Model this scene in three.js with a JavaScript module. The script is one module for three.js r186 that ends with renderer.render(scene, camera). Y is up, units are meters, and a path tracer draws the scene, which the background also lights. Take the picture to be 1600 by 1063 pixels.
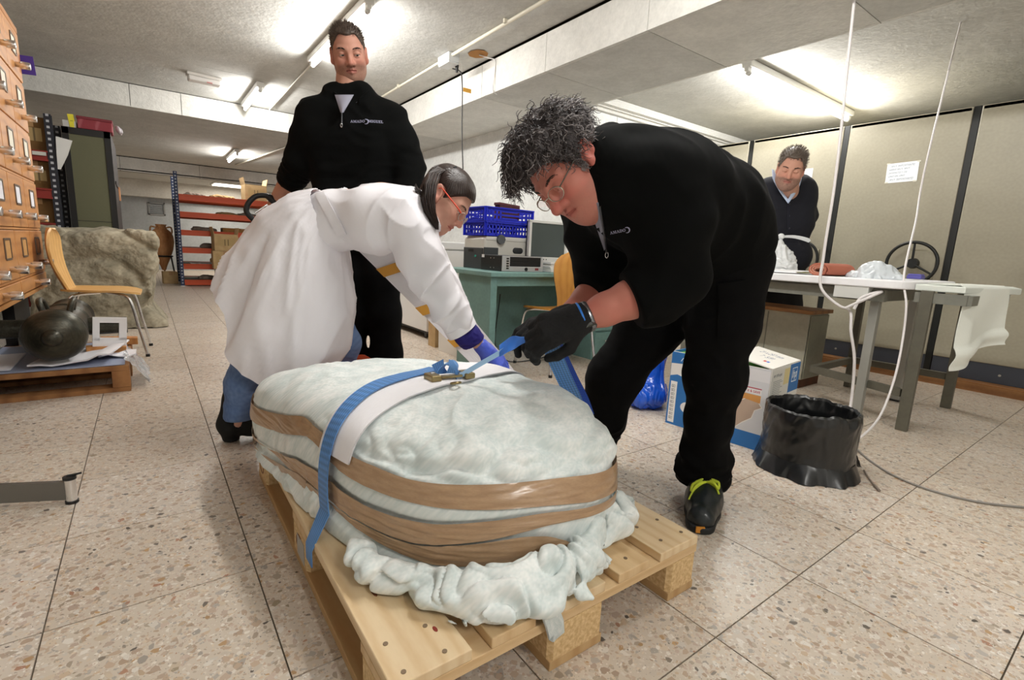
import * as THREE from 'three';
import { mergeGeometries, mergeVertices } from 'three/addons/utils/BufferGeometryUtils.js';
import { RoundedBoxGeometry } from 'three/addons/geometries/RoundedBoxGeometry.js';
import { RectAreaLightUniformsLib } from 'three/addons/lights/RectAreaLightUniformsLib.js';
RectAreaLightUniformsLib.init();

const V = (x, y, z) => new THREE.Vector3(x, y, z);
const scene = new THREE.Scene();
scene.background = new THREE.Color(0x000000);
// ---------- camera: a low wide-angle view, slightly rolled and pitched down ----------
const FOC = 771.128, PITCH = 0.1785, ROLL = 0.0465, YAW = 0.639, EYE = V(0, 0.8187, 0);
const camera = new THREE.PerspectiveCamera(2 * Math.atan(531.5 / FOC) * 180 / Math.PI, 1600 / 1063, 0.05, 60);
const FW = V(Math.sin(YAW) * Math.cos(PITCH), -Math.sin(PITCH), -Math.cos(YAW) * Math.cos(PITCH));
const R0 = V(Math.cos(YAW), 0, Math.sin(YAW)), U0 = R0.clone().cross(FW);
const CR = R0.clone().multiplyScalar(Math.cos(ROLL)).addScaledVector(U0, Math.sin(ROLL));
const CU = U0.clone().multiplyScalar(Math.cos(ROLL)).addScaledVector(R0, -Math.sin(ROLL));
const HEAD = V(Math.sin(YAW), 0, -Math.cos(YAW));
camera.position.copy(EYE);
camera.quaternion.setFromRotationMatrix(new THREE.Matrix4().makeBasis(CR, CU, FW.clone().negate()));
camera.updateMatrixWorld();
const renderer = new THREE.WebGLRenderer({ antialias: true });
renderer.toneMapping = THREE.LinearToneMapping;
renderer.toneMappingExposure = 1.3;
renderer.shadowMap.enabled = true;
// surveying helpers: a photograph position and a known height, plane or distance give a point of the room
const rayOf = (px, py) => FW.clone().addScaledVector(CR, (px - 800) / FOC).addScaledVector(CU, -(py - 531.5) / FOC);
const atAxis = (px, py, ax, v) => { const d = rayOf(px, py), t = (v - EYE.getComponent(ax)) / d.getComponent(ax); return EYE.clone().addScaledVector(d, t); };
const atY = (px, py, y = 0) => atAxis(px, py, 1, y);
const atG = (px, py, g) => { const d = rayOf(px, py); return EYE.clone().addScaledVector(d, g / d.dot(HEAD)); };
const camVec = (a, b, c) => V(0, 0, 0).addScaledVector(CR, a).addScaledVector(CU, b).addScaledVector(FW, -c);
const camDir = (a, b, c) => V(0, 0, 0).addScaledVector(CR, a).addScaledVector(CU, b).addScaledVector(FW, -c).normalize();

// ---------- seeded noise ----------
function rng(seed) { let s = seed >>> 0; return () => { s = (s + 0x6d2b79f5) | 0; let t = Math.imul(s ^ (s >>> 15), 1 | s); t = (t + Math.imul(t ^ (t >>> 7), 61 | t)) ^ t; return ((t ^ (t >>> 14)) >>> 0) / 4294967296; }; }
const PERM = new Uint8Array(512); { const r = rng(77), p = [...Array(256).keys()]; for (let i = 255; i > 0; i--) { const j = Math.floor(r() * (i + 1)); [p[i], p[j]] = [p[j], p[i]]; } for (let i = 0; i < 512; i++) PERM[i] = p[i & 255]; }
const GR = new Float32Array(256 * 3); { const r = rng(5); for (let i = 0; i < 256; i++) { const a = r() * 6.283, z = r() * 2 - 1, q = Math.sqrt(1 - z * z); GR[i * 3] = q * Math.cos(a); GR[i * 3 + 1] = q * Math.sin(a); GR[i * 3 + 2] = z; } }
function noise(x, y, z) {
  const xi = Math.floor(x), yi = Math.floor(y), zi = Math.floor(z), fx = x - xi, fy = y - yi, fz = z - zi;
  const u = fx * fx * fx * (fx * (fx * 6 - 15) + 10), v = fy * fy * fy * (fy * (fy * 6 - 15) + 10), w = fz * fz * fz * (fz * (fz * 6 - 15) + 10);
  let s = 0;
  for (let k = 0; k < 8; k++) {
    const a = k & 1, b = (k >> 1) & 1, c = k >> 2;
    const h = PERM[PERM[PERM[(xi + a) & 255] + ((yi + b) & 255)] + ((zi + c) & 255)] * 3;
    s += (a ? u : 1 - u) * (b ? v : 1 - v) * (c ? w : 1 - w) * (GR[h] * (fx - a) + GR[h + 1] * (fy - b) + GR[h + 2] * (fz - c));
  }
  return s * 1.4;
}
const fbm = (x, y, z, o = 3) => { let s = 0, a = 0.5; for (let i = 0; i < o; i++) { s += a * noise(x, y, z); x *= 2.03; y *= 2.03; z *= 2.03; a *= 0.5; } return s; };
const ridge = (x, y, z) => 1 - 2 * Math.abs(noise(x, y, z));
const clamp = (x, a = 0, b = 1) => Math.min(b, Math.max(a, x));
const lerp = (a, b, t) => a + (b - a) * t;
const sstep = (a, b, x) => { const t = clamp((x - a) / (b - a)); return t * t * (3 - 2 * t); };

// ---------- textures ----------
function canvasTex(w, h, draw, opts = {}) {
  const c = document.createElement('canvas'); c.width = w; c.height = h; draw(c.getContext('2d'), w, h);
  const t = new THREE.CanvasTexture(c); t.colorSpace = opts.linear ? THREE.NoColorSpace : THREE.SRGBColorSpace;
  t.wrapS = t.wrapT = opts.clamp ? THREE.ClampToEdgeWrapping : THREE.RepeatWrapping; t.anisotropy = 8; return t;
}
function dataTex(n, fn, opts = {}) {
  const d = new Uint8Array(n * n * 4);
  for (let j = 0; j < n; j++) for (let i = 0; i < n; i++) { const c = fn(i / n, j / n), k = (j * n + i) * 4; for (let q = 0; q < 3; q++) d[k + q] = clamp(Array.isArray(c) ? c[q] : c, 0, 255); d[k + 3] = 255; }
  const t = new THREE.DataTexture(d, n, n); t.wrapS = t.wrapT = THREE.RepeatWrapping; t.magFilter = THREE.LinearFilter; t.minFilter = THREE.LinearMipmapLinearFilter; t.generateMipmaps = true;
  t.colorSpace = opts.linear ? THREE.NoColorSpace : THREE.SRGBColorSpace; t.needsUpdate = true; return t;
}
// periodic noise on the unit square
const pn = (u, v, f, s = 0) => { // tiles over f whole cells
  f = Math.max(1, Math.round(f)); const x = u * f, y = v * f, xi = Math.floor(x), yi = Math.floor(y), fx = x - xi, fy = y - yi, k0 = Math.floor(s * 37) & 255;
  const a = fx * fx * fx * (fx * (fx * 6 - 15) + 10), b = fy * fy * fy * (fy * (fy * 6 - 15) + 10); let r = 0;
  for (let k = 0; k < 4; k++) { const i = k & 1, j = k >> 1, h = PERM[PERM[(((xi + i) % f) + f) % f & 255] + ((((yi + j) % f) + f) % f & 255)], an = ((h + k0) & 255) * 0.0245437; r += (i ? a : 1 - a) * (j ? b : 1 - b) * (Math.cos(an) * (fx - i) + Math.sin(an) * (fy - j)); }
  return r * 1.5; };
const mixc = (a, b, t) => [lerp(a[0], b[0], t), lerp(a[1], b[1], t), lerp(a[2], b[2], t)];
function mat(color, rough = 0.6, o = {}) { return new THREE.MeshPhysicalMaterial({ color, roughness: rough, metalness: 0, side: THREE.DoubleSide, ...o }); }

const fabricBump = dataTex(128, (u, v) => 128 + 60 * Math.sin(u * 6.2832 * 32) * Math.sin(v * 6.2832 * 32) + 50 * pn(u, v, 40), { linear: true });
const plasterBump = dataTex(256, (u, v) => 128 + 70 * pn(u, v, 9) + 60 * pn(u, v, 30, 3) + 50 * pn(u, v, 70, 9), { linear: true });
const plasterTone = dataTex(256, (u, v) => { const k = 240 + 9 * pn(u, v, 5, 2) + 7 * pn(u, v, 22, 4) + 6 * pn(u, v, 60, 8); return [k, k, k - 2]; });
function woodTex(base, dark, seed, rings = 14, n = 512) {
  return dataTex(n, (u, v) => {
    const w = u + 0.035 * pn(u, v, 2.2, seed) + 0.012 * pn(u, v, 7, seed + 4);
    let g = 0.5 + 0.5 * Math.sin(w * 6.2832 * rings + 2.5 * pn(u, v, 2, seed + 9));
    g = Math.pow(g, 2.2) * 0.55 + 0.25 * (0.5 + pn(u, v * 0.999, 8, seed + 2)) + 0.12 * (pn(u * 1, v, 60, seed));
    return mixc(base, dark, clamp(g));
  });
}
const pineTex = woodTex([234, 210, 172], [217, 184, 138], 1, 9), pineTexB = woodTex([229, 201, 160], [209, 174, 128], 6, 7);
const plyTex = woodTex([222, 178, 112], [198, 150, 86], 12, 10), honeyTex = woodTex([206, 148, 70], [188, 126, 54], 14, 9);
const oakTex = woodTex([206, 146, 84], [176, 113, 58], 3, 17);
const oldWoodTex = woodTex([166, 118, 72], [122, 80, 44], 8, 11);

// ---------- object helpers ----------
const used = new Map();
function numbered(n) { const k = used.get(n) ?? 0; used.set(n, k + 1); return k ? n + '_' + String(k).padStart(3, '0') : n; }
function shadow(m) { m.castShadow = true; m.receiveShadow = true; return m; }
function part(name, geo, material, parent, label) {
  const m = shadow(new THREE.Mesh(Array.isArray(geo) ? merge(geo) : geo, material)); m.name = numbered(name); parent.add(m); if (label) m.userData.label = label; return m;
}
function thing(name, label, category, pos = [0, 0, 0], turn = 0, group) {
  const o = new THREE.Group(); o.name = numbered(name); scene.add(o); o.position.set(...(pos.isVector3 ? [pos.x, pos.y, pos.z] : pos)); o.rotation.y = turn; o.userData = { label, category }; if (group) o.userData.group = group; return o;
}
function single(name, geo, material, label, category, group) { const m = part(name, geo, material, scene); m.userData = { label, category }; if (group) m.userData.group = group; return m; }
function struct(name, geo, material) { const m = part(name, geo, material, scene); m.userData.kind = 'structure'; return m; }
function rename(o) { o.traverse((c) => { c.name = numbered(c.name.replace(/_\d\d\d$/, '')); }); return o; }
function dup(src, label, group) { const c = src.clone(); rename(c); scene.add(c); c.userData = { ...src.userData }; if (label) c.userData.label = label; if (group) c.userData.group = group; return c; }
function merge(list) {
  const keepC = list.some((g) => g.attributes.color);
  return mergeGeometries(list.map((g) => {
    let q = g.index ? g.toNonIndexed() : g.clone();
    for (const k of Object.keys(q.attributes)) if (!['position', 'normal', 'uv', 'color'].includes(k)) q.deleteAttribute(k);
    if (!q.attributes.normal) q.computeVertexNormals();
    const n = q.attributes.position.count;
    if (!q.attributes.uv) q.setAttribute('uv', new THREE.BufferAttribute(new Float32Array(n * 2), 2));
    if (keepC && !q.attributes.color) q.setAttribute('color', new THREE.BufferAttribute(new Float32Array(n * 3).fill(1), 3));
    q.morphAttributes = {}; q.groups = [];
    return q;
  }));
}
function boxUV(g, s = 1, ou = 0, ov = 0) { // uv in metres, by the dominant side of each face; the long side of the grain runs along v
  const q = g.index ? g.toNonIndexed() : g; const p = q.attributes.position, n = q.attributes.normal, uv = new Float32Array(p.count * 2);
  for (let i = 0; i < p.count; i++) {
    const ax = Math.abs(n.getX(i)), ay = Math.abs(n.getY(i)), az = Math.abs(n.getZ(i));
    let a, b; if (ay >= ax && ay >= az) { a = p.getX(i); b = p.getZ(i); } else if (ax >= az) { a = p.getY(i); b = p.getZ(i); } else { a = p.getX(i); b = p.getY(i); }
    uv[i * 2] = a * s + ou; uv[i * 2 + 1] = b * s + ov;
  }
  q.setAttribute('uv', new THREE.BufferAttribute(uv, 2)); return q;
}
const bx = (w, h, d, x = 0, y = 0, z = 0, r = 0) => { const g = r ? new RoundedBoxGeometry(w, h, d, 2, r) : new THREE.BoxGeometry(w, h, d); g.translate(x, y, z); return boxUV(g); };
const bb = (x0, y0, z0, x1, y1, z1, r = 0) => bx(Math.abs(x1 - x0), Math.abs(y1 - y0), Math.abs(z1 - z0), (x0 + x1) / 2, (y0 + y1) / 2, (z0 + z1) / 2, r);
const cyl = (r0, r1, h, x = 0, y = 0, z = 0, seg = 20) => new THREE.CylinderGeometry(r0, r1, h, seg).translate(x, y, z);
function rod(a, b, r, seg = 10, r2 = r) { const d = b.clone().sub(a), g = new THREE.CylinderGeometry(r2, r, d.length(), seg); g.applyQuaternion(new THREE.Quaternion().setFromUnitVectors(V(0, 1, 0), d.clone().normalize())); const m = a.clone().add(b).multiplyScalar(0.5); return g.translate(m.x, m.y, m.z); }
function beam(a, b, w, h, up = V(0, 1, 0)) { const d = b.clone().sub(a), z = d.clone().normalize(), x = up.clone().cross(z).normalize(), y = z.clone().cross(x); const g = boxUV(new THREE.BoxGeometry(w, h, d.length())); g.applyMatrix4(new THREE.Matrix4().makeBasis(x, y, z)); const m = a.clone().add(b).multiplyScalar(0.5); return g.translate(m.x, m.y, m.z); }
function tube(pts, r, seg = 40, rs = 8, closed = false) { return new THREE.TubeGeometry(new THREE.CatmullRomCurve3(pts, closed, 'centripetal'), seg, r, rs, closed); }
function lathe(pr, seg = 40) { return new THREE.LatheGeometry(pr.map((p) => new THREE.Vector2(p[0], p[1])), seg); }
// grid of points -> sheet; rows[i][j]
function sheet(rows, uvf) {
  const n = rows.length, m = rows[0].length, pos = new Float32Array(n * m * 3), uv = new Float32Array(n * m * 2), idx = [];
  for (let i = 0; i < n; i++) for (let j = 0; j < m; j++) { const p = rows[i][j], k = i * m + j; pos[k * 3] = p.x; pos[k * 3 + 1] = p.y; pos[k * 3 + 2] = p.z; const q = uvf ? uvf(i, j, p) : [j / (m - 1), i / (n - 1)]; uv[k * 2] = q[0]; uv[k * 2 + 1] = q[1]; }
  for (let i = 0; i < n - 1; i++) for (let j = 0; j < m - 1; j++) { const a = i * m + j; idx.push(a, a + m, a + 1, a + 1, a + m, a + m + 1); }
  const g = new THREE.BufferGeometry(); g.setAttribute('position', new THREE.BufferAttribute(pos, 3)); g.setAttribute('uv', new THREE.BufferAttribute(uv, 2)); g.setIndex(idx); g.computeVertexNormals(); return g;
}
// sheet with a real thickness: two sides and a closed rim
function thick(rows, t) {
  const base = sheet(rows), nn = base.attributes.normal, n = rows.length, m = rows[0].length;
  const back = rows.map((r, i) => r.map((p, j) => { const k = i * m + j; return V(p.x - nn.getX(k) * t, p.y - nn.getY(k) * t, p.z - nn.getZ(k) * t); }));
  const rim = [], rimB = []; const push = (i, j) => { rim.push(rows[i][j]); rimB.push(back[i][j]); };
  for (let j = 0; j < m; j++) push(0, j); for (let i = 1; i < n; i++) push(i, m - 1); for (let j = m - 2; j >= 0; j--) push(n - 1, j); for (let i = n - 2; i >= 0; i--) push(i, 0);
  return merge([base, sheet(back), sheet([rim, rimB])]);
}
// ---------- distance fields and their surfaces ----------
const smin = (a, b, k) => { if (k <= 0) return Math.min(a, b); const h = Math.max(k - Math.abs(a - b), 0) / k; return Math.min(a, b) - h * h * k * 0.25; };
const smax = (a, b, k) => -smin(-a, -b, k);
// bone: [ax,ay,az,bx,by,bz, ra, rb, k, nx,ny,nz, s]  (flattened by s along n)
function bone(a, b, ra, rb = ra, k = 0.03, n = null, s = 1) { return { ax: a.x, ay: a.y, az: a.z, dx: b.x - a.x, dy: b.y - a.y, dz: b.z - a.z, l2: Math.max(1e-9, a.distanceToSquared(b)), ra, rb, k, n, s, is: 1 / s - 1, mn: Math.min(1, s) }; }
function boneD(q, x, y, z) {
  let px = x - q.ax, py = y - q.ay, pz = z - q.az; let t = (px * q.dx + py * q.dy + pz * q.dz) / q.l2; t = t < 0 ? 0 : t > 1 ? 1 : t;
  px -= q.dx * t; py -= q.dy * t; pz -= q.dz * t;
  if (q.n) { const w = (px * q.n.x + py * q.n.y + pz * q.n.z) * q.is; px += q.n.x * w; py += q.n.y * w; pz += q.n.z * w; }
  return (Math.sqrt(px * px + py * py + pz * pz) - (q.ra + (q.rb - q.ra) * t)) * q.mn;
}
function bonesField(list, extra) { return (x, y, z) => { let d = 1e3; for (const q of list) d = smin(d, boneD(q, x, y, z), q.k); return extra ? extra(d, x, y, z) : d; }; }
function boundsOf(list, pad = 0.05) { const lo = V(1e9, 1e9, 1e9), hi = V(-1e9, -1e9, -1e9); for (const q of list) { const r = Math.max(q.ra, q.rb) * Math.max(1, q.s) + pad; for (const t of [0, 1]) { const p = V(q.ax + q.dx * t, q.ay + q.dy * t, q.az + q.dz * t); lo.min(p.clone().subScalar(r)); hi.max(p.clone().addScalar(r)); } } return [lo, hi]; }
function nets(f, lo, hi, cell, slack = 0.02) {
  const nx = Math.ceil((hi.x - lo.x) / cell) + 2, ny = Math.ceil((hi.y - lo.y) / cell) + 2, nz = Math.ceil((hi.z - lo.z) / cell) + 2;
  const vals = new Float32Array(nx * ny * nz).fill(NaN), B = 6, half = B * cell * 0.5, diag = half * 1.7321 * 1.15 + slack;
  const id = (i, j, k) => (k * ny + j) * nx + i;
  for (let bz = 0; bz < nz; bz += B) for (let by = 0; by < ny; by += B) for (let bxx = 0; bxx < nx; bxx += B) {
    const c = f(lo.x + bxx * cell + half, lo.y + by * cell + half, lo.z + bz * cell + half);
    if (Math.abs(c) > diag) continue;
    for (let k = bz; k <= Math.min(bz + B, nz - 1); k++) for (let j = by; j <= Math.min(by + B, ny - 1); j++) for (let i = bxx; i <= Math.min(bxx + B, nx - 1); i++) { const q = id(i, j, k); if (vals[q] !== vals[q]) vals[q] = f(lo.x + i * cell, lo.y + j * cell, lo.z + k * cell); }
  }
  const vid = new Int32Array(nx * ny * nz).fill(-1), pos = [], idx = [], e = [0, 1, 0, 2, 0, 4, 1, 3, 1, 5, 2, 3, 2, 6, 3, 7, 4, 5, 4, 6, 5, 7, 6, 7], c = new Float32Array(8);
  for (let k = 0; k < nz - 1; k++) for (let j = 0; j < ny - 1; j++) for (let i = 0; i < nx - 1; i++) {
    let m = 0, bad = false; for (let q = 0; q < 8; q++) { const v = vals[id(i + (q & 1), j + ((q >> 1) & 1), k + (q >> 2))]; if (v !== v) { bad = true; break; } c[q] = v; if (v < 0) m |= 1 << q; }
    if (bad || m === 0 || m === 255) continue;
    let x = 0, y = 0, z = 0, n = 0;
    for (let q = 0; q < 24; q += 2) { const a = e[q], b = e[q + 1]; if (((m >> a) & 1) === ((m >> b) & 1)) continue; const t = c[a] / (c[a] - c[b]); x += lerp(a & 1, b & 1, t); y += lerp((a >> 1) & 1, (b >> 1) & 1, t); z += lerp(a >> 2, b >> 2, t); n++; }
    vid[id(i, j, k)] = pos.length / 3; pos.push(lo.x + (i + x / n) * cell, lo.y + (j + y / n) * cell, lo.z + (k + z / n) * cell);
  }
  const quad = (a, b, c2, d, flip) => { if (a < 0 || b < 0 || c2 < 0 || d < 0) return; if (flip) idx.push(a, c2, b, a, d, c2); else idx.push(a, b, c2, a, c2, d); };
  for (let k = 1; k < nz - 1; k++) for (let j = 1; j < ny - 1; j++) for (let i = 1; i < nx - 1; i++) {
    const v0 = vals[id(i, j, k)]; if (v0 !== v0) continue; const s = v0 < 0;
    let v1 = vals[id(i + 1, j, k)]; if (v1 === v1 && (v1 < 0) !== s) quad(vid[id(i, j - 1, k - 1)], vid[id(i, j, k - 1)], vid[id(i, j, k)], vid[id(i, j - 1, k)], !s);
    v1 = vals[id(i, j + 1, k)]; if (v1 === v1 && (v1 < 0) !== s) quad(vid[id(i - 1, j, k - 1)], vid[id(i - 1, j, k)], vid[id(i, j, k)], vid[id(i, j, k - 1)], !s);
    v1 = vals[id(i, j, k + 1)]; if (v1 === v1 && (v1 < 0) !== s) quad(vid[id(i - 1, j - 1, k)], vid[id(i, j - 1, k)], vid[id(i, j, k)], vid[id(i - 1, j, k)], !s);
  }
  const g = new THREE.BufferGeometry(); g.setAttribute('position', new THREE.BufferAttribute(new Float32Array(pos), 3)); g.setIndex(idx);
  // smooth normals straight from the field
  const N = new Float32Array(pos.length), h = cell * 0.6;
  for (let i = 0; i < pos.length; i += 3) { const x = pos[i], y = pos[i + 1], z = pos[i + 2]; let a = f(x + h, y, z) - f(x - h, y, z), b = f(x, y + h, z) - f(x, y - h, z), d = f(x, y, z + h) - f(x, y, z - h); const l = Math.hypot(a, b, d) || 1; N[i] = a / l; N[i + 1] = b / l; N[i + 2] = d / l; }
  g.setAttribute('normal', new THREE.BufferAttribute(N, 3));
  const uv = new Float32Array(pos.length / 3 * 2); for (let i = 0; i < pos.length / 3; i++) { uv[i * 2] = (pos[i * 3] + pos[i * 3 + 2]) * 1.0; uv[i * 2 + 1] = pos[i * 3 + 1] + 0.5 * pos[i * 3 + 2]; }
  g.setAttribute('uv', new THREE.BufferAttribute(uv, 2));
  return g;
}
function tint(g, fn) { const p = g.attributes.position, c = new Float32Array(p.count * 3), o = new THREE.Color(); for (let i = 0; i < p.count; i++) { fn(o, p.getX(i), p.getY(i), p.getZ(i)); c[i * 3] = o.r; c[i * 3 + 1] = o.g; c[i * 3 + 2] = o.b; } g.setAttribute('color', new THREE.BufferAttribute(c, 3)); return g; }
const lin = (r, g, b) => new THREE.Color().setRGB(r / 255, g / 255, b / 255, THREE.SRGBColorSpace);
// ---------- lamps: bare fluorescent tubes under white trays ----------
const tubeGlow = new THREE.MeshPhysicalMaterial({ color: 0xffffff, emissive: new THREE.Color(1.0, 0.97, 0.92), emissiveIntensity: 16, roughness: 0.4 });
const whiteEnamel = mat(0xe8e8e4, 0.45), capMat = mat(0xd8d8d4, 0.5);
function lampAt(name, label, a, b, power, group) { // a, b: ends of the tray on the ceiling
  const len = a.distanceTo(b), mid = a.clone().add(b).multiplyScalar(0.5), dir = b.clone().sub(a).normalize();
  const t = thing(name, label, 'ceiling lamp', mid.clone().add(V(0, -0.003, 0)), Math.atan2(dir.x, dir.z), group);
  part('tray', [bx(0.075, 0.05, len, 0, -0.025, 0, 0.008), bx(0.03, 0.03, 0.05, 0, -0.062, len / 2 - 0.03), bx(0.03, 0.03, 0.05, 0, -0.062, -len / 2 + 0.03)], whiteEnamel, t);
  part('tube', cyl(0.015, 0.015, len - 0.1, 0, 0, 0, 16).rotateX(Math.PI / 2).translate(0, -0.085, 0), tubeGlow, t, 'glowing fluorescent tube');
  for (const s of [-1, 1]) part('tube_cap', cyl(0.017, 0.017, 0.03, 0, 0, 0, 16).rotateX(Math.PI / 2).translate(0, -0.085, s * (len / 2 - 0.045)), capMat, t);
  for (const s of [-1, 1]) {
    const l = new THREE.RectAreaLight(new THREE.Color(1.0, 0.988, 0.96), power, 0.04, len - 0.1); l.castShadow = true;
    const side = V(dir.z, 0, -dir.x).multiplyScalar(s), n = V(0, -0.5, 0).addScaledVector(side, 0.87).normalize();
    l.position.copy(mid).add(V(0, -0.085, 0)).addScaledVector(n, 0.024);
    const x = dir.clone().cross(n).normalize();
    l.quaternion.setFromRotationMatrix(new THREE.Matrix4().makeBasis(x, dir.clone(), x.clone().cross(dir)));
    const z = x.clone().cross(dir); if (z.dot(n) > 0) l.quaternion.setFromRotationMatrix(new THREE.Matrix4().makeBasis(x.clone().negate(), dir.clone(), z.clone().negate()));
    scene.add(l);
  }
  return t;
}
const LP = 120;
const LG = 'fluorescent tube lamps on the ceiling';
lampAt('tube_lamp', 'glowing fluorescent tube lamp on the ceiling above the standing man', V(1.36, 2.5, -5.15), V(1.36, 2.5, -3.65), LP, LG);
lampAt('tube_lamp', 'glowing fluorescent tube lamp beside the ceiling step behind the small emergency light', V(1.13, 2.5, -7.4), V(1.13, 2.5, -6.3), LP * 0.8, LG);
lampAt('tube_lamp', 'small glowing tube lamp on the low ceiling above the orange shelving rack', V(1.32, 2.25, -10.6), V(1.32, 2.25, -9.5), LP * 0.7, LG);
lampAt('tube_lamp', 'glowing tube lamp on the right ceiling in front of the beige sliding shelves', V(5.6, 2.3, -2.22), V(3.7, 2.3, -2.22), LP * 0.9, LG);
lampAt('tube_lamp', 'fluorescent tube lamp above the wrapped bundle, over the top edge of the picture', V(1.3, 2.5, -1.9), V(1.3, 2.5, -0.4), LP * 1.0, LG);
lampAt('tube_lamp', 'fluorescent tube lamp behind the camera', V(0.5, 2.5, 1.0), V(0.5, 2.5, 2.5), LP * 1.2, LG);
{ // flat square panel lamp at the far end
  const t = thing('panel_lamp', 'square glowing panel lamp in the far low ceiling above the shelving rack', 'ceiling lamp', [1.62, 2.0, -13.2]);
  part('frame', bx(0.66, 0.02, 0.66, 0, -0.011, 0), whiteEnamel, t);
  part('diffuser', bx(0.58, 0.01, 0.58, 0, -0.026, 0), new THREE.MeshPhysicalMaterial({ color: 0xffffff, emissive: 0xfff6e8, emissiveIntensity: 4, roughness: 0.5 }), t, 'glowing white diffuser');
  const l = new THREE.RectAreaLight(0xfff4e2, 26, 0.56, 0.56); l.position.set(1.62, 1.96, -13.2); l.rotation.x = -Math.PI / 2; l.castShadow = true; scene.add(l);
}
// ---------- floor: terrazzo tiles with recessed joints ----------
const terrazzo = canvasTex(2048, 2048, (g, W, H) => {
  const r = rng(12); g.fillStyle = 'rgb(208,196,182)'; g.fillRect(0, 0, W, H);
  const cols = [[214, 203, 190], [192, 172, 155], [222, 214, 204], [194, 172, 152], [199, 180, 166], [184, 170, 154], [216, 200, 180], [206, 184, 160], [182, 174, 166], [226, 219, 210]];
  const rare = [[138, 128, 116], [112, 104, 96], [180, 148, 112], [160, 146, 124], [190, 154, 112], [104, 96, 90], [150, 140, 130], [178, 138, 116]];
  const chip = (c, s) => { const x = r() * W, y = r() * H, n = 5 + Math.floor(r() * 3), a0 = r() * 6.3, e = 0.45 + r() * 0.5; g.fillStyle = `rgb(${c[0]},${c[1]},${c[2]})`;
    const pts = []; for (let k = 0; k < n; k++) { const a = k / n * 6.283 + (r() - 0.5) * 0.7, q = s * (0.65 + r() * 0.6), px = Math.cos(a) * q, py = Math.sin(a) * q * e; pts.push([px * Math.cos(a0) - py * Math.sin(a0), px * Math.sin(a0) + py * Math.cos(a0)]); }
    for (const dx of [-W, 0, W]) for (const dy of [-H, 0, H]) { if (x + dx < -80 || x + dx > W + 80 || y + dy < -80 || y + dy > H + 80) continue; g.beginPath(); pts.forEach((p, k) => k ? g.lineTo(x + dx + p[0], y + dy + p[1]) : g.moveTo(x + dx + p[0], y + dy + p[1])); g.closePath(); g.fill(); } };
  for (let i = 0; i < 9000; i++) { const c = cols[Math.floor(r() * cols.length)], v = (r() - 0.5) * 12; chip([c[0] + v, c[1] + v, c[2] + v], 4 + r() * 11); }
  for (let i = 0; i < 1500; i++) { const c = cols[Math.floor(r() * cols.length)], v = (r() - 0.5) * 22 - 8; chip([c[0] + v, c[1] + v, c[2] + v], 12 + r() * 19); }
  for (let i = 0; i < 330; i++) { const c = rare[Math.floor(r() * rare.length)], v = (r() - 0.5) * 20; chip([c[0] + v, c[1] + v, c[2] + v], 6 + Math.pow(r(), 2) * 22); }
  for (let i = 0; i < 5000; i++) { const v = r() < 0.5 ? 232 : 150; chip([v, v - 8, v - 16], 1.5 + r() * 3); }
});
const tileMats = [0, 1, 2, 3].map((k) => mat([0xffffff, 0xfbf9f6, 0xfffefb, 0xf9f7f4][k], 0.32, { map: terrazzo, specularIntensity: 0.55 }));
{
  const S = 0.3939, OX = 0.1692, OZ = -0.484, floor = struct('floor', bb(-3.2, -0.16, -14.8, 7.0, -0.004, 3.2), mat(0x6f6558, 0.9));
  const variants = [];
  for (let k = 0; k < 8; k++) { const g = bx(S - 0.0032, 0.03, S - 0.0032, 0, -0.015, 0); const u = g.attributes.uv, r = rng(90 + k), ox = r(), oy = r(), sw = k & 1; for (let i = 0; i < u.count; i++) { const a = u.getX(i), b = u.getY(i); u.setXY(i, (sw ? b : a) * 1.25 + ox, (sw ? a : b) * 1.25 + oy); } variants.push(g); }
  const cells = []; const p = V(0, 0, 0);
  for (let i = -9; i < 18; i++) for (let j = -9; j < 37; j++) {
    const x = OX + (i + 0.5) * S, z = OZ - (j + 0.5) * S; if (x < -3.1 || x > 6.9 || z > 3.1) continue;
    p.set(x, 0, z); const w = p.clone().sub(EYE).dot(FW); let size = 0;
    if (w > 0.25) { p.project(camera); if (Math.abs(p.x) < 1.15 && Math.abs(p.y) < 1.25) size = 1 / (w * w * w); }
    cells.push([size, x, z, i, j]);
  }
  cells.sort((a, b) => b[0] - a[0]); const rest = [];
  cells.forEach(([s, x, z, i, j], n) => {
    const v = ((i * 7 + j * 13) % 8 + 8) % 8, m = tileMats[((i * 5 + j * 3) % 4 + 4) % 4], g = variants[v];
    if (n < 290 && s > 0) { const t = part('tile', g, m, floor); t.position.set(x, 0, z); } else rest.push(g.clone().translate(x, 0, z));
  });
  const st = part('tile_field', rest, tileMats[0], floor); st.userData.kind = 'stuff';
}
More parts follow.
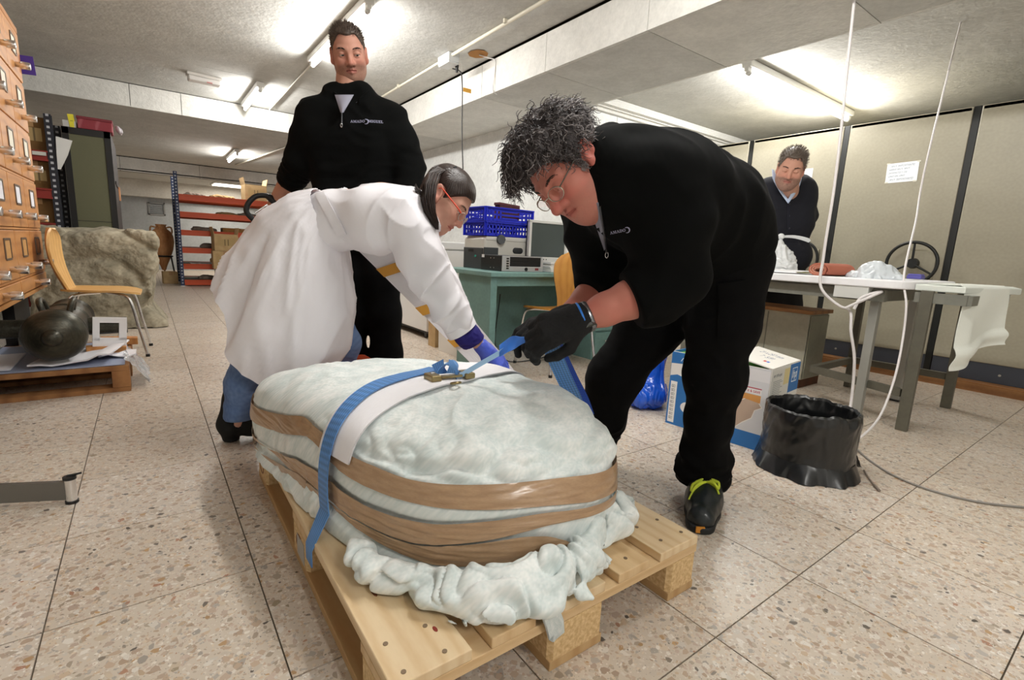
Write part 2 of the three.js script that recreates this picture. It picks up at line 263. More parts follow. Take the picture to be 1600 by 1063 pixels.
// ---------- ceilings, steps, soffit and walls ----------
const ceilMat = mat(0xd6d5d1, 0.85, { map: plasterTone, bumpMap: plasterBump, bumpScale: 0.002 });
const paintMat = mat(0xe6e4df, 0.7, { map: plasterTone, bumpMap: plasterBump, bumpScale: 0.003 });
const wallMat = mat(0xf3f4f3, 0.7, { map: plasterTone, bumpMap: plasterBump, bumpScale: 0.0015 });
const seamMat = mat(0x3a3733, 0.9);
{
  const c = struct('ceiling', bb(-3.2, 2.52, -8.0, 2.72, 2.7, 3.2), seamMat);
  for (const [z0, z1] of [[3.2, -1.9], [-1.906, -6.215], [-6.223, -8.0]]) part('ceiling_slab', bb(-3.2, 2.5, z0, 2.6, 2.53, z1), ceilMat, c);
  part('ceiling_slab', bb(-3.2, 2.25, -7.53, 3.5, 2.27, -12.3), ceilMat, c);
  part('ceiling_slab', bb(-3.2, 2.0, -12.3, 3.5, 2.02, -14.8), ceilMat, c);
  part('ceiling_slab', bb(3.5, 2.3, 3.2, 7.0, 2.34, -3.7), mat(0xd0cec8, 0.85, { map: plasterTone, bumpMap: plasterBump, bumpScale: 0.002 }), c);
}
{ // plastered step across the room: separate fascia boards
  const t = struct('trim_1', bb(-3.2, 2.262, -7.52, 3.4, 2.5, -7.6), seamMat);
  const xs = [-3.2, -1.6, -0.02, 0.47, 1.9, 2.6]; for (let i = 0; i < 5; i++) part('fascia_board', bb(xs[i], 2.245, -7.5, xs[i + 1] - 0.006, 2.49, -7.53), paintMat, t);
  const t2 = struct('trim_2', bb(-3.2, 1.98, -12.32, 3.4, 2.25, -12.4), seamMat);
  for (const [a, b] of [[-3.2, -0.28], [-0.274, 1.0], [1.006, 3.4]]) part('fascia_board', bb(a, 1.98, -12.3, b, 2.235, -12.33), paintMat, t2);
  const t3 = struct('trim_3', bb(-3.2, 1.64, -14.1, 3.4, 1.999, -14.39), paintMat); t3.userData.kind = 'structure';
}
{ // long boxed soffit between the two halves of the room
  const t = struct('trim_4', bb(2.63, 2.22, 3.2, 3.47, 2.5, -14.7), seamMat);
  const zs = [3.2, 0.6, -0.35, -1.3, -2.25, -3.235, -4.15, -6.04, -8, -10, -12, -14.7];
  for (let i = 0; i < zs.length - 1; i++) {
    part('soffit_board', bb(2.632, 2.2, zs[i], 3.468, 2.225, zs[i + 1] + 0.005), i % 3 ? ceilMat : paintMat, t);
    part('soffit_face', bb(2.6, 2.2, zs[i], 2.63, 2.478, zs[i + 1] + 0.005), paintMat, t);
    part('soffit_back', bb(3.47, 2.2, zs[i], 3.5, 2.5, zs[i + 1] + 0.005), paintMat, t);
  }
}
struct('wall_middle', bb(3.42, 0, -3.7, 3.55, 2.2, -14.8), wallMat);
struct('wall_back_right', bb(3.55, 0, -3.7, 7.0, 2.3, -3.85), wallMat);
struct('wall_far', bb(-3.2, 0, -14.4, 3.5, 2.0, -14.6), mat(0xb3b9bf, 0.7, { map: plasterTone }));
struct('wall_left', bb(-3.2, 0, 3.2, -3.35, 2.5, -14.8), wallMat);
struct('wall_right', bb(6.9, 0, 3.2, 7.05, 2.3, -3.8), mat(0xb9b5aa, 0.8, { map: plasterTone }));
struct('wall_rear', bb(-3.2, 0, 3.2, 7.0, 2.5, 3.35), wallMat);
{ // cornice and tall white cupboard boards on the right back wall
  const t = struct('trim_5', [bb(3.55, 2.235, -3.7, 6.3, 2.3, -3.55), bb(3.55, 2.225, -3.7, 6.3, 2.25, -3.61), bb(3.55, 2.2, -3.7, 6.3, 2.225, -3.65)], paintMat);
  for (let i = 0; i < 4; i++) part('cornice_strip', bb(3.55, 2.246 + i * 0.014, -3.55, 6.3, 2.253 + i * 0.014, -3.545 + 0), capMat, t);
  for (const [a, b] of [[3.56, 3.93], [3.937, 4.69], [4.7, 5.5]]) part('wall_board', bb(a, 1.98, -3.7, b, 2.195, -3.69), wallMat, t);
  part('wall_rail', bb(3.56, 1.95, -3.7, 5.6, 1.985, -3.675), capMat, t);
  part('wall_band', bb(3.56, 1.86, -3.7, 5.6, 1.95, -3.69), mat(0x5d7566, 0.7), t);
}
{ // small wall vent at the far end
  const t = thing('wall_vent', 'small grey vent grille high on the far blue-grey wall', 'vent', [0.28, 1.4, -14.39]);
  part('vent_frame', [bx(0.32, 0.03, 0.03, 0, 0.13, 0), bx(0.32, 0.03, 0.03, 0, -0.13, 0), bx(0.03, 0.28, 0.03, 0.145, 0, 0), bx(0.03, 0.28, 0.03, -0.145, 0, 0)], mat(0x8d9091, 0.6), t);
  for (let i = 0; i < 6; i++) part('slat', bx(0.27, 0.008, 0.03, 0, -0.1 + i * 0.04, 0).rotateX(0), mat(0x6c6f70, 0.6), t);
}
{ // emergency light
  const p = V(0.63, 2.44, -6.55); const t = thing('emergency_light', 'slim white emergency light on the ceiling left of the tube lamp', 'emergency light', p, 0.06);
  part('housing', bx(0.32, 0.03, 0.13, 0, 0.045, 0, 0.008), mat(0xdedad4, 0.5), t);
  part('cover', bx(0.3, 0.05, 0.11, 0, 0.006, 0, 0.015), mat(0xe9e6e2, 0.35), t);
  part('indicator', bx(0.05, 0.012, 0.012, 0.04, -0.012, 0.052), mat(0xd89a96, 0.5), t, 'pinkish indicator strip');
}
{ // conduits and junction box
  const pvc = mat(0xd9d3c0, 0.5);
  const t = single('conduit', [rod(V(2.24, 2.475, 2.5), V(2.275, 2.475, -4.12), 0.014), rod(V(2.275, 2.475, -4.33), V(2.31, 2.475, -7.4), 0.011), ...[0.5, -1, -2.2, -3.3, -5.3, -6.3].map((z) => bx(0.04, 0.03, 0.02, 2.26 + (z < -4 ? 0.03 : 0), 2.482, z))], pvc, 'cream plastic conduit pipe running along the ceiling to the grey junction box', 'conduit');
  single('conduit', [rod(V(1.4, 2.485, -5.2), V(1.43, 2.485, -7.45), 0.009), rod(V(1.3, 2.485, -3.6), V(1.32, 2.485, 1.5), 0.008)], pvc, 'thin cream conduit on the ceiling leading away from the lamp over the standing man', 'conduit');
  single('conduit', rod(V(1.9, 2.235, -8.2), V(1.55, 2.235, -11.5), 0.012), pvc, 'thin far conduit on the low ceiling right of the small lamp', 'conduit');
  const j = thing('junction_box', 'grey plastic junction box on the ceiling where the conduit ends', 'junction box', [2.29, 2.46, -4.22]);
  part('box', bx(0.11, 0.075, 0.2, 0, 0, 0, 0.008), mat(0xcfd2d3, 0.4), j); part('lid', bx(0.1, 0.012, 0.19, 0, -0.042, 0, 0.004), mat(0xdadcdc, 0.35), j);
  single('ceiling_stain', new THREE.CylinderGeometry(0.07, 0.085, 0.006, 9).scale(1, 1, 1.2).translate(2.46, 2.497, -4.0), mat(0xa9773e, 0.9), 'torn brown patch on the ceiling beside the junction box', 'patch');
  const c = thing('hanging_cable', 'thin black cable hanging from a plug under the ceiling junction box', 'cable', [0, 0, 0]);
  const w = [V(2.33, 2.4, -4.22), V(2.4, 2.39, -4.2), V(2.41, 2.3, -4.18), V(2.41, 1.9, -4.16), V(2.4, 1.5, -4.1), V(2.42, 1.2, -4.08), V(2.45, 0.84, -4.0)];
  part('wire', tube(w, 0.0055, 60, 8), mat(0x1d1d1d, 0.5), c);
  part('plug', [cyl(0.018, 0.012, 0.06, 2.37, 2.405, -4.21)], mat(0x161616, 0.5), c);
  part('tag', bx(0.085, 0.035, 0.002, 2.46, 2.235, -4.17).rotateY(0), mat(0xe0a437, 0.6), c, 'small orange-yellow tag');
  single('cable', tube([V(2.47, 2.49, -4.0), V(2.55, 2.47, -3.95), V(2.588, 2.46, -3.93), V(2.592, 2.35, -3.93), V(2.59, 2.21, -3.94), V(2.64, 2.192, -3.95)], 0.005, 40), mat(0xe6e4e0, 0.5), 'thin white cable running down the soffit right of the junction box', 'cable');
}
// ---------- mobile shelving on rails, along the right ----------
{
  const panelTex = dataTex(256, (u, v) => { const k = 232 + 6 * pn(u, v, 60, 2) + 4 * pn(u, v, 6, 5); return [k, k, k]; });
  const beige = mat(0xb0a994, 0.38, { map: panelTex, bumpMap: plasterBump, bumpScale: 0.0006 }), dark = mat(0x24282b, 0.5), navy = mat(0x474c57, 0.5), rubber = mat(0x131512, 0.45), steel = mat(0xb9b6ab, 0.4);
  single('shelf_platform', [bb(4.61, 0, -3.6, 6.6, 0.062, 1.8), bb(4.6, 0.0, -3.6, 4.61, 0.05, 1.8)], mat(0xffffff, 0.55, { map: oldWoodTex }), 'brown wooden platform with rails under the beige sliding shelves', 'platform');
  const wheel = (o, y, z) => {
    const w = part('hand_wheel', new THREE.TorusGeometry(0.153, 0.0115, 12, 44).rotateY(Math.PI / 2).translate(-0.13, y, z), rubber, o, 'black three-spoke hand wheel');
    for (const a of [1.57, 3.66, 5.76]) part('spoke', rod(V(-0.115, y, z), V(-0.128, y + Math.sin(a) * 0.152, z + Math.cos(a) * 0.152), 0.009, 10, 0.007), rubber, w);
    part('hub', cyl(0.034, 0.04, 0.04, 0, 0, 0, 18).rotateZ(Math.PI / 2).translate(-0.105, y, z), rubber, w);
    part('shaft', cyl(0.016, 0.016, 0.1, 0, 0, 0, 14).rotateZ(Math.PI / 2).translate(-0.05, y, z), steel, w);
    part('bearing_plate', bx(0.016, 0.2, 0.16, -0.008, y - 0.01, z + 0.03, 0.004), beige, o);
  };
  const zs = [-3.6, -2.67, -1.865, -1.066, -0.27, 0.53, 1.3];
  const lab = ['at the far left behind the bending man', 'behind the man in the navy cardigan', 'carrying the handwritten paper notice', 'right of the handwritten notice, cut by the picture edge', 'just right of the picture edge', 'farthest right of the picture edge'];
  for (let i = 0; i < 6; i++) {
    const o = thing('sliding_shelf_unit', 'tall beige sliding shelf unit ' + lab[i], 'sliding shelf', [4.7, 0.064, 0], 0, 'beige sliding shelf units along the right wall');
    const a = zs[i] + 0.022, b = zs[i + 1] - 0.022;
    part('end_panel', bb(0, 0.13, a, 0.03, 1.885, b, 0.006), beige, o);
    part('kick_plate', bb(0.01, 0.0, a, 0.03, 0.13, b), navy, o, 'dark grey kick plate'); part('top', bb(0.0, 1.86, a + 0.01, 1.6, 1.88, b - 0.01), beige, o);
    part('side_panel', bb(0.03, 0, a, 1.6, 1.86, a + 0.02), beige, o); part('side_panel', bb(0.03, 0, b - 0.02, 1.6, 1.86, b), beige, o);
    part('gasket', bb(0.005, 0.0, b + 0.001, 0.03, 1.885, b + 0.04), rubber, o, 'black rubber gasket strip');
    for (let k = 0; k < 3; k++) part('bolt', cyl(0.008, 0.008, 0.008, 0, 0, 0, 8).rotateZ(1.57).translate(0.008, 0.06, lerp(a, b, 0.2 + k * 0.3)), steel, o);
    if (i > 0) wheel(o, 0.8, b - 0.155);
  }
  const noteTex = canvasTex(512, 360, (g, W, H) => {
    g.fillStyle = '#eef1f3'; g.fillRect(0, 0, W, H); g.strokeStyle = '#59667a'; g.fillStyle = '#56647c'; g.font = 'italic 44px sans-serif'; g.lineWidth = 2;
    const L = ['¡MUY IMPORTANTE!', 'ABRIR MUY, MUY', 'DESPACIO Y DE', 'UNO EN UNO', '¡MUY IMPORTANTE!']; L.forEach((s, i) => { g.save(); g.translate(i === 0 || i === 4 ? 56 : 36, 70 + i * 62); g.rotate(-0.01 * (i % 2)); g.fillText(s, 0, 0, i === 0 || i === 4 ? 400 : 430); g.restore(); });
    g.beginPath(); for (const y of [84, 332]) { g.moveTo(50, y); g.lineTo(450, y - 3); } g.stroke();
  }, { clamp: true });
  const n = thing('paper_notice', 'white paper notice handwritten in blue capitals taped to the beige shelf', 'notice', [4.699, 1.545, -1.44], -Math.PI / 2 - 0.0);
  const pg = new THREE.BoxGeometry(0.2, 0.145, 0.0016); part('sheet', pg, mat(0xffffff, 0.7, { map: noteTex }), n).rotation.z = 0.03;
  for (const [x, y] of [[-0.095, 0.07], [0.095, 0.072], [0.09, -0.07], [-0.09, -0.07]]) part('tape', bx(0.022, 0.01, 0.0008, x, y, 0.0012), mat(0xd9d7c8, 0.3), n);
  const n2 = single('paper_note', bx(0.09, 0.12, 0.0016).rotateY(-Math.PI / 2).translate(4.698, 1.58, -2.13), mat(0xeceeee, 0.7), 'small white paper note on the shelf beside the cardigan man', 'note');
}
// ---------- wooden pallet ----------
const pineA = mat(0xffffff, 0.6, { map: pineTex, bumpMap: pineTex, bumpScale: 0.0006 }), pineB = mat(0xfdfaf5, 0.62, { map: pineTexB, bumpMap: pineTexB, bumpScale: 0.0006 });
const pineWorn = mat(0xe2d6c4, 0.7, { map: pineTexB, bumpMap: pineTexB, bumpScale: 0.001 }), chipBlock = mat(0xffffff, 0.8, { map: dataTex(256, (u, v) => { const k = 0.5 + 0.5 * pn(u, v, 40, 2) + 0.3 * pn(u, v, 90, 3); return mixc([236, 208, 160], [200, 162, 112], clamp(k)); }), bumpMap: plasterBump, bumpScale: 0.001 });
const nailMat = mat(0x8a7660, 0.55, { metalness: 0.4 }), knotMat = mat(0x7a4324, 0.6);
const PX = 0.261, PZ = -0.6196, PL = 1.2;
function euroPallet(t, mA, mB, mBlock, mBottom) { // local: x along the short end, -z along the length
  const board = (x0, w, y, m, r, k) => { const g = bb(x0, y, 0, x0 + w, y + 0.022, -PL, 0.0025); const u = g.attributes.uv; for (let i = 0; i < u.count; i++) u.setXY(i, u.getX(i) * 3 + k * 0.37, u.getY(i) * 0.7 + k * 0.21); return part('deck_board', g, m, t); };
  const B = [[0, 0.145], [0.186, 0.1], [0.3275, 0.145], [0.514, 0.1], [0.655, 0.145]];
  B.forEach(([x, w], i) => {
    const b = board(x, w, 0.122, i % 2 ? mB : mA, 0, i);
    for (const z of [-0.03, -0.1]) for (const q of (w > 0.12 ? [0.035, w - 0.035] : [w / 2])) part('nail', cyl(0.0045, 0.0045, 0.0012, x + q + 0.01 * Math.sin(z * 77 + i), 0.1447, z - 0.01 * Math.cos(q * 90 + i), 10), nailMat, b);
    if (i === 0) { part('nail', cyl(0.0045, 0.0045, 0.0012, 0.03, 0.1447, -0.62, 10), nailMat, b); part('knot', new THREE.SphereGeometry(1, 12, 6).scale(0.005, 0.001, 0.019).translate(0.055, 0.144, -0.23), knotMat, b); part('knot', new THREE.SphereGeometry(1, 10, 6).scale(0.004, 0.0008, 0.008).translate(0.112, 0.144, -0.075), mat(0x8a2f22, 0.7), b, 'reddish stained knot'); }
  });
  for (const z of [0, -0.5275, -PL + 0.145]) { const g = bb(0, 0.1, z, 0.8, 0.1215, z - 0.145, 0.002); const u = g.attributes.uv; for (let i = 0; i < u.count; i++) u.setXY(i, u.getY(i) * 3 + z, u.getX(i) * 0.8); part('stringer_board', g, mB, t); }
  for (const z of [0, -0.5275, -PL + 0.145]) for (const [x, w] of [[0, 0.1], [0.3275, 0.145], [0.7, 0.1]]) {
    const s = new THREE.Shape(), c = x === 0 ? [1, 0, 0, 1] : x > 0.5 ? [0, 1, 1, 0] : [0, 0, 0, 0]; void c; s.moveTo(0.008, 0); s.lineTo(w - 0.008, 0); s.lineTo(w, 0.012); s.lineTo(w, 0.133); s.lineTo(w - 0.008, 0.145); s.lineTo(0.008, 0.145); s.lineTo(0, 0.133); s.lineTo(0, 0.012); s.closePath();
    const g = new THREE.ExtrudeGeometry(s, { depth: 0.0775, bevelEnabled: false }).rotateX(-Math.PI / 2).translate(x, 0.0222, z);
    const blk = part('block', boxUV(g, 3), mBlock, t);
    if (x === 0) part('stamp_ring', new THREE.TorusGeometry(0.026, 0.0022, 6, 28).scale(1.15, 0.85, 0.4).rotateY(Math.PI / 2).translate(-0.0006, 0.062, z - 0.074), knotMat, blk, 'dark oval stamp');
    if (x === 0 && z < -0.3 && z > -0.8) part('paper_label', bx(0.0012, 0.055, 0.07, -0.0008, 0.055, z - 0.06), mat(0xb7b4ae, 0.8), blk);
  }
  for (const [x, w] of [[0, 0.1], [0.3275, 0.145], [0.7, 0.1]]) { const g = bb(x, 0, 0, x + w, 0.022, -PL, 0.002); const u = g.attributes.uv; for (let i = 0; i < u.count; i++) u.setXY(i, u.getX(i) * 3, u.getY(i) * 0.8); part('bottom_board', g, mBottom, t); }
}
{ const t = thing('wooden_pallet', 'new pale pine pallet on the tiled floor under the wrapped bundle', 'pallet', [PX, 0, PZ], -0.007); euroPallet(t, pineA, pineB, chipBlock, pineWorn); }

// ---------- bundle: a heavy stone in a pale blanket ----------
const BC = [0.62, -1.22], YB = 0.145;
const OUT = [[.262, -1.45], [.246, -1.76], [.285, -1.862], [.55, -1.82], [.80, -1.76], [.93, -1.58], [.975, -1.35], [.97, -1.1], [.95, -.88], [.875, -.73], [.75, -.672], [.58, -.70], [.44, -.79], [.345, -.95], [.295, -1.18]].map(([x, z]) => { const dx = x - BC[0], dz = z - BC[1]; return [Math.atan2(dz, dx), Math.hypot(dx, dz)]; }).sort((a, b) => a[0] - b[0]);
function cyclic(tab, th) { const n = tab.length, P = 2 * Math.PI; let i = 0; while (i < n && tab[i][0] <= th) i++; const g = (k) => { const q = ((k % n) + n) % n, w = Math.floor(k / n); return [tab[q][0] + w * P, tab[q][1]]; }; const p0 = g(i - 2), p1 = g(i - 1), p2 = g(i), p3 = g(i + 1); const t = (th - p1[0]) / (p2[0] - p1[0]); const m1 = (p2[1] - p0[1]) / (p2[0] - p0[0]) * (p2[0] - p1[0]), m2 = (p3[1] - p1[1]) / (p3[0] - p1[0]) * (p2[0] - p1[0]); const t2 = t * t, t3 = t2 * t; return (2 * t3 - 3 * t2 + 1) * p1[1] + (t3 - 2 * t2 + t) * m1 + (-2 * t3 + 3 * t2) * p2[1] + (t3 - t2) * m2; }
const RMAX = (th) => cyclic(OUT, th);
// height of the top plane over the plan, before rounding
function topH(x, z) { const a = x - 0.70, b = z + 1.2; return 0.462 - 0.10 * a * a - 0.015 * a - 0.10 * b * b + 0.045 * b * (b > 0 ? -0.6 : 1) + 0.012 * noise(x * 4, 1.3, z * 4) + 0.05 * sstep(0.66, 0.9, x) * sstep(-1.22, -0.85, z) + 0.012 * sstep(0.4, 0.28, x) * sstep(-1.6, -1.8, z) - YB; }
const BP = 6.2, BQ = 3.8;
// signed measure: below 1 inside
function bundleF(x, y, z) { const dx = x - BC[0], dz = z - BC[1]; const th = Math.atan2(dz, dx); const H = topH(x, z), h = (y - YB) / H, yy = clamp(h, 0, 1.4); const waist = 1 - 0.035 * (1 - yy) + 0.02 * Math.sin(yy * 3.1); const r = Math.hypot(dx, dz) / (RMAX(th) * waist); return Math.pow(Math.pow(r, BP) + Math.pow(Math.max(0, yy), BQ), 0.4); }
const IN0 = V(0.62, 0.22, -1.22);
function hitFrom(o, c) { let a = 0, b = 1; for (let i = 0; i < 40; i++) { const m = (a + b) / 2; const x = lerp(c.x, o.x, m), y = lerp(c.y, o.y, m), z = lerp(c.z, o.z, m); if (bundleF(x, y, z) < 1) a = m; else b = m; } return V(lerp(c.x, o.x, a), lerp(c.y, o.y, a), lerp(c.z, o.z, a)); }
function sideHit(th, y) { return hitFrom(V(BC[0] + Math.cos(th) * 1.2, y, BC[1] + Math.sin(th) * 1.2), V(BC[0], y, BC[1])); }
function bNormal(p) { const h = 0.004, n = V(bundleF(p.x + h, p.y, p.z) - bundleF(p.x - h, p.y, p.z), bundleF(p.x, p.y + h, p.z) - bundleF(p.x, p.y - h, p.z), bundleF(p.x, p.y, p.z + h) - bundleF(p.x, p.y, p.z - h)); return n.normalize(); }
function camHit(px, py) { const d = rayOf(px, py); let t = 0.5; while (t < 3) { const p = EYE.clone().addScaledVector(d, t); if (bundleF(p.x, p.y, p.z) < 1) break; t += 0.004; } return EYE.clone().addScaledVector(d, t); }
const wrapT = (a) => { while (a > Math.PI) a -= 2 * Math.PI; while (a < -Math.PI) a += 2 * Math.PI; return a; };
// a line on the bundle's side as [angle, height] knots, the seen arc surveyed, the far arc carried round
function bandLine(seen, farY) {
  const k = seen.map(([x, y]) => { const p = x < 462 ? atAxis(x, y, 0, 0.262) : camHit(x, y); return [Math.atan2(p.z - BC[1], p.x - BC[0]), p.y]; });
  // seen runs left-far -> near -> right ; angles: left ~ -2.4 through pi... unwrap to increase
  const ks = k.map(([a, y]) => [a < -1.0 ? a + 2 * Math.PI : a, y]).sort((a, b) => b[0] - a[0]);
  const first = ks[0], last = ks[ks.length - 1]; const span = last[0] + 2 * Math.PI - first[0];
  const far = [1, 2, 3, 4].map((q) => [first[0] + span * q / 5, lerp(lerp(first[1], last[1], q / 5), farY, Math.sin(q / 5 * 3.14))]);
  const all = [...ks, ...far].map(([a, y]) => [wrapT(a), y]).sort((a, b) => a[0] - b[0]);
  const raw = (th) => { const n = all.length; let i = 0; while (i < n && all[i][0] <= th) i++; const a = all[(i - 1 + n) % n], b = all[i % n]; let a0 = a[0], b0 = b[0]; if (i === 0) a0 -= 2 * Math.PI; if (i === n) b0 += 2 * Math.PI; return lerp(a[1], b[1], (th - a0) / (b0 - a0)); };
  const N = 120; let v = [...Array(N).keys()].map((i) => raw((i + 0.5) / N * 2 * Math.PI - Math.PI)); for (let q = 0; q < 5; q++) v = v.map((x, i) => 0.5 * x + 0.25 * v[(i + 1) % N] + 0.25 * v[(i - 1 + N) % N]);
  const tab = v.map((y, i) => [(i + 0.5) / N * 2 * Math.PI - Math.PI, y]); return (th) => cyclic(tab, th);
}
const T1 = bandLine([[398, 623], [450, 652], [520, 690], [580, 724], [640, 750], [720, 757], [800, 754], [880, 745], [950, 732]], 0.33);
const B1 = bandLine([[402, 648], [460, 684], [520, 722], [600, 770], [680, 792], [790, 794], [870, 786], [955, 770]], 0.26);
const T2 = bandLine([[410, 684], [465, 716], [520, 750], [580, 792], [670, 816], [760, 812], [850, 798], [950, 778]], 0.24);
const B3 = bandLine([[412, 698], [470, 738], [530, 795], [600, 848], [660, 874], [740, 882], [830, 868], [920, 830], [955, 806]], 0.19);
const G1 = bandLine([[520, 780], [640, 846], [790, 836], [870, 812], [955, 786]], 0.2), G2 = bandLine([[520, 780], [640, 848], [790, 838], [870, 826], [955, 797]], 0.2);
const feltTex = dataTex(512, (u, v) => { const a = pn(u, v, 7, 2), b = pn(u, v, 26, 5), c = pn(u, v, 80, 8), d = 0.5 + 0.5 * a + 0.35 * b + 0.35 * c; return mixc([214, 225, 224], [246, 249, 247], clamp(d)); });
const feltBump = dataTex(512, (u, v) => 128 + 60 * pn(u, v, 60, 3) + 50 * pn(u, v, 110, 6), { linear: true });
const felt = mat(0xffffff, 0.95, { map: feltTex, bumpMap: feltBump, bumpScale: 0.0016, sheen: 0.3, sheenRoughness: 0.7, sheenColor: new THREE.Color(0.8, 0.85, 0.85) });
const bundle = thing('wrapped_bundle', 'heavy stone wrapped in a pale green-grey felt blanket and brown tape on the pallet', 'bundle');
{ // blanket: polar mesh from the skirt to the crown with stretched folds
  const NT = 420, rows = [];
  const ts = []; for (let i = 0; i <= 150; i++) ts.push(i / 150);
  const gather = (th, p) => { // how strongly cloth is bunched: near end and left-near corner
    const n = sstep(-0.95, -0.72, p.z); return n; };
  for (const t of ts) {
    const row = [];
    for (let j = 0; j <= NT; j++) {
      const th = (j / NT) * 2 * Math.PI - Math.PI; const c = Math.cos(th), s = Math.sin(th);
      let p;
      // aim from the bottom edge up to the crown
      const el = t < 0.34 ? lerp(YB + 0.002, YB + 0.16, t / 0.34) : null;
      if (el !== null) p = sideHit(th, el);
      else { const ph = ((t - 0.34) / 0.66); const cen = V(BC[0], YB + 0.16, BC[1]); const ang = ph * Math.PI / 2, sc = 1 / (RMAX(th)); void sc; p = hitFrom(V(BC[0] + c * Math.cos(ang) * 1.2 * RMAX(th) / 0.4, YB + 0.16 + Math.sin(ang) * 0.75, BC[1] + s * Math.cos(ang) * 1.2 * RMAX(th) / 0.4), cen); }
      const n = bNormal(p);
      const arc = th * RMAX(th), y1 = T1(th), y3 = B3(th);
      // pleats: vertical puckers between the tapes; soft dents on the top; strong creases just above the upper tape
      const wv = noise(p.x * 3, p.y * 3, p.z * 3) * 1.2;
      const puck = ridge(arc * 15 + wv * 2.0, p.y * 5, 3.1) * 0.5 + ridge(arc * 31 + wv * 3, p.y * 8, 8.7) * 0.28;
      const inB = sstep(y1 + 0.05, y1 - 0.02, p.y);
      const above = sstep(y1 - 0.01, y1 + 0.02, p.y) * sstep(y1 + 0.13, y1 + 0.03, p.y) * sstep(-1.25, -0.85, p.z);
      const top = sstep(y1, y1 + 0.1, p.y);
      let d = inB * (0.006 * puck - 0.003);
      const gv = (v) => Math.pow(1 - Math.min(1, Math.abs(v) * 1.3), 4); d -= above * (0.022 * gv(noise(p.x * 5 + p.z * 4 + wv * 0.6, p.y * 14, p.z * 3)) + 0.011 * gv(noise(p.x * 13, p.y * 24 + wv, p.z * 9))); d -= top * 0.006 * gv(noise(p.x * 4 + wv, 3.3, p.z * 4 - wv)) * sstep(-0.1, 0.4, noise(p.x * 2.5, 9, p.z * 2.5));
      d += above * (0.010 * ridge(p.x * 7 + p.z * 3.2 + wv, p.y * 15, p.z * 5) + 0.005 * ridge(p.x * 16, p.y * 28 + wv, p.z * 12));
      d += top * (0.011 * fbm(p.x * 5, 2.2, p.z * 5, 3) + 0.009 * Math.pow(Math.max(0, ridge(p.x * 6 + wv * 1.3, 4.1, p.z * 3.3 + wv)), 2) * sstep(-0.2, 0.5, noise(p.x * 2.2, 5, p.z * 2.2) + 0.25) + 0.001 * noise(p.x * 30, 3, p.z * 30));
      // loose skirt under the lowest tape
      const low = sstep(y3 + 0.004, y3 - 0.03, p.y), g = 0.35 + 0.65 * gather(th, p);
      const flare = (y3 - p.y) / Math.max(0.03, y3 - YB);
      d += low * g * (0.028 * Math.sin(clamp(flare) * 2.4) + 0.02 * ridge(arc * 9 + wv * 2.5, p.y * 9, 1.7) + 0.016 * ridge(arc * 21 + wv * 3.5, p.y * 17, 6.1));
      // squeezed by the tapes
      const nearTape = (yt, yb) => sstep(yt + 0.006, yt - 0.004, p.y) * sstep(yb - 0.006, yb + 0.004, p.y);
      d -= 0.005 * Math.max(nearTape(y1, B1(th)), nearTape(T2(th), y3));
      p.addScaledVector(n, d); if (p.y < YB) p.y = YB; row.push(p);
    }
    rows.push(row);
  }
  const g = sheet(rows, (i, j, p) => [p.x * 1.7 - p.y * 0.9, p.z * 1.7 - p.y * 1.1]); part('blanket', g, felt, bundle, 'pale green-grey felt blanket');
}
// gathered folds of the blanket spilling over the near end
const spill = [];
const spillAt = (px, py, y) => atY(px, py, y);
function foldTube(pts, r, k = 0.02, flat = 0.8, n = V(0, 1, 0)) { for (let i = 0; i < pts.length - 1; i++) spill.push(bone(pts[i], pts[i + 1], r[i], r[i + 1], k, n, flat)); }
{
  const S = (x, y, h) => spillAt(x, y, h);
  foldTube([S(572, 872, .19), S(586, 895, .175), S(628, 914, .168)], [.022, .024, .016]);
  foldTube([S(618, 888, .19), S(650, 910, .176), S(690, 905, .18)], [.022, .026, .022]);
  foldTube([S(655, 900, .19), S(668, 932, .168), S(712, 946, .165)], [.02, .022, .018]);
  foldTube([S(700, 902, .2), S(712, 933, .178), S(745, 953, .172)], [.022, .028, .022]);
  foldTube([S(735, 905, .205), S(760, 937, .185), S(800, 956, .176)], [.026, .032, .022]);
  foldTube([S(775, 900, .205), S(800, 920, .195), S(828, 942, .18)], [.026, .034, .024]);
  foldTube([S(812, 890, .215), S(850, 898, .2), S(872, 927, .186)], [.024, .026, .02]);
  foldTube([S(838, 876, .225), S(838, 915, .19), S(852, 945, .17)], [.02, .024, .016]);
  foldTube([S(868, 868, .23), S(882, 900, .2), S(866, 940, .175)], [.026, .024, .014]);
  foldTube([S(850, 872, .225), S(905, 870, .21), S(915, 894, .19)], [.018, .026, .016]);
  foldTube([S(872, 912, .178), S(905, 928, .168), S(926, 936, .16)], [.014, .013, .007]);
  foldTube([S(905, 848, .235), S(930, 868, .2), S(948, 878, .18)], [.022, .022, .014]);
  foldTube([S(556, 850, .2), S(562, 870, .185), S(580, 890, .165)], [.018, .02, .014]);
  foldTube([S(950, 796, .235), S(962, 820, .2), S(942, 852, .168)], [.024, .028, .02]);
  foldTube([S(968, 778, .23), S(980, 800, .2), S(985, 808, .17)], [.02, .022, .014]);
  foldTube([S(930, 818, .235), S(926, 848, .2), S(902, 880, .168)], [.024, .028, .018]);
  foldTube([S(978, 800, .185), S(960, 826, .165), S(930, 852, .162)], [.018, .018, .014]);
  foldTube([S(690, 948, .165), S(740, 962, .16), S(790, 966, .16)], [.012, .015, .012]);
}
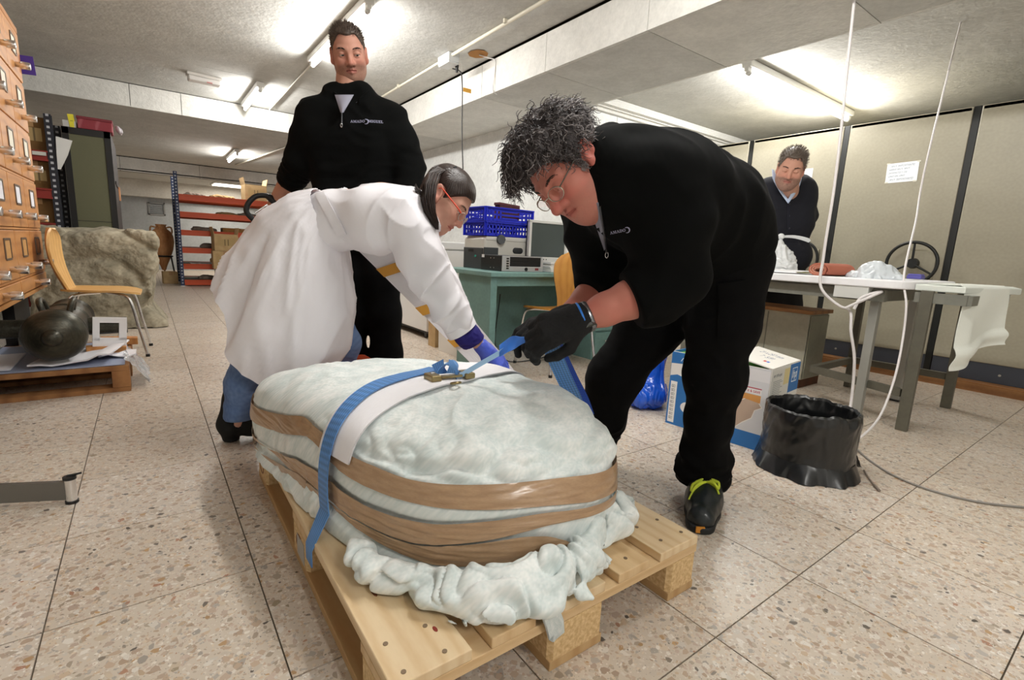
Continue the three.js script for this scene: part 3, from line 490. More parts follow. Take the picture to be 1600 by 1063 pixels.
{
  const [lo, hi] = boundsOf(spill, 0.03); lo.y = 0.145;
  const base = bonesField(spill);
  const f = (x, y, z) => { let d = base(x, y, z); const w = noise(x * 9, y * 9, z * 9); const a = x * 0.86 - z * 0.5 + 0.04 * w, rr = x * 0.5 + z * 0.86; const gv = (v) => Math.pow(1 - Math.min(1, Math.abs(v) * 1.15), 5); d += 0.013 * gv(noise(a * 8 + w * 1.2, rr * 4 + w, y * 6)) + 0.006 * gv(noise(a * 17 + w * 2, rr * 9 + 3, y * 15)) - 0.009 * noise(a * 10, rr * 6, y * 9) - 0.001 * noise(x * 50, y * 50, z * 50) - 0.006; return smax(d, 0.1455 - y, 0.004); };
  const g = nets(f, lo, hi, 0.0042, 0.02);
  const p = g.attributes.position, u = g.attributes.uv; for (let i = 0; i < p.count; i++) u.setXY(i, p.getX(i) * 1.7 - p.getY(i) * 0.9, p.getZ(i) * 1.7 - p.getY(i) * 1.1);
  part('blanket_folds', g, felt, bundle);
  // hanging corner over the pallet's edge
  const tail = [[[836, 935], [872, 930]], [[846, 962], [876, 952]], [[852, 978], [884, 972]], [[858, 996], [884, 990]], [[860, 1003], [864, 1000]]].map(([a, b], i) => [0, 0.33, 0.67, 1].map((t) => { const A = atAxis(...a, 2, -0.604), B = atAxis(...b, 2, -0.604); const q = A.lerp(B, t); q.z += 0.006 * Math.sin(t * 9 + i) + (i === 0 ? -0.02 : 0); return q; }));
  part('blanket_corner', thick(tail, 0.004), felt, bundle);
  const flap = [[[952, 762], [962, 778], [968, 800]], [[968, 770], [976, 792], [964, 826]], [[982, 776], [987, 800], [968, 840]], [[992, 792], [988, 806], [950, 842]]].map((r, i) => r.map((q, k) => atY(q[0], q[1], [0.26, 0.2, 0.156][k] - i * [0.02, 0.012, 0.002][k])));
  const fine = []; for (let i = 0; i < 28; i++) { const row = []; for (let j = 0; j < 22; j++) { const a = i / 27 * 3, b = j / 21 * 2, i0 = Math.min(2, Math.floor(a)), j0 = Math.min(1, Math.floor(b)); const q = flap[i0][j0].clone().lerp(flap[i0 + 1][j0], a - i0).lerp(flap[i0][j0 + 1].clone().lerp(flap[i0 + 1][j0 + 1], a - i0), b - j0); const w = 0.008 * ridge(a * 1.6, b * 1.1, 4.4); q.x += w; q.z += w; row.push(q); } fine.push(row); }
  part('blanket_corner', thick(fine, 0.004), felt, bundle);
}
const tapeTex = dataTex(256, (u, v) => { const k = 0.5 + 0.4 * pn(u, v, 6, 2) + 0.25 * pn(u, v * 1, 34, 6); return mixc([190, 158, 124], [166, 132, 100], clamp(k)); });
const tapeMat = mat(0xffffff, 0.3, { map: tapeTex, clearcoat: 0.5, clearcoatRoughness: 0.22, transmission: 0 });
function tapeBand(top, bot, a0, a1, off, label) {
  const rows = []; const N = 360, M = 18;
  for (let i = 0; i <= M; i++) { const row = []; for (let j = 0; j <= N; j++) { const th = wrapT(lerp(a0, a1, j / N)); const y = lerp(top(th), bot(th), i / M); const p = sideHit(th, y), n = bNormal(p); const arc = th * 0.45; const w = noise(arc * 3, y * 4, 2.5); const d = off + 0.0022 * ridge(arc * 5 + w * 0.7, y * 55 + w * 2.5, 1.1) + 0.0012 * ridge(arc * 9, y * 130 + w * 3, 5.2) + 0.0015 * noise(arc * 26, y * 6, 9); row.push(p.addScaledVector(n, d)); } rows.push(row); }
  return part('tape_band', sheet(rows, (i, j) => [i / M * 0.12 * 8, j / N * 12]), tapeMat, bundle, label);
}
tapeBand(T1, B1, -Math.PI, Math.PI, 0.003, 'upper brown packing tape band'); tapeBand(T2, G1, -Math.PI, Math.PI, 0.003, 'middle brown packing tape band'); tapeBand(G2, B3, -Math.PI, Math.PI, 0.0045, 'lower brown packing tape band');
// ---------- strap, foam strip and buckle over the bundle ----------
// ribbon over the bundle in the vertical plane through A and B (plan points), offset sideways by s
function overRibbon(A, B, w, off, a0, a1, n = 120, m = 6, wob = 0) {
  const dir = V(B.x - A.x, 0, B.z - A.z).normalize(), side = V(-dir.z, 0, dir.x), rows = [];
  const mid = A.clone().add(B).multiplyScalar(0.5), L = A.distanceTo(B);
  for (let i = 0; i <= n; i++) { const ang = lerp(a0, a1, i / n), row = []; for (let j = 0; j <= m; j++) { const s = (j / m - 0.5) * w; const c = V(mid.x, 0.2, mid.z).addScaledVector(side, s); const o = c.clone().addScaledVector(dir, -Math.cos(ang) * L * 1.0).add(V(0, Math.sin(ang) * 0.75, 0)); const p = hitFrom(o, c); p.addScaledVector(bNormal(p), off + wob * noise(p.x * 14, p.y * 14, p.z * 14)); row.push(p); } rows.push(row); }
  return rows;
}
const webTex = dataTex(128, (u, v) => { const k = 0.86 + 0.14 * Math.sin(v * 6.2832 * 40) * 0.6 + 0.1 * Math.sin(u * 6.2832 * 6); return [104 * k, 162 * k, 232 * k]; });
const strapMat = mat(0xffffff, 0.5, { map: webTex }), foamMat = mat(0xf4f2f6, 0.8, { bumpMap: plasterBump, bumpScale: 0.001 });
const SA = V(0.258, 0, -1.075), SB = V(1.0, 0, -1.36);
{
  const sd = V(-(SB.z - SA.z), 0, SB.x - SA.x).normalize();
  const fa = SA.clone().addScaledVector(sd, 0.015), fb = SB.clone().addScaledVector(sd, 0.01).add(V(0, 0, 0.09));
  single('foam_strip', thick(overRibbon(fa, fb, 0.135, 0.009, 0.42, 2.75, 110, 10, 0.003), 0.004), foamMat, 'white foam strip laid over the bundle under the blue strap', 'foam strip');
  const rows = overRibbon(SA, SB, 0.046, 0.0175, 0.02, 1.62, 120, 5, 0.001);
  const low = []; for (let j = 0; j <= 5; j++) { const p = rows[0][j].clone(); low.push(p); }
  const pre = [[0.0, -0.06], [0.0, -0.02]].map(([ox, oy]) => low.map((p) => V(0.2585 + ox, 0.146 + oy, p.z)));
  const strap = thing('ratchet_strap', 'blue webbing ratchet strap tied over the bundle and held by the bending man', 'strap');
  part('webbing', thick([...pre, ...rows.slice(0)], 0.0025), strapMat, strap);
}
// ---------- left side: card cabinet, stone, cannon, chair ----------
const chrome = mat(0xe6e6e6, 0.22, { metalness: 0.92 }), steelDark = mat(0x8d8f90, 0.35, { metalness: 0.9 }), blackPl = mat(0x151617, 0.5), black = mat(0x0d0d0e, 0.6);
const cardTex = dataTex(128, (u, v) => { const k = 0.5 + 0.4 * pn(u, v, 14, 2) + 0.2 * pn(u, v, 50, 4); return mixc([206, 178, 132], [182, 150, 104], clamp(k)); });
const card = mat(0xffffff, 0.8, { map: cardTex }), oak = mat(0xffffff, 0.42, { map: oakTex, bumpMap: oakTex, bumpScale: 0.0004, clearcoat: 0.2, clearcoatRoughness: 0.4 });
{
  const c = thing('card_cabinet', 'tall varnished wooden card index cabinet with rows of chrome-knobbed drawers at the left edge', 'cabinet');
  const X = -0.55, z0 = -4.55, z1 = -2.4;
  part('carcass', [bb(X - 0.5, 0.44, z0, X - 0.012, 2.03, z0 + 0.025), bb(X - 0.5, 0.44, z1, X - 0.012, 2.03, z1 - 0.025), bb(X - 0.5, 2.0, z0, X, 2.03, z1), bb(X - 0.5, 0.44, z0, X, 0.46, z1), bb(X - 0.5, 0.44, z0, X - 0.48, 2.03, z1)], oak, c);
  for (const [a, b] of [[z0 + 0.02, z0 + 0.48], [-3.15, z1 - 0.02]]) part('plinth', bb(X - 0.46, 0, a, X - 0.1, 0.44, b), black, c, 'dark base');
  const rows = [[0.465, 0.545], [0.555, 0.81], [0.82, 1.105], [1.115, 1.4], [1.41, 1.695], [1.705, 1.99]], W = 0.43;
  for (const [y0, y1] of rows) part('rail', bb(X - 0.02, y1, z0 + 0.02, X - 0.002, y1 + 0.011, z1), oak, c);
  rows.forEach(([y0, y1], ri) => { for (let k = 0; k < 5; k++) {
    if (ri === 0 && k % 2) continue;
    const a = z0 + 0.03 + k * W, b = a + (ri === 0 ? 2 : 1) * W - 0.012; if (b > z1 + 0.02) continue;
    const d = part('drawer', bb(X - 0.03, y0 + 0.004, a, X + 0.004, y1 - 0.004, b, 0.004), oak, c); const m = (a + b) / 2, h = y1 - y0;
    const ky = ri ? y0 + h * 0.23 : y0 + h * 0.5;
    part('knob', lathe([[0.0, 0.07], [0.017, 0.07], [0.021, 0.066], [0.021, 0.03], [0.016, 0.026], [0.014, 0.0], [0, 0]], 18).rotateZ(-Math.PI / 2).translate(X + 0.002, ky, m), chrome, d, 'chrome knob');
    if (ri) { const ly = y0 + h * 0.62, q = 0.045, w = 0.062; part('label_frame', [bb(X + 0.003, ly - q - 0.008, m - w, X + 0.009, ly - q + 0.002, m + w), bb(X + 0.003, ly + q, m - w, X + 0.009, ly + q + 0.01, m + w), bb(X + 0.003, ly - q, m - w - 0.01, X + 0.009, ly + q + 0.008, m - w), bb(X + 0.003, ly - q, m + w, X + 0.009, ly + q + 0.008, m + w + 0.01)], mat(0x77685a, 0.4, { metalness: 0.6 }), d);
      part('label_card', bb(X + 0.003, ly - q, m - w, X + 0.006, ly + q, m + w), mat(ri > 2 ? 0xe6e2d2 : ri === 2 ? 0xe9e9f0 : 0xc08f52, 0.7), d); }
  } });
}
single('purple_card', bx(0.075, 0.11, 0.004).rotateZ(0.06).translate(-0.524, 1.83, -4.553), mat(0x46309a, 0.6), 'small purple card sticking out behind the wooden card cabinet', 'card');
single('dark_case', bb(-0.99, 2.032, -3.9, -0.6, 2.2, -2.6, 0.02), mat(0x1b1b20, 0.5), 'dark case lying on top of the wooden card cabinet', 'case');
function rackShelf(o, x0, x1, zf, zb, levels, top, postM, beamM, deckM, bracing = true) {
  const post = (x, z) => { const p = part('upright', [bx(0.006, top, 0.07, x, top / 2, z), bx(0.05, top, 0.006, x + 0.022, top / 2, z - 0.033), bx(0.05, top, 0.006, x + 0.022, top / 2, z + 0.033)], postM, o); const hs = []; for (let y = 0.05; y < top; y += 0.05) hs.push(bx(0.002, 0.02, 0.012, x - 0.0035, y, z - 0.015), bx(0.02, 0.02, 0.002, x + 0.022, y, z + 0.0365)); part('slot_marks', hs, mat(0xb9bcc2, 0.6), p); part('foot', bx(0.07, 0.008, 0.09, x + 0.02, 0.004, z), chrome, p); };
  post(x0, zf); post(x0, zb); post(x1 - 0.05, zf); post(x1 - 0.05, zb);
  if (bracing) part('brace', [0.2, 0.7, 1.2].map((y, i) => rod(V(x0 + 0.02, y, i % 2 ? zf : zb), V(x0 + 0.02, y + 0.48, i % 2 ? zb : zf), 0.01)), postM, o);
  for (const y of levels) {
    part('beam', [bb(x0 + 0.05, y - 0.075, zf + 0.03, x1 - 0.05, y + 0.012, zf + 0.02), bb(x0 + 0.05, y - 0.002, zf + 0.042, x1 - 0.05, y + 0.012, zf - 0.02), bb(x0 + 0.05, y - 0.075, zf + 0.042, x1 - 0.05, y - 0.06, zf - 0.01)], beamM, o);
    part('beam', bb(x0 + 0.05, y - 0.075, zb - 0.02, x1 - 0.05, y + 0.012, zb - 0.03), beamM, o); part('deck', bb(x0 + 0.04, y - 0.018, zf - 0.02, x1 - 0.05, y, zb), deckM, o);
  }
}
const orange = mat(0xd4582f, 0.45), blueSteel = mat(0x27365c, 0.5), deckM = mat(0x6d675c, 0.7);
const RL = [0.09, 0.354, 0.615, 0.90, 1.19, 1.463];
{ const o = thing('shelving_rack', 'long orange and blue steel shelving rack at the far end of the aisle', 'shelving rack'); rackShelf(o, 0.44, 3.3, -9.82, -10.75, RL, 1.82, blueSteel, orange, deckM); }
function cartonBox(w, h, d, m, name, label, pos, turn, group, open, mark = true) {
  const t = thing(name, label, 'box', pos, turn, group);
  part('carton', [bx(w, h, 0.006, 0, h / 2, d / 2), bx(w, h, 0.006, 0, h / 2, -d / 2), bx(0.006, h, d, w / 2, h / 2, 0), bx(0.006, h, d, -w / 2, h / 2, 0), bx(w, 0.006, d, 0, 0.004, 0)], m, t);
  if (open) for (const s of [-1, 1]) part('flap', bx(0.006, h * 0.42, d, 0, h * 0.21, 0).rotateZ(-s * 0.2).translate(s * w / 2, h, 0), m, t);
  else { part('flap', bx(w / 2 - 0.002, 0.006, d, -w / 4, h, 0), m, t); part('flap', bx(w / 2 - 0.002, 0.006, d, w / 4, h, 0), m, t); part('tape', bx(0.05, h * 0.3, 0.0015, 0, h * 0.86, d / 2 + 0.004), mat(0xb08a5c, 0.35), t); }
  if (mark) { part('printed_panel', bx(w * 0.72, h * 0.38, 0.001, 0, h * 0.5, d / 2 + 0.0036), mat(0xffffff, 0.8, { map: printTex }), t); }
  return t;
}
const printTex = canvasTex(256, 128, (g, W, H) => { g.fillStyle = '#b99f6e'; g.fillRect(0, 0, W, H); g.strokeStyle = '#6f5f42'; g.lineWidth = 3; g.strokeRect(6, 6, W - 12, H - 12); g.lineWidth = 2; g.beginPath(); for (let y = 28; y < H - 10; y += 18) { g.moveTo(8, y); g.lineTo(W - 8, y); } g.moveTo(90, 8); g.lineTo(90, H - 8); g.stroke(); });
const CG = 'cardboard boxes stacked before the orange rack';
cartonBox(0.32, 0.3, 0.32, mat(0xd9d3c4, 0.8), 'cardboard_box', 'pale box on the floor at the bottom of the stack by the orange rack', [1.09, 0.002, -9.62], 0.03, CG, false);
cartonBox(0.34, 0.29, 0.33, card, 'cardboard_box', 'brown cardboard box in the middle of the stack by the orange rack', [1.06, 0.306, -9.62], -0.02, CG, false);
cartonBox(0.34, 0.27, 0.33, card, 'cardboard_box', 'open brown cardboard box on top of the stack by the orange rack', [1.08, 0.602, -9.62], 0.04, CG, true);
cartonBox(0.34, 0.28, 0.34, card, 'cardboard_box', 'open cardboard box with raised flaps on the top shelf of the orange rack', [1.63, 1.466, -10.1], 0.05, null, true);
cartonBox(0.34, 0.2, 0.3, card, 'cardboard_box', 'plain cardboard box on the fourth shelf behind the box stack', [1.5, 0.618, -10.1], 0.0, null, false, false);
cartonBox(0.34, 0.2, 0.3, card, 'cardboard_box', 'plain low cardboard box on the second shelf right of the box stack', [1.55, 0.357, -10.1], 0.05, null, false, false);
cartonBox(0.6, 0.075, 0.34, mat(0xd9b88a, 0.8, { map: cardTex }), 'wooden_tray', 'shallow wooden tray on the third shelf down of the orange rack', [1.4, 0.904, -10.1], 0.0, null, false, false);
{ // finds lying on the shelves
  const sm = mat(0x8b7c6f, 0.9, { bumpMap: plasterBump, bumpScale: 0.004 }), lumps = [[0.85, 3, 0.19, 0.06, 'pale brown stone fragment on the third shelf near the blue post'], [0.92, 2, 0.16, 0.07, 'grey stone fragment on the fourth shelf beside the box stack'], [0.74, 5, 0.15, 0.05, 'flat stone slab on the top shelf near the blue post'], [1.15, 5, 0.19, 0.05, 'second flat stone slab on the top shelf beside the open box'], [1.2, 4, 0.17, 0.045, 'flat pale fragment on the second shelf from the top'], [1.55, 4, 0.2, 0.05, 'broad flat fragment on the second shelf from the top'], [0.9, 0, 0.2, 0.06, 'dark stone fragment on the lowest shelf']];
  lumps.forEach(([x, l, r, h, lab], i) => { const q = bone(V(-r * 0.5, h * 0.5, 0), V(r * 0.5, h * 0.45, 0.02), r * 0.55, r * 0.4, 0.02, V(0, 1, 0), h / r * 1.5); const g = nets((a, b, c) => smax(boneD(q, a, b, c) + 0.02 * fbm(a * 9 + i * 3, b * 9, c * 9) + 0.012 * noise(a * 24, b * 24, c * 24 + i), -b, 0.01), V(-r * 1.3, -0.02, -r), V(r * 1.3, h * 2.5, r), 0.012, 0.04); const m = single('stone_fragment', g, i === 3 || i === 4 ? mat(0xb08e62, 0.9) : sm, lab, 'stone fragment'); m.position.set(x, RL[l] + 0.003, -10.05); });
  single('paper_sheet', thick([0, 1, 2, 3].map((i) => [0, 1, 2, 3, 4, 5].map((j) => V(0.6 + j * 0.1, 0.362 + 0.008 * Math.sin(j * 2 + i), -9.86 - i * 0.14))), 0.003), mat(0xf0f0ee, 0.7), 'white paper sheet lying on the second lowest shelf of the orange rack', 'paper');
  const bag = nets((a, b, c) => Math.hypot(a / 1.3, b / 0.7, c) - 0.09 + 0.02 * ridge(a * 9, b * 12, c * 9), V(-0.2, -0.1, -0.15), V(0.2, 0.12, 0.15), 0.009, 0.05); const m = single('paper_bag', bag, mat(0xc9a878, 0.8), 'crumpled brown paper bag on the second lowest shelf', 'bag'); m.position.set(0.98, 0.43, -10.0);
}
{ // terracotta jar
  const t = thing('terracotta_jar', 'large pointed terracotta jar standing beside the orange rack', 'jar', [0.245, 0.2, -10.7]);
  const pr = [[0.0, 0.0], [0.03, 0.01], [0.05, 0.08], [0.1, 0.2], [0.155, 0.36], [0.178, 0.5], [0.17, 0.6], [0.13, 0.68], [0.085, 0.72], [0.07, 0.76], [0.085, 0.79], [0.07, 0.795], [0.055, 0.76], [0.07, 0.7], [0.12, 0.62], [0.14, 0.5], [0.02, 0.1], [0, 0.08]];
  part('body', lathe(pr, 40), mat(0xf4cda0, 0.85, { map: dataTex(128, (u, v) => { const k = 0.5 + 0.6 * pn(u, v, 6, 3) + 0.2 * pn(u, v, 30, 7); return mixc([236, 214, 190], [170, 130, 100], clamp(k)); }), bumpMap: plasterBump, bumpScale: 0.006 }), t);
  for (const s of [-1, 1]) part('handle', tube([V(s * 0.075, 0.74, 0), V(s * 0.14, 0.75, 0), V(s * 0.155, 0.68, 0), V(s * 0.14, 0.62, 0)], 0.013, 20), mat(0xc99a6c, 0.85), t);
  const st = thing('jar_stand', 'dark iron ring stand holding the terracotta jar', 'stand', [0.245, 0, -10.7]);
  part('ring', new THREE.TorusGeometry(0.135, 0.014, 10, 36).rotateX(Math.PI / 2).translate(0, 0.45, 0), blackPl, st); for (let k = 0; k < 3; k++) { const a = k * 2.09 + 0.6; part('leg', rod(V(Math.cos(a) * 0.135, 0.45, Math.sin(a) * 0.135), V(Math.cos(a) * 0.2, 0, Math.sin(a) * 0.2), 0.013), blackPl, st); }
  cartonBox(0.2, 0.2, 0.2, card, 'cardboard_box', 'small cardboard box on the floor beside the jar stand', [0.31, 0.002, -10.35], 0.1, null, false, false);
}
{ // dark rack with boxes behind the card cabinet
  const o = thing('storage_rack', 'dark blue storage rack with red beams behind the card cabinet', 'shelving rack');
  rackShelf(o, -1.8, -0.585, -6.16, -6.76, [0.2, 0.864, 1.163, 1.484], 1.81, mat(0x20222c, 0.5), mat(0x8e2a22, 0.5), mat(0x5f5a50, 0.7), false);
  part('label_holder', bx(0.09, 0.03, 0.004, -0.69, 1.468, -6.115), mat(0xcfcfc8, 0.6), o);
  const G = 'brown boxes on the dark rack'; [[1.488, 0.29, 'top'], [1.167, 0.24, 'middle'], [0.868, 0.24, 'lower']].forEach(([y, h, w], i) => cartonBox(0.2, h, 0.34, mat(0xa08a66, 0.8, { map: cardTex }), 'cardboard_box', 'brown box on the ' + w + ' shelf of the dark rack behind the card cabinet', [-0.745, y, -6.36], 0.03, G, false, i < 2));
  single('hanging_paper', thick([[V(-0.57, 1.63, -6.12), V(-0.46, 1.61, -6.12)], [V(-0.575, 1.48, -6.1), V(-0.5, 1.48, -6.11)], [V(-0.58, 1.35, -6.12), V(-0.56, 1.35, -6.12)]], 0.002), mat(0xd9d9d6, 0.7), 'white paper hanging from the dark rack post', 'paper');
}
{ // olive cabinet with black frame
  const o = thing('olive_cabinet', 'tall olive-green panelled cabinet with a black frame behind the stone block', 'cabinet', [0, 0, 0]);
  const x0 = -0.56, x1 = -0.2, z = -6.5; const F = mat(0x191919, 0.5), ol = mat(0x67684f, 0.7, { bumpMap: fabricBump, bumpScale: 0.0008 });
  part('side_panel', bb(x0 + 0.04, 0.02, z + 0.004, x1 - 0.04, 1.72, z - 0.03), ol, o);
  part('frame', [bb(x0, 0, z + 0.012, x0 + 0.05, 1.78, z - 0.05), bb(x1 - 0.05, 0, z + 0.012, x1, 1.78, z - 0.05), bb(x0, 1.72, z + 0.012, x1, 1.78, z - 0.05), bb(x0, 0, z + 0.012, x1, 0.05, z - 0.05)], F, o);
  part('panel_joint', bb(x0 + 0.05, 0.915, z + 0.006, x1 - 0.05, 0.92, z), F, o);
  part('shelf_front', [bb(x1 - 0.02, 0, z - 0.05, x1, 1.78, z - 1.2), ...[0.3, 0.8, 1.3].map((y) => bb(x1 - 0.001, y, z - 0.1, x1 + 0.01, y + 0.03, z - 1.15))], mat(0x2b2523, 0.6), o);
  part('body', bb(x0, 0, z - 0.05, x1 - 0.02, 1.78, z - 1.2), F, o);
  const tag = part('hanging_tag', bx(0.012, 0.13, 0.09, x1 + 0.03, 1.2, z - 0.02), mat(0xc98f66, 0.7), o, 'pinkish tag');
  const rb = thing('red_box', 'dark red patterned box on top of the olive cabinet', 'box', [-0.31, 1.782, -6.62], 0.0);
  const rt = canvasTex(128, 64, (g, W, H) => { g.fillStyle = '#8d2f3a'; g.fillRect(0, 0, W, H); g.strokeStyle = '#a5545b'; g.lineWidth = 3; for (let i = -64; i < W; i += 16) { g.beginPath(); g.moveTo(i, H); g.lineTo(i + 40, 0); g.stroke(); } });
  part('box', bx(0.26, 0.09, 0.24, 0, 0.046, 0, 0.006), mat(0xffffff, 0.6, { map: rt }), rb); part('lid', bx(0.27, 0.025, 0.25, 0, 0.102, 0, 0.005), mat(0x7c2a34, 0.6), rb);
  const yc = thing('yellow_card', 'bright yellow card standing on the olive cabinet beside the red box', 'card', [-0.475, 1.782, -6.52], 0.1); part('card', bx(0.045, 0.12, 0.002, 0, 0.06, 0).rotateZ(0.1), mat(0xe6dc35, 0.6), yc); part('print', bx(0.02, 0.006, 0.001, 0, 0.06, 0.002).rotateZ(0.1), mat(0xa8a02c, 0.6), yc);
  single('paper_stack', bx(0.1, 0.06, 0.2, -0.5, 1.813, -6.62, 0.004), mat(0xcfcfcb, 0.7), 'pile of white papers beside the red box on the olive cabinet', 'papers'); single('paper_sheet', bx(0.1, 0.003, 0.2, -0.49, 1.784, -6.85), mat(0xcfcfcb, 0.7), 'white sheet lying on the olive cabinet behind the paper pile', 'paper');
  single('plastic_wrap', nets((a, b, c) => Math.hypot(a * 2.2, b, c * 2) - 0.06 + 0.02 * ridge(a * 20, b * 20, c * 20), V(-0.06, -0.1, -0.06), V(0.06, 0.1, 0.06), 0.005, 0.05).rotateZ(0.4).translate(-0.13, 1.83, -6.6), mat(0xb6adb2, 0.3), 'crumpled plastic wrap hanging off the red box', 'plastic');
}
{ // ancient carved stone block
  const tex = dataTex(256, (u, v) => { const k = 0.5 + 0.5 * pn(u, v, 5, 3) + 0.3 * pn(u, v, 18, 5) + 0.2 * pn(u, v, 60, 9); return mixc([178, 168, 146], [126, 120, 102], clamp(k)); });
  const f = (x, y, z) => {
    const ox = 0.02 * noise(y * 4, z * 3, 2), top = 0.845 + 0.025 * noise(x * 4, 1, z * 4);
    const right = y > 0.6 ? 0.085 : y > 0.25 ? lerp(0.02, 0.09, sstep(0.4, 0.62, y)) + 0.05 * Math.sin((y - 0.25) * 9) * (y < 0.6 ? 1 : 0) * 0.5 : lerp(0.13, 0.02, sstep(0.0, 0.2, y));
    const hx = (right + 0.78) / 2, cx = (right - 0.78) / 2;
    let d = smax(smax(Math.abs(x - cx) - hx - ox, Math.abs(z + 5.72) - 0.33 - (y < 0.12 ? 0.06 * (1 - y / 0.12) : 0), 0.1), y - top, 0.09);
    d += 0.03 * noise(x * 5, y * 5, z * 5) * 0.9 + 0.012 * noise(x * 15, y * 15, z * 15) + 0.006 * noise(x * 40, y * 40, z * 40);
    const arc = Math.hypot(x + 0.36, (y - 0.28) * 1.0); d += 0.03 * Math.exp(-((arc - 0.33) ** 2) / 0.0016) * sstep(-5.7, -5.42, z) + 0.022 * Math.exp(-((y - 0.72 + 0.14 * Math.sin(x * 5)) ** 2) / 0.0008) * sstep(-5.7, -5.42, z);
    return d * 0.8;
  };
  single('stone_block', nets(f, V(-0.95, 0.0, -6.2), V(0.25, 1.0, -5.25), 0.014, 0.07), mat(0xffffff, 0.95, { map: tex, bumpMap: plasterBump, bumpScale: 0.006 }), 'large weathered grey carved stone block standing behind the wooden chair', 'stone');
}
// plywood chairs
const plyA = mat(0xffffff, 0.35, { map: honeyTex }), plyB = mat(0xffffff, 0.4, { map: plyTex }), plyEdge = mat(0xd9b47a, 0.5);
function plyChair(label, pos, turn, ply, backTilt = 0.2) { // faces +z
  const t = thing('plywood_chair', label, 'chair', pos, turn);
  const seat = []; for (let i = 0; i <= 12; i++) { const row = []; for (let j = 0; j <= 12; j++) { const u = j / 12 * 2 - 1, v = i / 12 * 2 - 1; const w = 0.2 * (1 - 0.12 * Math.max(0, -v)) * Math.sqrt(Math.max(0.05, 1 - 0.5 * Math.pow(Math.abs(v), 6))); row.push(V(u * w, 0.435 - 0.012 * (1 - u * u) - 0.02 * Math.pow(Math.max(0, v), 3) + 0.006 * Math.max(0, -v), v * 0.2)); } seat.push(row); }
  part('seat', thick(seat, -0.012), ply, t);
  const back = []; for (let i = 0; i <= 16; i++) { const row = []; const v = i / 16; for (let j = 0; j <= 12; j++) { const u = j / 12 * 2 - 1; const w = lerp(0.12, 0.195, sstep(0, 0.7, v)) * Math.sqrt(Math.max(0.03, 1 - Math.pow(Math.max(0, (v - 0.72) / 0.28), 2.4) * 0.85)); row.push(V(u * w, 0.43 + v * 0.4, -0.19 - v * backTilt * 0.4 - 0.03 * Math.sin(v * 3.1) + 0.03 * u * u)); } back.push(row); }
  part('backrest', thick(back, 0.012), ply, t);
  for (const s of [-1, 1]) { part('leg', tube([V(s * 0.03, 0.418, 0.02), V(s * 0.15, 0.416, 0.1), V(s * 0.175, 0.4, 0.14), V(s * 0.19, 0.2, 0.185), V(s * 0.2, 0.012, 0.22)], 0.0095, 40), chrome, t); part('leg', tube([V(s * 0.03, 0.418, -0.02), V(s * 0.14, 0.416, -0.12), V(s * 0.165, 0.4, -0.15), V(s * 0.18, 0.2, -0.2), V(s * 0.19, 0.012, -0.24)], 0.0095, 40), chrome, t);
    for (const z of [0.221, -0.241]) part('glide', cyl(0.012, 0.013, 0.018, s * (z > 0 ? 0.2 : 0.19), 0.009, z, 12), blackPl, t); }
  return t;
}
plyChair('light plywood chair with chrome legs between the card cabinet and the stone block', [-0.245, 0, -4.3], 1.52, plyB, 0.15);
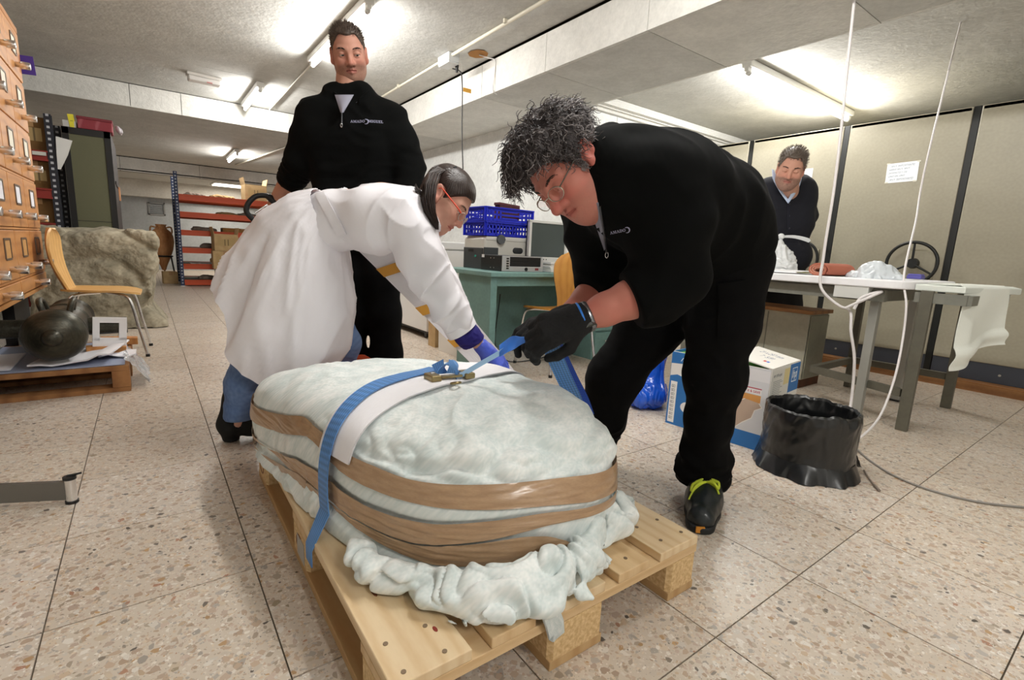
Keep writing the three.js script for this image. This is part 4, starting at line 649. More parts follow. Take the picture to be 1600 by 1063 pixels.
// ---------- bronze cannon on its pallet ----------
{
  const mp = mat(0xffffff, 0.75, { map: oldWoodTex, bumpMap: oldWoodTex, bumpScale: 0.001 });
  const t = thing('worn_pallet', 'worn brown wooden pallet on the floor carrying the bronze cannon', 'pallet', [-1.31, 0, -3.2]);
  [0, 0.2, 0.4, 0.6].forEach((z) => part('deck_board', bb(0, 0.112, -z, 1.2, 0.138, -z - 0.19, 0.003), mp, t));
  for (const x of [0, 0.52, 1.125]) for (const z of [0, 0.34, 0.68]) part('block', bb(x, 0.024, -z, x + (x > 1 ? 0.075 : 0.09), 0.112, -z - 0.1, 0.002), mp, t);
  [0, 0.34, 0.68].forEach((z) => part('bottom_board', bb(0, 0, -z, 1.2, 0.023, -z - 0.1, 0.002), mp, t));
  const fs = (pts, th, lab, m, name = 'foam_sheet') => single(name, thick(pts, th), m, lab, 'packing sheet');
  const sh = mat(0x9aa2b8, 0.55);
  fs([0, 1, 2, 3].map((i) => [0, 1, 2, 3, 4, 5, 6].map((j) => V(-1.28 + j * 0.192, 0.142 + 0.002 * Math.sin(i * 2 + j), -3.21 - i * 0.24))), 0.003, 'grey-blue plastic sheet covering the worn pallet under the cannon', sh, 'plastic_sheet');
  fs([0, 1, 2, 3, 4].map((i) => [0, 1, 2, 3, 4, 5, 6, 7].map((j) => { const x = -0.5 + j * 0.045, u = (x + 0.39) / 0.16; return V(x + i * 0.018, 0.156 + 0.035 * clamp(u * u, 0, 1.0) * (u > 0 ? 1 : 0.3) + 0.004 * Math.sin(j * 2.2), -3.24 - i * 0.1); })), 0.008, 'white foam sheet folded under the breech of the cannon', foamMat);
  fs([0, 1, 2].map((i) => [0, 1, 2, 3, 4].map((j) => V(-1.2 + j * 0.16, 0.15 + 0.004 * Math.sin(j + i), -3.25 - i * 0.2))), 0.007, 'white foam sheet lying flat at the left of the cannon', foamMat);
  fs([0, 1, 2].map((i) => [0, 1, 2, 3, 4].map((j) => V(-0.24 + j * 0.04, 0.158 + 0.01 * Math.sin(j * 1.7 + i), -3.36 - i * 0.06))), 0.006, 'small white foam sheet right of the cannon breech', foamMat);
  const wedge = (x, z, lab, r) => { const s = new THREE.Shape(); s.moveTo(0, 0); s.lineTo(0.17, 0); s.lineTo(0.17, 0.035); s.lineTo(0, 0.045); const g = new THREE.ExtrudeGeometry(s, { depth: 0.06, bevelEnabled: true, bevelSize: 0.003, bevelThickness: 0.003, bevelSegments: 1 }).rotateY(r).translate(x, 0.146, z); single('wooden_chock', boxUV(g), mat(0xffffff, 0.6, { map: oakTex }), lab, 'wooden chock'); };
  wedge(-0.3, -3.56, 'orange-brown wooden chock beside the cannon, nearer one', 0.05); wedge(-0.25, -3.84, 'orange-brown wooden chock under the far side of the cannon', 0.02);
  single('plastic_wrap', thick([...Array(14).keys()].map((i) => [...Array(10).keys()].map((j) => { const u = j / 9, v = i / 13; const p = V(-0.13 + 0.1 * u, lerp(0.17, 0.03, Math.pow(u, 1.3)) + 0.015 * noise(u * 6, v * 7, 1), -3.22 - v * 0.4); p.x += 0.025 * noise(u * 5, v * 8, 4); return p; })), 0.001), mat(0xf2f4f6, 0.2, { transmission: 0.75, thickness: 0, ior: 1.3 }), 'clear crumpled plastic wrap hanging off the right end of the worn pallet', 'plastic');
  // bronze gun
  const btex = dataTex(256, (u, v) => { const k = 0.5 + 0.5 * pn(u, v, 5, 4) + 0.3 * pn(u, v, 24, 8); return mixc([82, 78, 66], [50, 50, 42], clamp(k)); });
  const bz = mat(0xffffff, 0.36, { map: btex, metalness: 0.55, bumpMap: plasterBump, bumpScale: 0.0012 });
  const c = thing('bronze_cannon', 'dark bronze cannon lying with its round breech towards the camera on foam', 'cannon', [-0.39, 0.305, -3.2], 0.0);
  const prof = [[0, 0.062], [0.018, 0.061], [0.032, 0.052], [0.038, 0.036], [0.037, 0.024], [0.043, 0.018], [0.075, 0.008], [0.105, -0.012], [0.122, -0.034], [0.127, -0.05], [0.126, -0.062], [0.118, -0.066], [0.117, -0.095], [0.124, -0.1], [0.125, -0.115], [0.117, -0.12], [0.113, -0.14], [0.11, -0.3], [0.109, -0.42], [0.116, -0.425], [0.118, -0.44], [0.112, -0.448], [0.103, -0.52], [0.098, -0.74], [0.11, -0.77], [0.1, -0.8], [0.05, -0.8], [0.05, -0.4]];
  part('barrel', lathe(prof.slice(9).map(([r, z]) => [r, z]), 56).rotateX(Math.PI / 2), bz, c);
  part('breech', lathe(prof.slice(5, 12), 56).rotateX(Math.PI / 2), bz, c); part('breech_knob', lathe(prof.slice(0, 6), 36).rotateX(Math.PI / 2), bz, c);
  for (const s of [-1, 1]) { part('trunnion', cyl(0.05, 0.046, 0.17, 0, 0, 0, 30).rotateZ(Math.PI / 2).translate(s * 0.19, -0.01, -0.4), bz, c); part('lifting_handle', tube([V(s * 0.05, 0.095, -0.2), V(s * 0.062, 0.145, -0.215), V(s * 0.066, 0.155, -0.26), V(s * 0.062, 0.145, -0.31), V(s * 0.05, 0.095, -0.335)], 0.014, 24, 10), bz, c); }
  const fr = thing('foam_board_ring', 'white foam-board frame set round the right trunnion of the cannon', 'frame', [-0.192, 0.27, -3.53], 0.15);
  part('board', [bx(0.15, 0.03, 0.012, 0, 0.065, 0), bx(0.15, 0.05, 0.012, 0, -0.06, 0), bx(0.035, 0.1, 0.012, 0.058, 0, 0), bx(0.03, 0.1, 0.012, -0.06, 0, 0)].map((g) => g.rotateZ(-0.08)), mat(0xf1f1f3, 0.6), fr);
  const mb = thing('metal_bar', 'flat grey metal bar with a black-capped chrome end lying near the left edge', 'metal bar', [0, 0, 0]);
  const e = atY(109, 786, 0.0), far = atY(-160, 800, 0.0); part('bar', beam(e.clone().add(V(0, 0.042, 0)), far.clone().add(V(0, 0.042, 0)), 0.014, 0.058), mat(0x7d7c78, 0.4, { metalness: 0.7 }), mb);
  part('end_roller', cyl(0.014, 0.014, 0.07, e.x + 0.006, 0.042, e.z, 20), chrome, mb); for (const y of [0.004, 0.081]) part('end_cap', cyl(0.0165, 0.0165, 0.009, e.x + 0.006, y, e.z, 20), blackPl, mb); part('pin', rod(V(e.x, 0.086, e.z), V(e.x + 0.035, 0.09, e.z), 0.003), blackPl, mb);
  const pt = thing('plastic_bin', 'clear plastic container under the card cabinet behind the cannon', 'container', [-0.82, 0.15, -3.75], 0); part('tub', [bx(0.3, 0.2, 0.004, 0, 0.12, 0.12), bx(0.3, 0.2, 0.004, 0, 0.12, -0.12), bx(0.004, 0.2, 0.24, 0.15, 0.12, 0), bx(0.004, 0.2, 0.24, -0.15, 0.12, 0), bx(0.3, 0.004, 0.24, 0, 0.02, 0)], mat(0xe8ecee, 0.15, { transmission: 0.9, thickness: 0 }), pt); part('rim', [bx(0.32, 0.012, 0.014, 0, 0.225, 0.125), bx(0.32, 0.012, 0.014, 0, 0.225, -0.125), bx(0.014, 0.012, 0.25, 0.155, 0.225, 0), bx(0.014, 0.012, 0.25, -0.155, 0.225, 0)], mat(0xdadddf, 0.3), pt);
}
// ---------- right side: desk and machines ----------
{
  const gt = dataTex(256, (u, v) => { const k = 236 + 10 * pn(u, v, 8, 2) + 8 * pn(u, v, 50, 5); return [k - 2, k, k]; });
  const gm = mat(0x82a8a2, 0.5, { map: gt }), gd = mat(0x7a9f99, 0.5, { map: gt });
  const d = thing('green_desk', 'grey-green painted metal desk with a knee opening beside the orange chair', 'desk', [1.8, 0, -2.68]);
  part('desktop', bb(-0.015, 0.645, 0.02, 1.32, 0.68, -0.62, 0.008), gm, d);
  part('side_panel', bb(0, 0.0, 0, 0.05, 0.645, -0.42, 0.004), gd, d); part('pedestal', bb(0.98, 0.0, -0.01, 1.3, 0.645, -0.42, 0.004), gd, d);
  part('apron', bb(0.05, 0.585, -0.01, 0.98, 0.645, -0.03), gd, d); part('back_panel', bb(0.05, 0.08, -0.4, 0.98, 0.645, -0.42), gd, d);
  for (let k = 0; k < 3; k++) { const dr = part('drawer', bb(1.0, 0.03 + k * 0.2, -0.012, 1.28, 0.215 + k * 0.2, 0.006, 0.004), gd, d); part('handle', rod(V(1.09, 0.15 + k * 0.2, 0.02), V(1.19, 0.15 + k * 0.2, 0.02), 0.006), chrome, dr); }
}
plyChair('orange-brown plywood chair with chrome legs tucked under the green desk', [2.335, 0, -2.62], Math.PI - 0.12, plyA, 0.12);
{ // desktop computer lying flat
  const t = thing('desktop_computer', 'black and silver desktop computer lying flat on the green desk', 'computer', [1.91, 0.681, -2.735]);
  part('case', bb(0, 0, 0, 0.355, 0.105, -0.25, 0.004), mat(0x17181a, 0.45), t);
  const sil = mat(0xc3c6c8, 0.35, { metalness: 0.4 });
  const fr = part('front_bezel', [bb(0.003, 0, 0.004, 0.065, 0.104, 0.014, 0.003), bb(0.335, 0, 0.004, 0.355, 0.104, 0.014, 0.003), bb(0.06, 0, 0.004, 0.34, 0.034, 0.018, 0.003), bb(0.06, 0.098, 0.004, 0.34, 0.105, 0.014)], sil, t, 'silver front bezel');
  part('drive_bay', bb(0.068, 0.036, 0.004, 0.215, 0.066, 0.012, 0.002), black, t); part('drive_bay', bb(0.068, 0.068, 0.004, 0.215, 0.097, 0.012, 0.002), black, t); part('drive_bay', bb(0.218, 0.036, 0.004, 0.333, 0.097, 0.01, 0.002), black, t);
  part('power_button', cyl(0.012, 0.012, 0.008, 0, 0, 0, 20).rotateX(1.57).translate(0.2, 0.017, 0.02), blackPl, t); for (let k = 0; k < 5; k++) part('port', bb(0.035, 0.016 + k * 0.016, 0.013, 0.055, 0.026 + k * 0.016, 0.016), black, t);
  for (const [x, y] of [[-0.001, 0.02], [-0.001, 0.085]]) for (const z of [-0.08, -0.12]) part('screw', cyl(0.004, 0.004, 0.004, 0, 0, 0, 8).rotateZ(1.57).translate(x, y, z), chrome, t);
  part('paper_label', bb(-0.002, 0.085, -0.235, 0, 0.105, -0.205), mat(0xe8e8e8, 0.6), t); part('badge', bb(0.28, 0.01, 0.018, 0.31, 0.026, 0.0195), mat(0x8c3b40, 0.4), t);
}
{ // printer behind it
  const t = thing('printer', 'beige and dark grey printer standing behind the computer on the green desk', 'printer', [1.94, 0.681, -2.995]); const be = mat(0xcfccc3, 0.5);
  part('body', bb(0.0, 0, 0, 0.47, 0.225, -0.28, 0.018), be, t); part('top_cover', bb(0.01, 0.2, 0.004, 0.46, 0.235, -0.27, 0.012), mat(0xd9d6ce, 0.45), t);
  part('side_panel', [bb(-0.006, 0.0, -0.27, 0.002, 0.15, -0.01, 0.003), bb(-0.004, 0, 0, 0.12, 0.155, 0.008, 0.003)], mat(0x3a3e40, 0.5), t, 'dark grey control panel');
  part('button', cyl(0.008, 0.008, 0.006, 0, 0, 0, 16).rotateZ(1.57).translate(-0.009, 0.09, -0.1), mat(0x2e9c86, 0.4), t, 'green button'); part('display', bb(-0.008, 0.12, -0.2, -0.005, 0.138, -0.13), black, t);
  part('grip_recess', [new THREE.CapsuleGeometry(0.022, 0.05, 6, 14).rotateZ(1.57).scale(1, 1, 0.25).translate(0.3, 0.14, 0.001)], mat(0x2c2e30, 0.6), t); part('paper_knob', cyl(0.035, 0.035, 0.03, 0, 0, 0, 8).rotateX(1.57).translate(0.135, 0.215, 0.008), mat(0x55585a, 0.5), t);
}
function crate(name, label, pos, turn, w, d, h, windows) {
  const m = mat(0x2330c8, 0.4), t = thing(name, label, 'crate', pos, turn, 'blue plastic crates stacked on the printer');
  part('bottom', bx(w - 0.02, 0.006, d - 0.02, 0, 0.004, 0), m, t);
  const wall = (len, th, place) => { const g = []; const n = Math.round(len / 0.032), rows = windows ? [[0.02, h * 0.5], [h * 0.55, h - 0.025]] : [[0.018, h * 0.5 - 0.004], [h * 0.5 + 0.004, h - 0.022]];
    g.push(bx(len, 0.022, th, 0, h - 0.011, 0, 0.003), bx(len, 0.02, th, 0, 0.01, 0), bx(len, 0.012, th, 0, h * 0.5, 0)); for (let k = 0; k <= n; k++) { const x = -len / 2 + k * len / n; if (windows && Math.abs(x) < len * 0.2 && Math.abs(x) > 0.001 && k % 2) continue; if (windows && Math.abs(x) < len * 0.14) continue; g.push(bx(k === 0 || k === n ? 0.024 : 0.012, h, th, x, h / 2, 0)); } void rows;
    if (windows) g.push(bx(len * 0.32, 0.016, th, 0, h * 0.22, 0), bx(len * 0.32, 0.016, th, 0, h * 0.8, 0)); return part('lattice_wall', merge(g).applyMatrix4(place), m, t); };
  wall(w, 0.006, new THREE.Matrix4().makeTranslation(0, 0, d / 2 - 0.004)); wall(w, 0.006, new THREE.Matrix4().makeTranslation(0, 0, -d / 2 + 0.004));
  wall(d - 0.01, 0.006, new THREE.Matrix4().makeRotationY(Math.PI / 2).setPosition(w / 2 - 0.004, 0, 0)); wall(d - 0.01, 0.006, new THREE.Matrix4().makeRotationY(Math.PI / 2).setPosition(-w / 2 + 0.004, 0, 0));
  part('rim', [bx(w + 0.012, 0.008, 0.018, 0, h, d / 2), bx(w + 0.012, 0.008, 0.018, 0, h, -d / 2), bx(0.018, 0.008, d, w / 2, h, 0), bx(0.018, 0.008, d, -w / 2, h, 0)], m, t); return t;
}
crate('blue_crate', 'lower blue lattice crate standing directly on the printer', [2.135, 0.918, -3.13], 0.06, 0.4, 0.27, 0.095, false);
crate('blue_crate', 'upper blue crate with rectangular windows holding a maroon box', [2.145, 1.02, -3.13], 0.03, 0.43, 0.29, 0.095, true);
{ const t = thing('maroon_box', 'dark maroon box sticking out of the upper blue crate', 'box', [2.2, 1.03, -3.1], 0.1); const mm = mat(0x4a1a1e, 0.5); part('box', bx(0.2, 0.125, 0.06, 0, 0.064, 0, 0.004), mm, t).rotation.z = -0.04; part('lid', bx(0.205, 0.02, 0.065, -0.005, 0.12, 0, 0.004), mat(0x551f24, 0.45), t).rotation.z = -0.04; }
{ const t = thing('monitor', 'flat computer monitor with a pale frame and dark screen on the green desk', 'monitor', [2.47, 0.681, -2.93], -0.06), fm = mat(0xd6d5d0, 0.4);
  part('frame', [bx(0.36, 0.02, 0.03, 0, 0.36, 0, 0.004), bx(0.36, 0.035, 0.03, 0, 0.085, 0, 0.004), bx(0.022, 0.29, 0.03, -0.169, 0.22, 0, 0.004), bx(0.022, 0.29, 0.03, 0.169, 0.22, 0, 0.004)], fm, t); part('screen', bx(0.322, 0.262, 0.008, 0, 0.226, 0.004), mat(0x4a5250, 0.25), t, 'dark grey switched-off screen'); part('back', bx(0.35, 0.29, 0.03, 0, 0.22, -0.025, 0.01), mat(0x232425, 0.5), t); part('stand', bx(0.06, 0.12, 0.04, 0, 0.06, -0.03), fm, t); part('foot', bx(0.22, 0.014, 0.16, 0, 0.007, -0.02, 0.005), fm, t); for (let k = 0; k < 4; k++) part('button', cyl(0.004, 0.004, 0.004, 0, 0, 0, 10).rotateX(1.57).translate(-0.09 + k * 0.025, 0.085, 0.016), blackPl, t); }
for (let k = 0; k < 5; k++) single('paper_pad', bx(0.2, 0.013, 0.14, 2.42 + 0.006 * Math.sin(k * 3), 0.689 + k * 0.014, -2.77 + 0.004 * Math.cos(k * 5)), mat([0xe9e9e6, 0xf0efe8][k % 2], 0.7), ['bottom pad of the white paper pile below the monitor', 'second pad from the bottom of the white paper pile below the monitor', 'middle pad of the white paper pile below the monitor', 'second pad from the top of the white paper pile below the monitor', 'topmost pad of the white paper pile below the monitor'][k], 'paper pad', 'white pads below the monitor');
single('beige_cushion', nets((x, y, z) => Math.hypot(x / 1, y / 1.2, z / 0.5) - 0.07, V(-0.12, -0.12, -0.08), V(0.12, 0.12, 0.08), 0.008).translate(2.74, 0.755, -2.95), mat(0xd8d0ae, 0.6), 'rounded beige chair back beside the monitor', 'chair back');
{ // white freezer on casters
  const t = thing('white_freezer', 'large white chest freezer on black casters behind the woman', 'freezer', [1.98, 0, -3.95]), w = mat(0xe9e9e8, 0.4);
  part('body', bb(0, 0.07, 0, 0.66, 0.8, -1.65, 0.01), w, t); part('lid', bb(-0.008, 0.806, 0.008, 0.66, 0.872, -1.65, 0.01), w, t); part('base', bb(0.03, 0.045, -0.03, 0.63, 0.07, -1.62), blackPl, t);
  for (const z of [-0.1, -0.85, -1.5]) part('caster', [cyl(0.028, 0.028, 0.022, 0, 0, 0, 18).rotateZ(1.57).translate(0.05, 0.028, z), bx(0.03, 0.02, 0.05, 0.05, 0.05, z)], blackPl, t); part('seal', bb(-0.002, 0.8, 0.003, 0.65, 0.806, -1.64), mat(0x9fa2a3, 0.6), t);
}
single('brown_board', bb(1.88, 0, -3.6, 2.3, 0.5, -3.72, 0.003), card, 'brown cardboard carton standing between the freezer and the green desk', 'carton');
single('white_board', bb(1.86, 0, -3.2, 2.3, 0.52, -3.5, 0.003), mat(0xeceae4, 0.5), 'low white panel box standing left of the green desk', 'panel');
{ // blue rubbish bag
  const f = (x, y, z) => { const b = smin(Math.hypot(x / 1.25, (y - 0.07) / 0.85, z / 1.0) - 0.115, boneD(bone(V(0.0, 0.1, 0), V(0.055, 0.29, 0.01), 0.085, 0.055, 0), x, y, z), 0.05); const top = smin(b, boneD(bone(V(0.055, 0.29, 0.01), V(0.085, 0.335, 0.01), 0.05, 0.035, 0), x, y, z), 0.02); const w = noise(x * 8, y * 5, z * 8); return smax(top + 0.013 * ridge(x * 13 + w, y * 4, z * 13) + 0.007 * ridge(x * 28 + w, y * 10 + w, z * 28), -y, 0.008); };
  const t = thing('blue_bag', 'knotted translucent blue rubbish bag on the floor behind the bending man', 'bag', [2.2, 0.001, -1.68]); part('bag', nets(f, V(-0.25, -0.03, -0.22), V(0.25, 0.42, 0.22), 0.006, 0.05), mat(0x1f62e0, 0.2, { clearcoat: 0.5, clearcoatRoughness: 0.2, transmission: 0.15, thickness: 0 }), t);
}
// printed carton
{
  const A = V(2.069, 0, -1.447), B = V(2.118, 0, -0.985), H = 0.37, D = 0.34;
  const dir = B.clone().sub(A), W = dir.length(); const ang = Math.atan2(-(B.z - A.z), B.x - A.x); // local x from A to B, outward face towards the camera
  const t = thing('printer_carton', 'open blue and white printer carton with torn front beside the black bin bag', 'box', A, ang);
  const front = canvasTex(1024, 820, (g, w, h) => {
    g.fillStyle = '#e9e7e8'; g.fillRect(0, 0, w, h); g.fillStyle = '#2a72b8'; g.fillRect(0, h * 0.8, w, h * 0.2); g.fillRect(0, 0, w * 0.30, h);
    g.fillStyle = '#e9e7e4'; g.beginPath(); g.moveTo(0, h * 0.16); g.lineTo(w * 0.16, h * 0.14); g.lineTo(w * 0.28, h * 0.26); g.lineTo(w * 0.18, h * 0.33); g.lineTo(w * 0.08, h * 0.3); g.lineTo(0, h * 0.33); g.fill(); g.beginPath(); g.ellipse(w * 0.24, h * 0.72, w * 0.09, h * 0.08, 0, 0, 7); g.fill();
    g.fillStyle = '#efeeec'; g.fillRect(w * 0.015, h * 0.4, w * 0.075, h * 0.57); g.fillStyle = '#2b3038'; g.font = 'bold 18px sans-serif'; for (let k = 0; k < 9; k++) { g.strokeStyle = '#2b3038'; g.lineWidth = 3; g.strokeRect(w * 0.03, h * (0.45 + k * 0.055), 36, 26); g.beginPath(); g.arc(w * 0.045, h * (0.467 + k * 0.055), 7, 0, 7); g.stroke(); }
    g.save(); g.translate(w * 0.1, h * 0.07); g.fillStyle = '#f4f4f4'; g.font = 'bold italic 60px sans-serif'; g.fillText('//', 0, 36); g.restore();
    g.fillStyle = '#d9d9dc'; g.fillRect(w * 0.3, 0, w * 0.7, h * 0.8); g.fillStyle = '#e6e4e6'; g.fillRect(w * 0.3, h * 0.02, w * 0.7, h * 0.14);
    g.fillStyle = '#8b9097'; g.fillRect(w * 0.5, h * 0.24, w * 0.24, h * 0.12); g.fillStyle = '#5b6066'; g.fillRect(w * 0.52, h * 0.29, w * 0.2, h * 0.03); g.fillRect(w * 0.5, h * 0.42, w * 0.2, h * 0.1); g.fillStyle = '#34383d'; g.fillRect(w * 0.52, h * 0.44, w * 0.15, h * 0.03); g.fillStyle = '#777c83'; for (let k = 0; k < 4; k++) g.fillRect(w * 0.51, h * (0.37 + k * 0.012), w * 0.22, 3);
    g.fillStyle = '#ece8e6'; g.fillRect(w * 0.74, h * 0.26, w * 0.2, h * 0.06); g.fillStyle = '#b33a4c'; g.fillRect(w * 0.74, h * 0.245, w * 0.2, h * 0.012); g.font = 'bold 34px sans-serif'; g.fillText('Buy it & SAVE', w * 0.75, h * 0.305, w * 0.18); g.fillStyle = '#d89a56'; g.fillRect(w * 0.74, h * 0.33, w * 0.2, h * 0.11);
    g.fillStyle = '#c3ab98'; g.beginPath(); for (const [i, [x, y]] of [[0.93, 0.42], [0.96, 0.47], [0.9, 0.52], [0.88, 0.62], [0.8, 0.7], [0.74, 0.78], [0.66, 0.76], [0.55, 0.74], [0.45, 0.74], [0.46, 0.62], [0.58, 0.56], [0.7, 0.48], [0.8, 0.4]].entries()) i ? g.lineTo(x * w, y * h) : g.moveTo(x * w, y * h); g.fill(); g.strokeStyle = '#f1ece6'; g.lineWidth = 8; g.stroke();
    g.fillStyle = '#888'; g.font = '20px sans-serif'; g.fillText('Print, scan, copy', w * 0.55, h * 0.1);
  }, { clamp: true });
  const side = canvasTex(768, 820, (g, w, h) => {
    g.fillStyle = '#e8e6de'; g.fillRect(0, 0, w, h); g.fillStyle = '#2a72b8'; g.fillRect(w * 0.62, 0, w * 0.38, h * 0.36); g.fillStyle = '#e9d9a0'; g.fillRect(w * 0.42, h * 0.03, w * 0.2, h * 0.2);
    g.strokeStyle = '#eef2f6'; g.lineWidth = 10; g.strokeRect(w * 0.72, h * 0.06, w * 0.18, h * 0.17); g.fillStyle = '#eef2f6'; g.font = 'bold italic 110px sans-serif'; g.textAlign = 'center'; g.fillText('hp', w * 0.81, h * 0.185);
    g.textAlign = 'left'; g.fillStyle = '#5a6068'; g.font = 'bold 38px sans-serif'; g.fillText('HP Officejet', w * 0.05, h * 0.1, w * 0.35); for (let k = 0; k < 12; k++) g.fillRect(w * 0.06, h * (0.15 + k * 0.022), w * (0.28 + 0.05 * Math.sin(k * 2)), 4);
    g.fillStyle = '#1d2f63'; g.font = 'italic 66px sans-serif'; g.fillText('E11', w * 0.5, h * 0.42); g.fillText('4912', w * 0.55, h * 0.52); g.strokeStyle = '#30343a'; g.lineWidth = 8; g.beginPath(); g.moveTo(w * 0.4, h * 0.72); g.lineTo(w * 0.66, h * 0.62); g.lineTo(w * 0.74, h * 0.68); g.stroke();
  }, { clamp: true });
  const cm = mat(0xe4e0d8, 0.7), wallM = [];
  part('front_panel', bx(W, H, 0.006, W / 2, H / 2, 0), cm, t); part('front_print', new THREE.BoxGeometry(W - 0.002, H - 0.002, 0.0008).translate(W / 2, H / 2, 0.0036), mat(0xffffff, 0.5, { map: front }), t);
  part('back_panel', bx(W, H, 0.006, W / 2, H / 2, -D), cm, t); part('left_panel', bx(0.006, H, D, 0, H / 2, -D / 2), mat(0x2a72b8, 0.5), t);
  part('right_panel', bx(0.006, H, D, W, H / 2, -D / 2), cm, t); part('right_print', new THREE.BoxGeometry(D - 0.002, H - 0.002, 0.0008).rotateY(Math.PI / 2).translate(W + 0.0036, H / 2, -D / 2), mat(0xffffff, 0.5, { map: side }), t);
  part('bottom_panel', bx(W, 0.006, D, W / 2, 0.003, -D / 2), cm, t);
  const tag = canvasTex(512, 256, (g, w, h) => { g.fillStyle = '#ece9e2'; g.fillRect(0, 0, w, h); g.fillStyle = '#3a4a78'; g.font = 'italic 46px sans-serif'; g.fillText('21 x 297 mm', 120, 80); g.fillText('7 · 5/91', 200, 140); g.fillStyle = '#c33'; g.fillRect(320, 180, 30, 18); g.fillStyle = '#36c'; g.fillRect(356, 180, 30, 18); g.fillStyle = '#444'; g.fillRect(40, 190, 60, 20); }, { clamp: true });
  part('top_flap', new THREE.BoxGeometry(0.2, 0.005, D - 0.004).rotateZ(-0.16).translate(W - 0.097, H + 0.019, -D / 2), mat(0xffffff, 0.7, { map: tag }), t).geometry.attributes.uv.needsUpdate = true;
  part('green_insert', bx(W - 0.05, 0.004, D - 0.03, W / 2 - 0.02, H - 0.014, -D / 2), mat(0x4f9a30, 0.6), t, 'green inner flap');
}
{ // bin in a black bag
  const t = thing('black_bin_bag', 'black plastic bin bag lining a round bin on the floor', 'bin', [2.135, 0, -0.815]); const bm = mat(0x141516, 0.28, { clearcoat: 0.35, clearcoatRoughness: 0.3 });
  const rows = []; const prof = [[0.17, 0.0], [0.172, 0.03], [0.165, 0.09], [0.166, 0.16], [0.165, 0.22], [0.16, 0.25], [0.152, 0.256], [0.146, 0.245], [0.143, 0.2], [0.14, 0.1], [0.135, 0.02], [0.0, 0.015]];
  const sub = []; for (let i = 0; i < prof.length - 1; i++) for (let k = 0; k < 9; k++) sub.push([lerp(prof[i][0], prof[i + 1][0], k / 9), lerp(prof[i][1], prof[i + 1][1], k / 9)]); sub.push(prof[prof.length - 1]);
  sub.forEach(([r, y], i) => { const row = []; for (let j = 0; j <= 180; j++) { const a = j / 180 * 6.28318, c = Math.cos(a), s = Math.sin(a); const w = noise(c * 2, y * 6, s * 2); let dr = (0.005 * ridge(c * 1.6 + w, y * 12 + w, s * 1.6) + 0.0016 * ridge(c * 7, y * 26 + w * 2, s * 7) + 0.006 * sstep(0.17, 0.25, y) * ridge(c * 4 + w, y * 9, s * 4)) * (r > 0.05 ? 1 : 0); const rim = sstep(0.2, 0.255, y); let dy = rim * (0.012 * noise(c * 2.2, 3, s * 2.2) + 0.004 * ridge(c * 6, 1, s * 6)); if (i < 14 && r > 0.1) dr += 0.02 * (1 - i / 14) * (0.6 + noise(c * 3, 8, s * 3)); row.push(V(c * (r + dr), Math.max(0.001, y + dy), s * (r + dr))); } rows.push(row); });
  part('bag', sheet(rows), bm, t);
  const skirt = []; for (let i = 0; i <= 10; i++) { const row = []; for (let j = 0; j <= 90; j++) { const a = lerp(1.0, 4.1, j / 90) , v = i / 10, c = Math.cos(a), s = Math.sin(a); const f = Math.sin(j / 90 * 3.14); const r = 0.172 + 0.02 * v + 0.03 * v * Math.max(0, noise(c * 4, 2, s * 4) + 0.4) * f; row.push(V(c * r, lerp(0.062 + 0.015 * noise(c * 3, 5, s * 3), 0.002 + 0.012 * Math.max(0, noise(c * 7, v, s * 7)), v), s * r)); } skirt.push(row); }
  part('bag_fold', sheet(skirt), bm, t);
  const sk2 = []; for (let i = 0; i <= 8; i++) { const row = []; for (let j = 0; j <= 12; j++) { const v = i / 8, u = j / 12; row.push(V(lerp(0.1, 0.175, v) + 0.01 * noise(u * 4, v * 4, 2), lerp(0.09, 0.004, v) + 0.008 * ridge(u * 3, v * 3, 1), lerp(0.14, 0.08 + 0.07 * u, v))); } sk2.push(row); }
  part('bag_corner', sheet(sk2), bm, t);
}
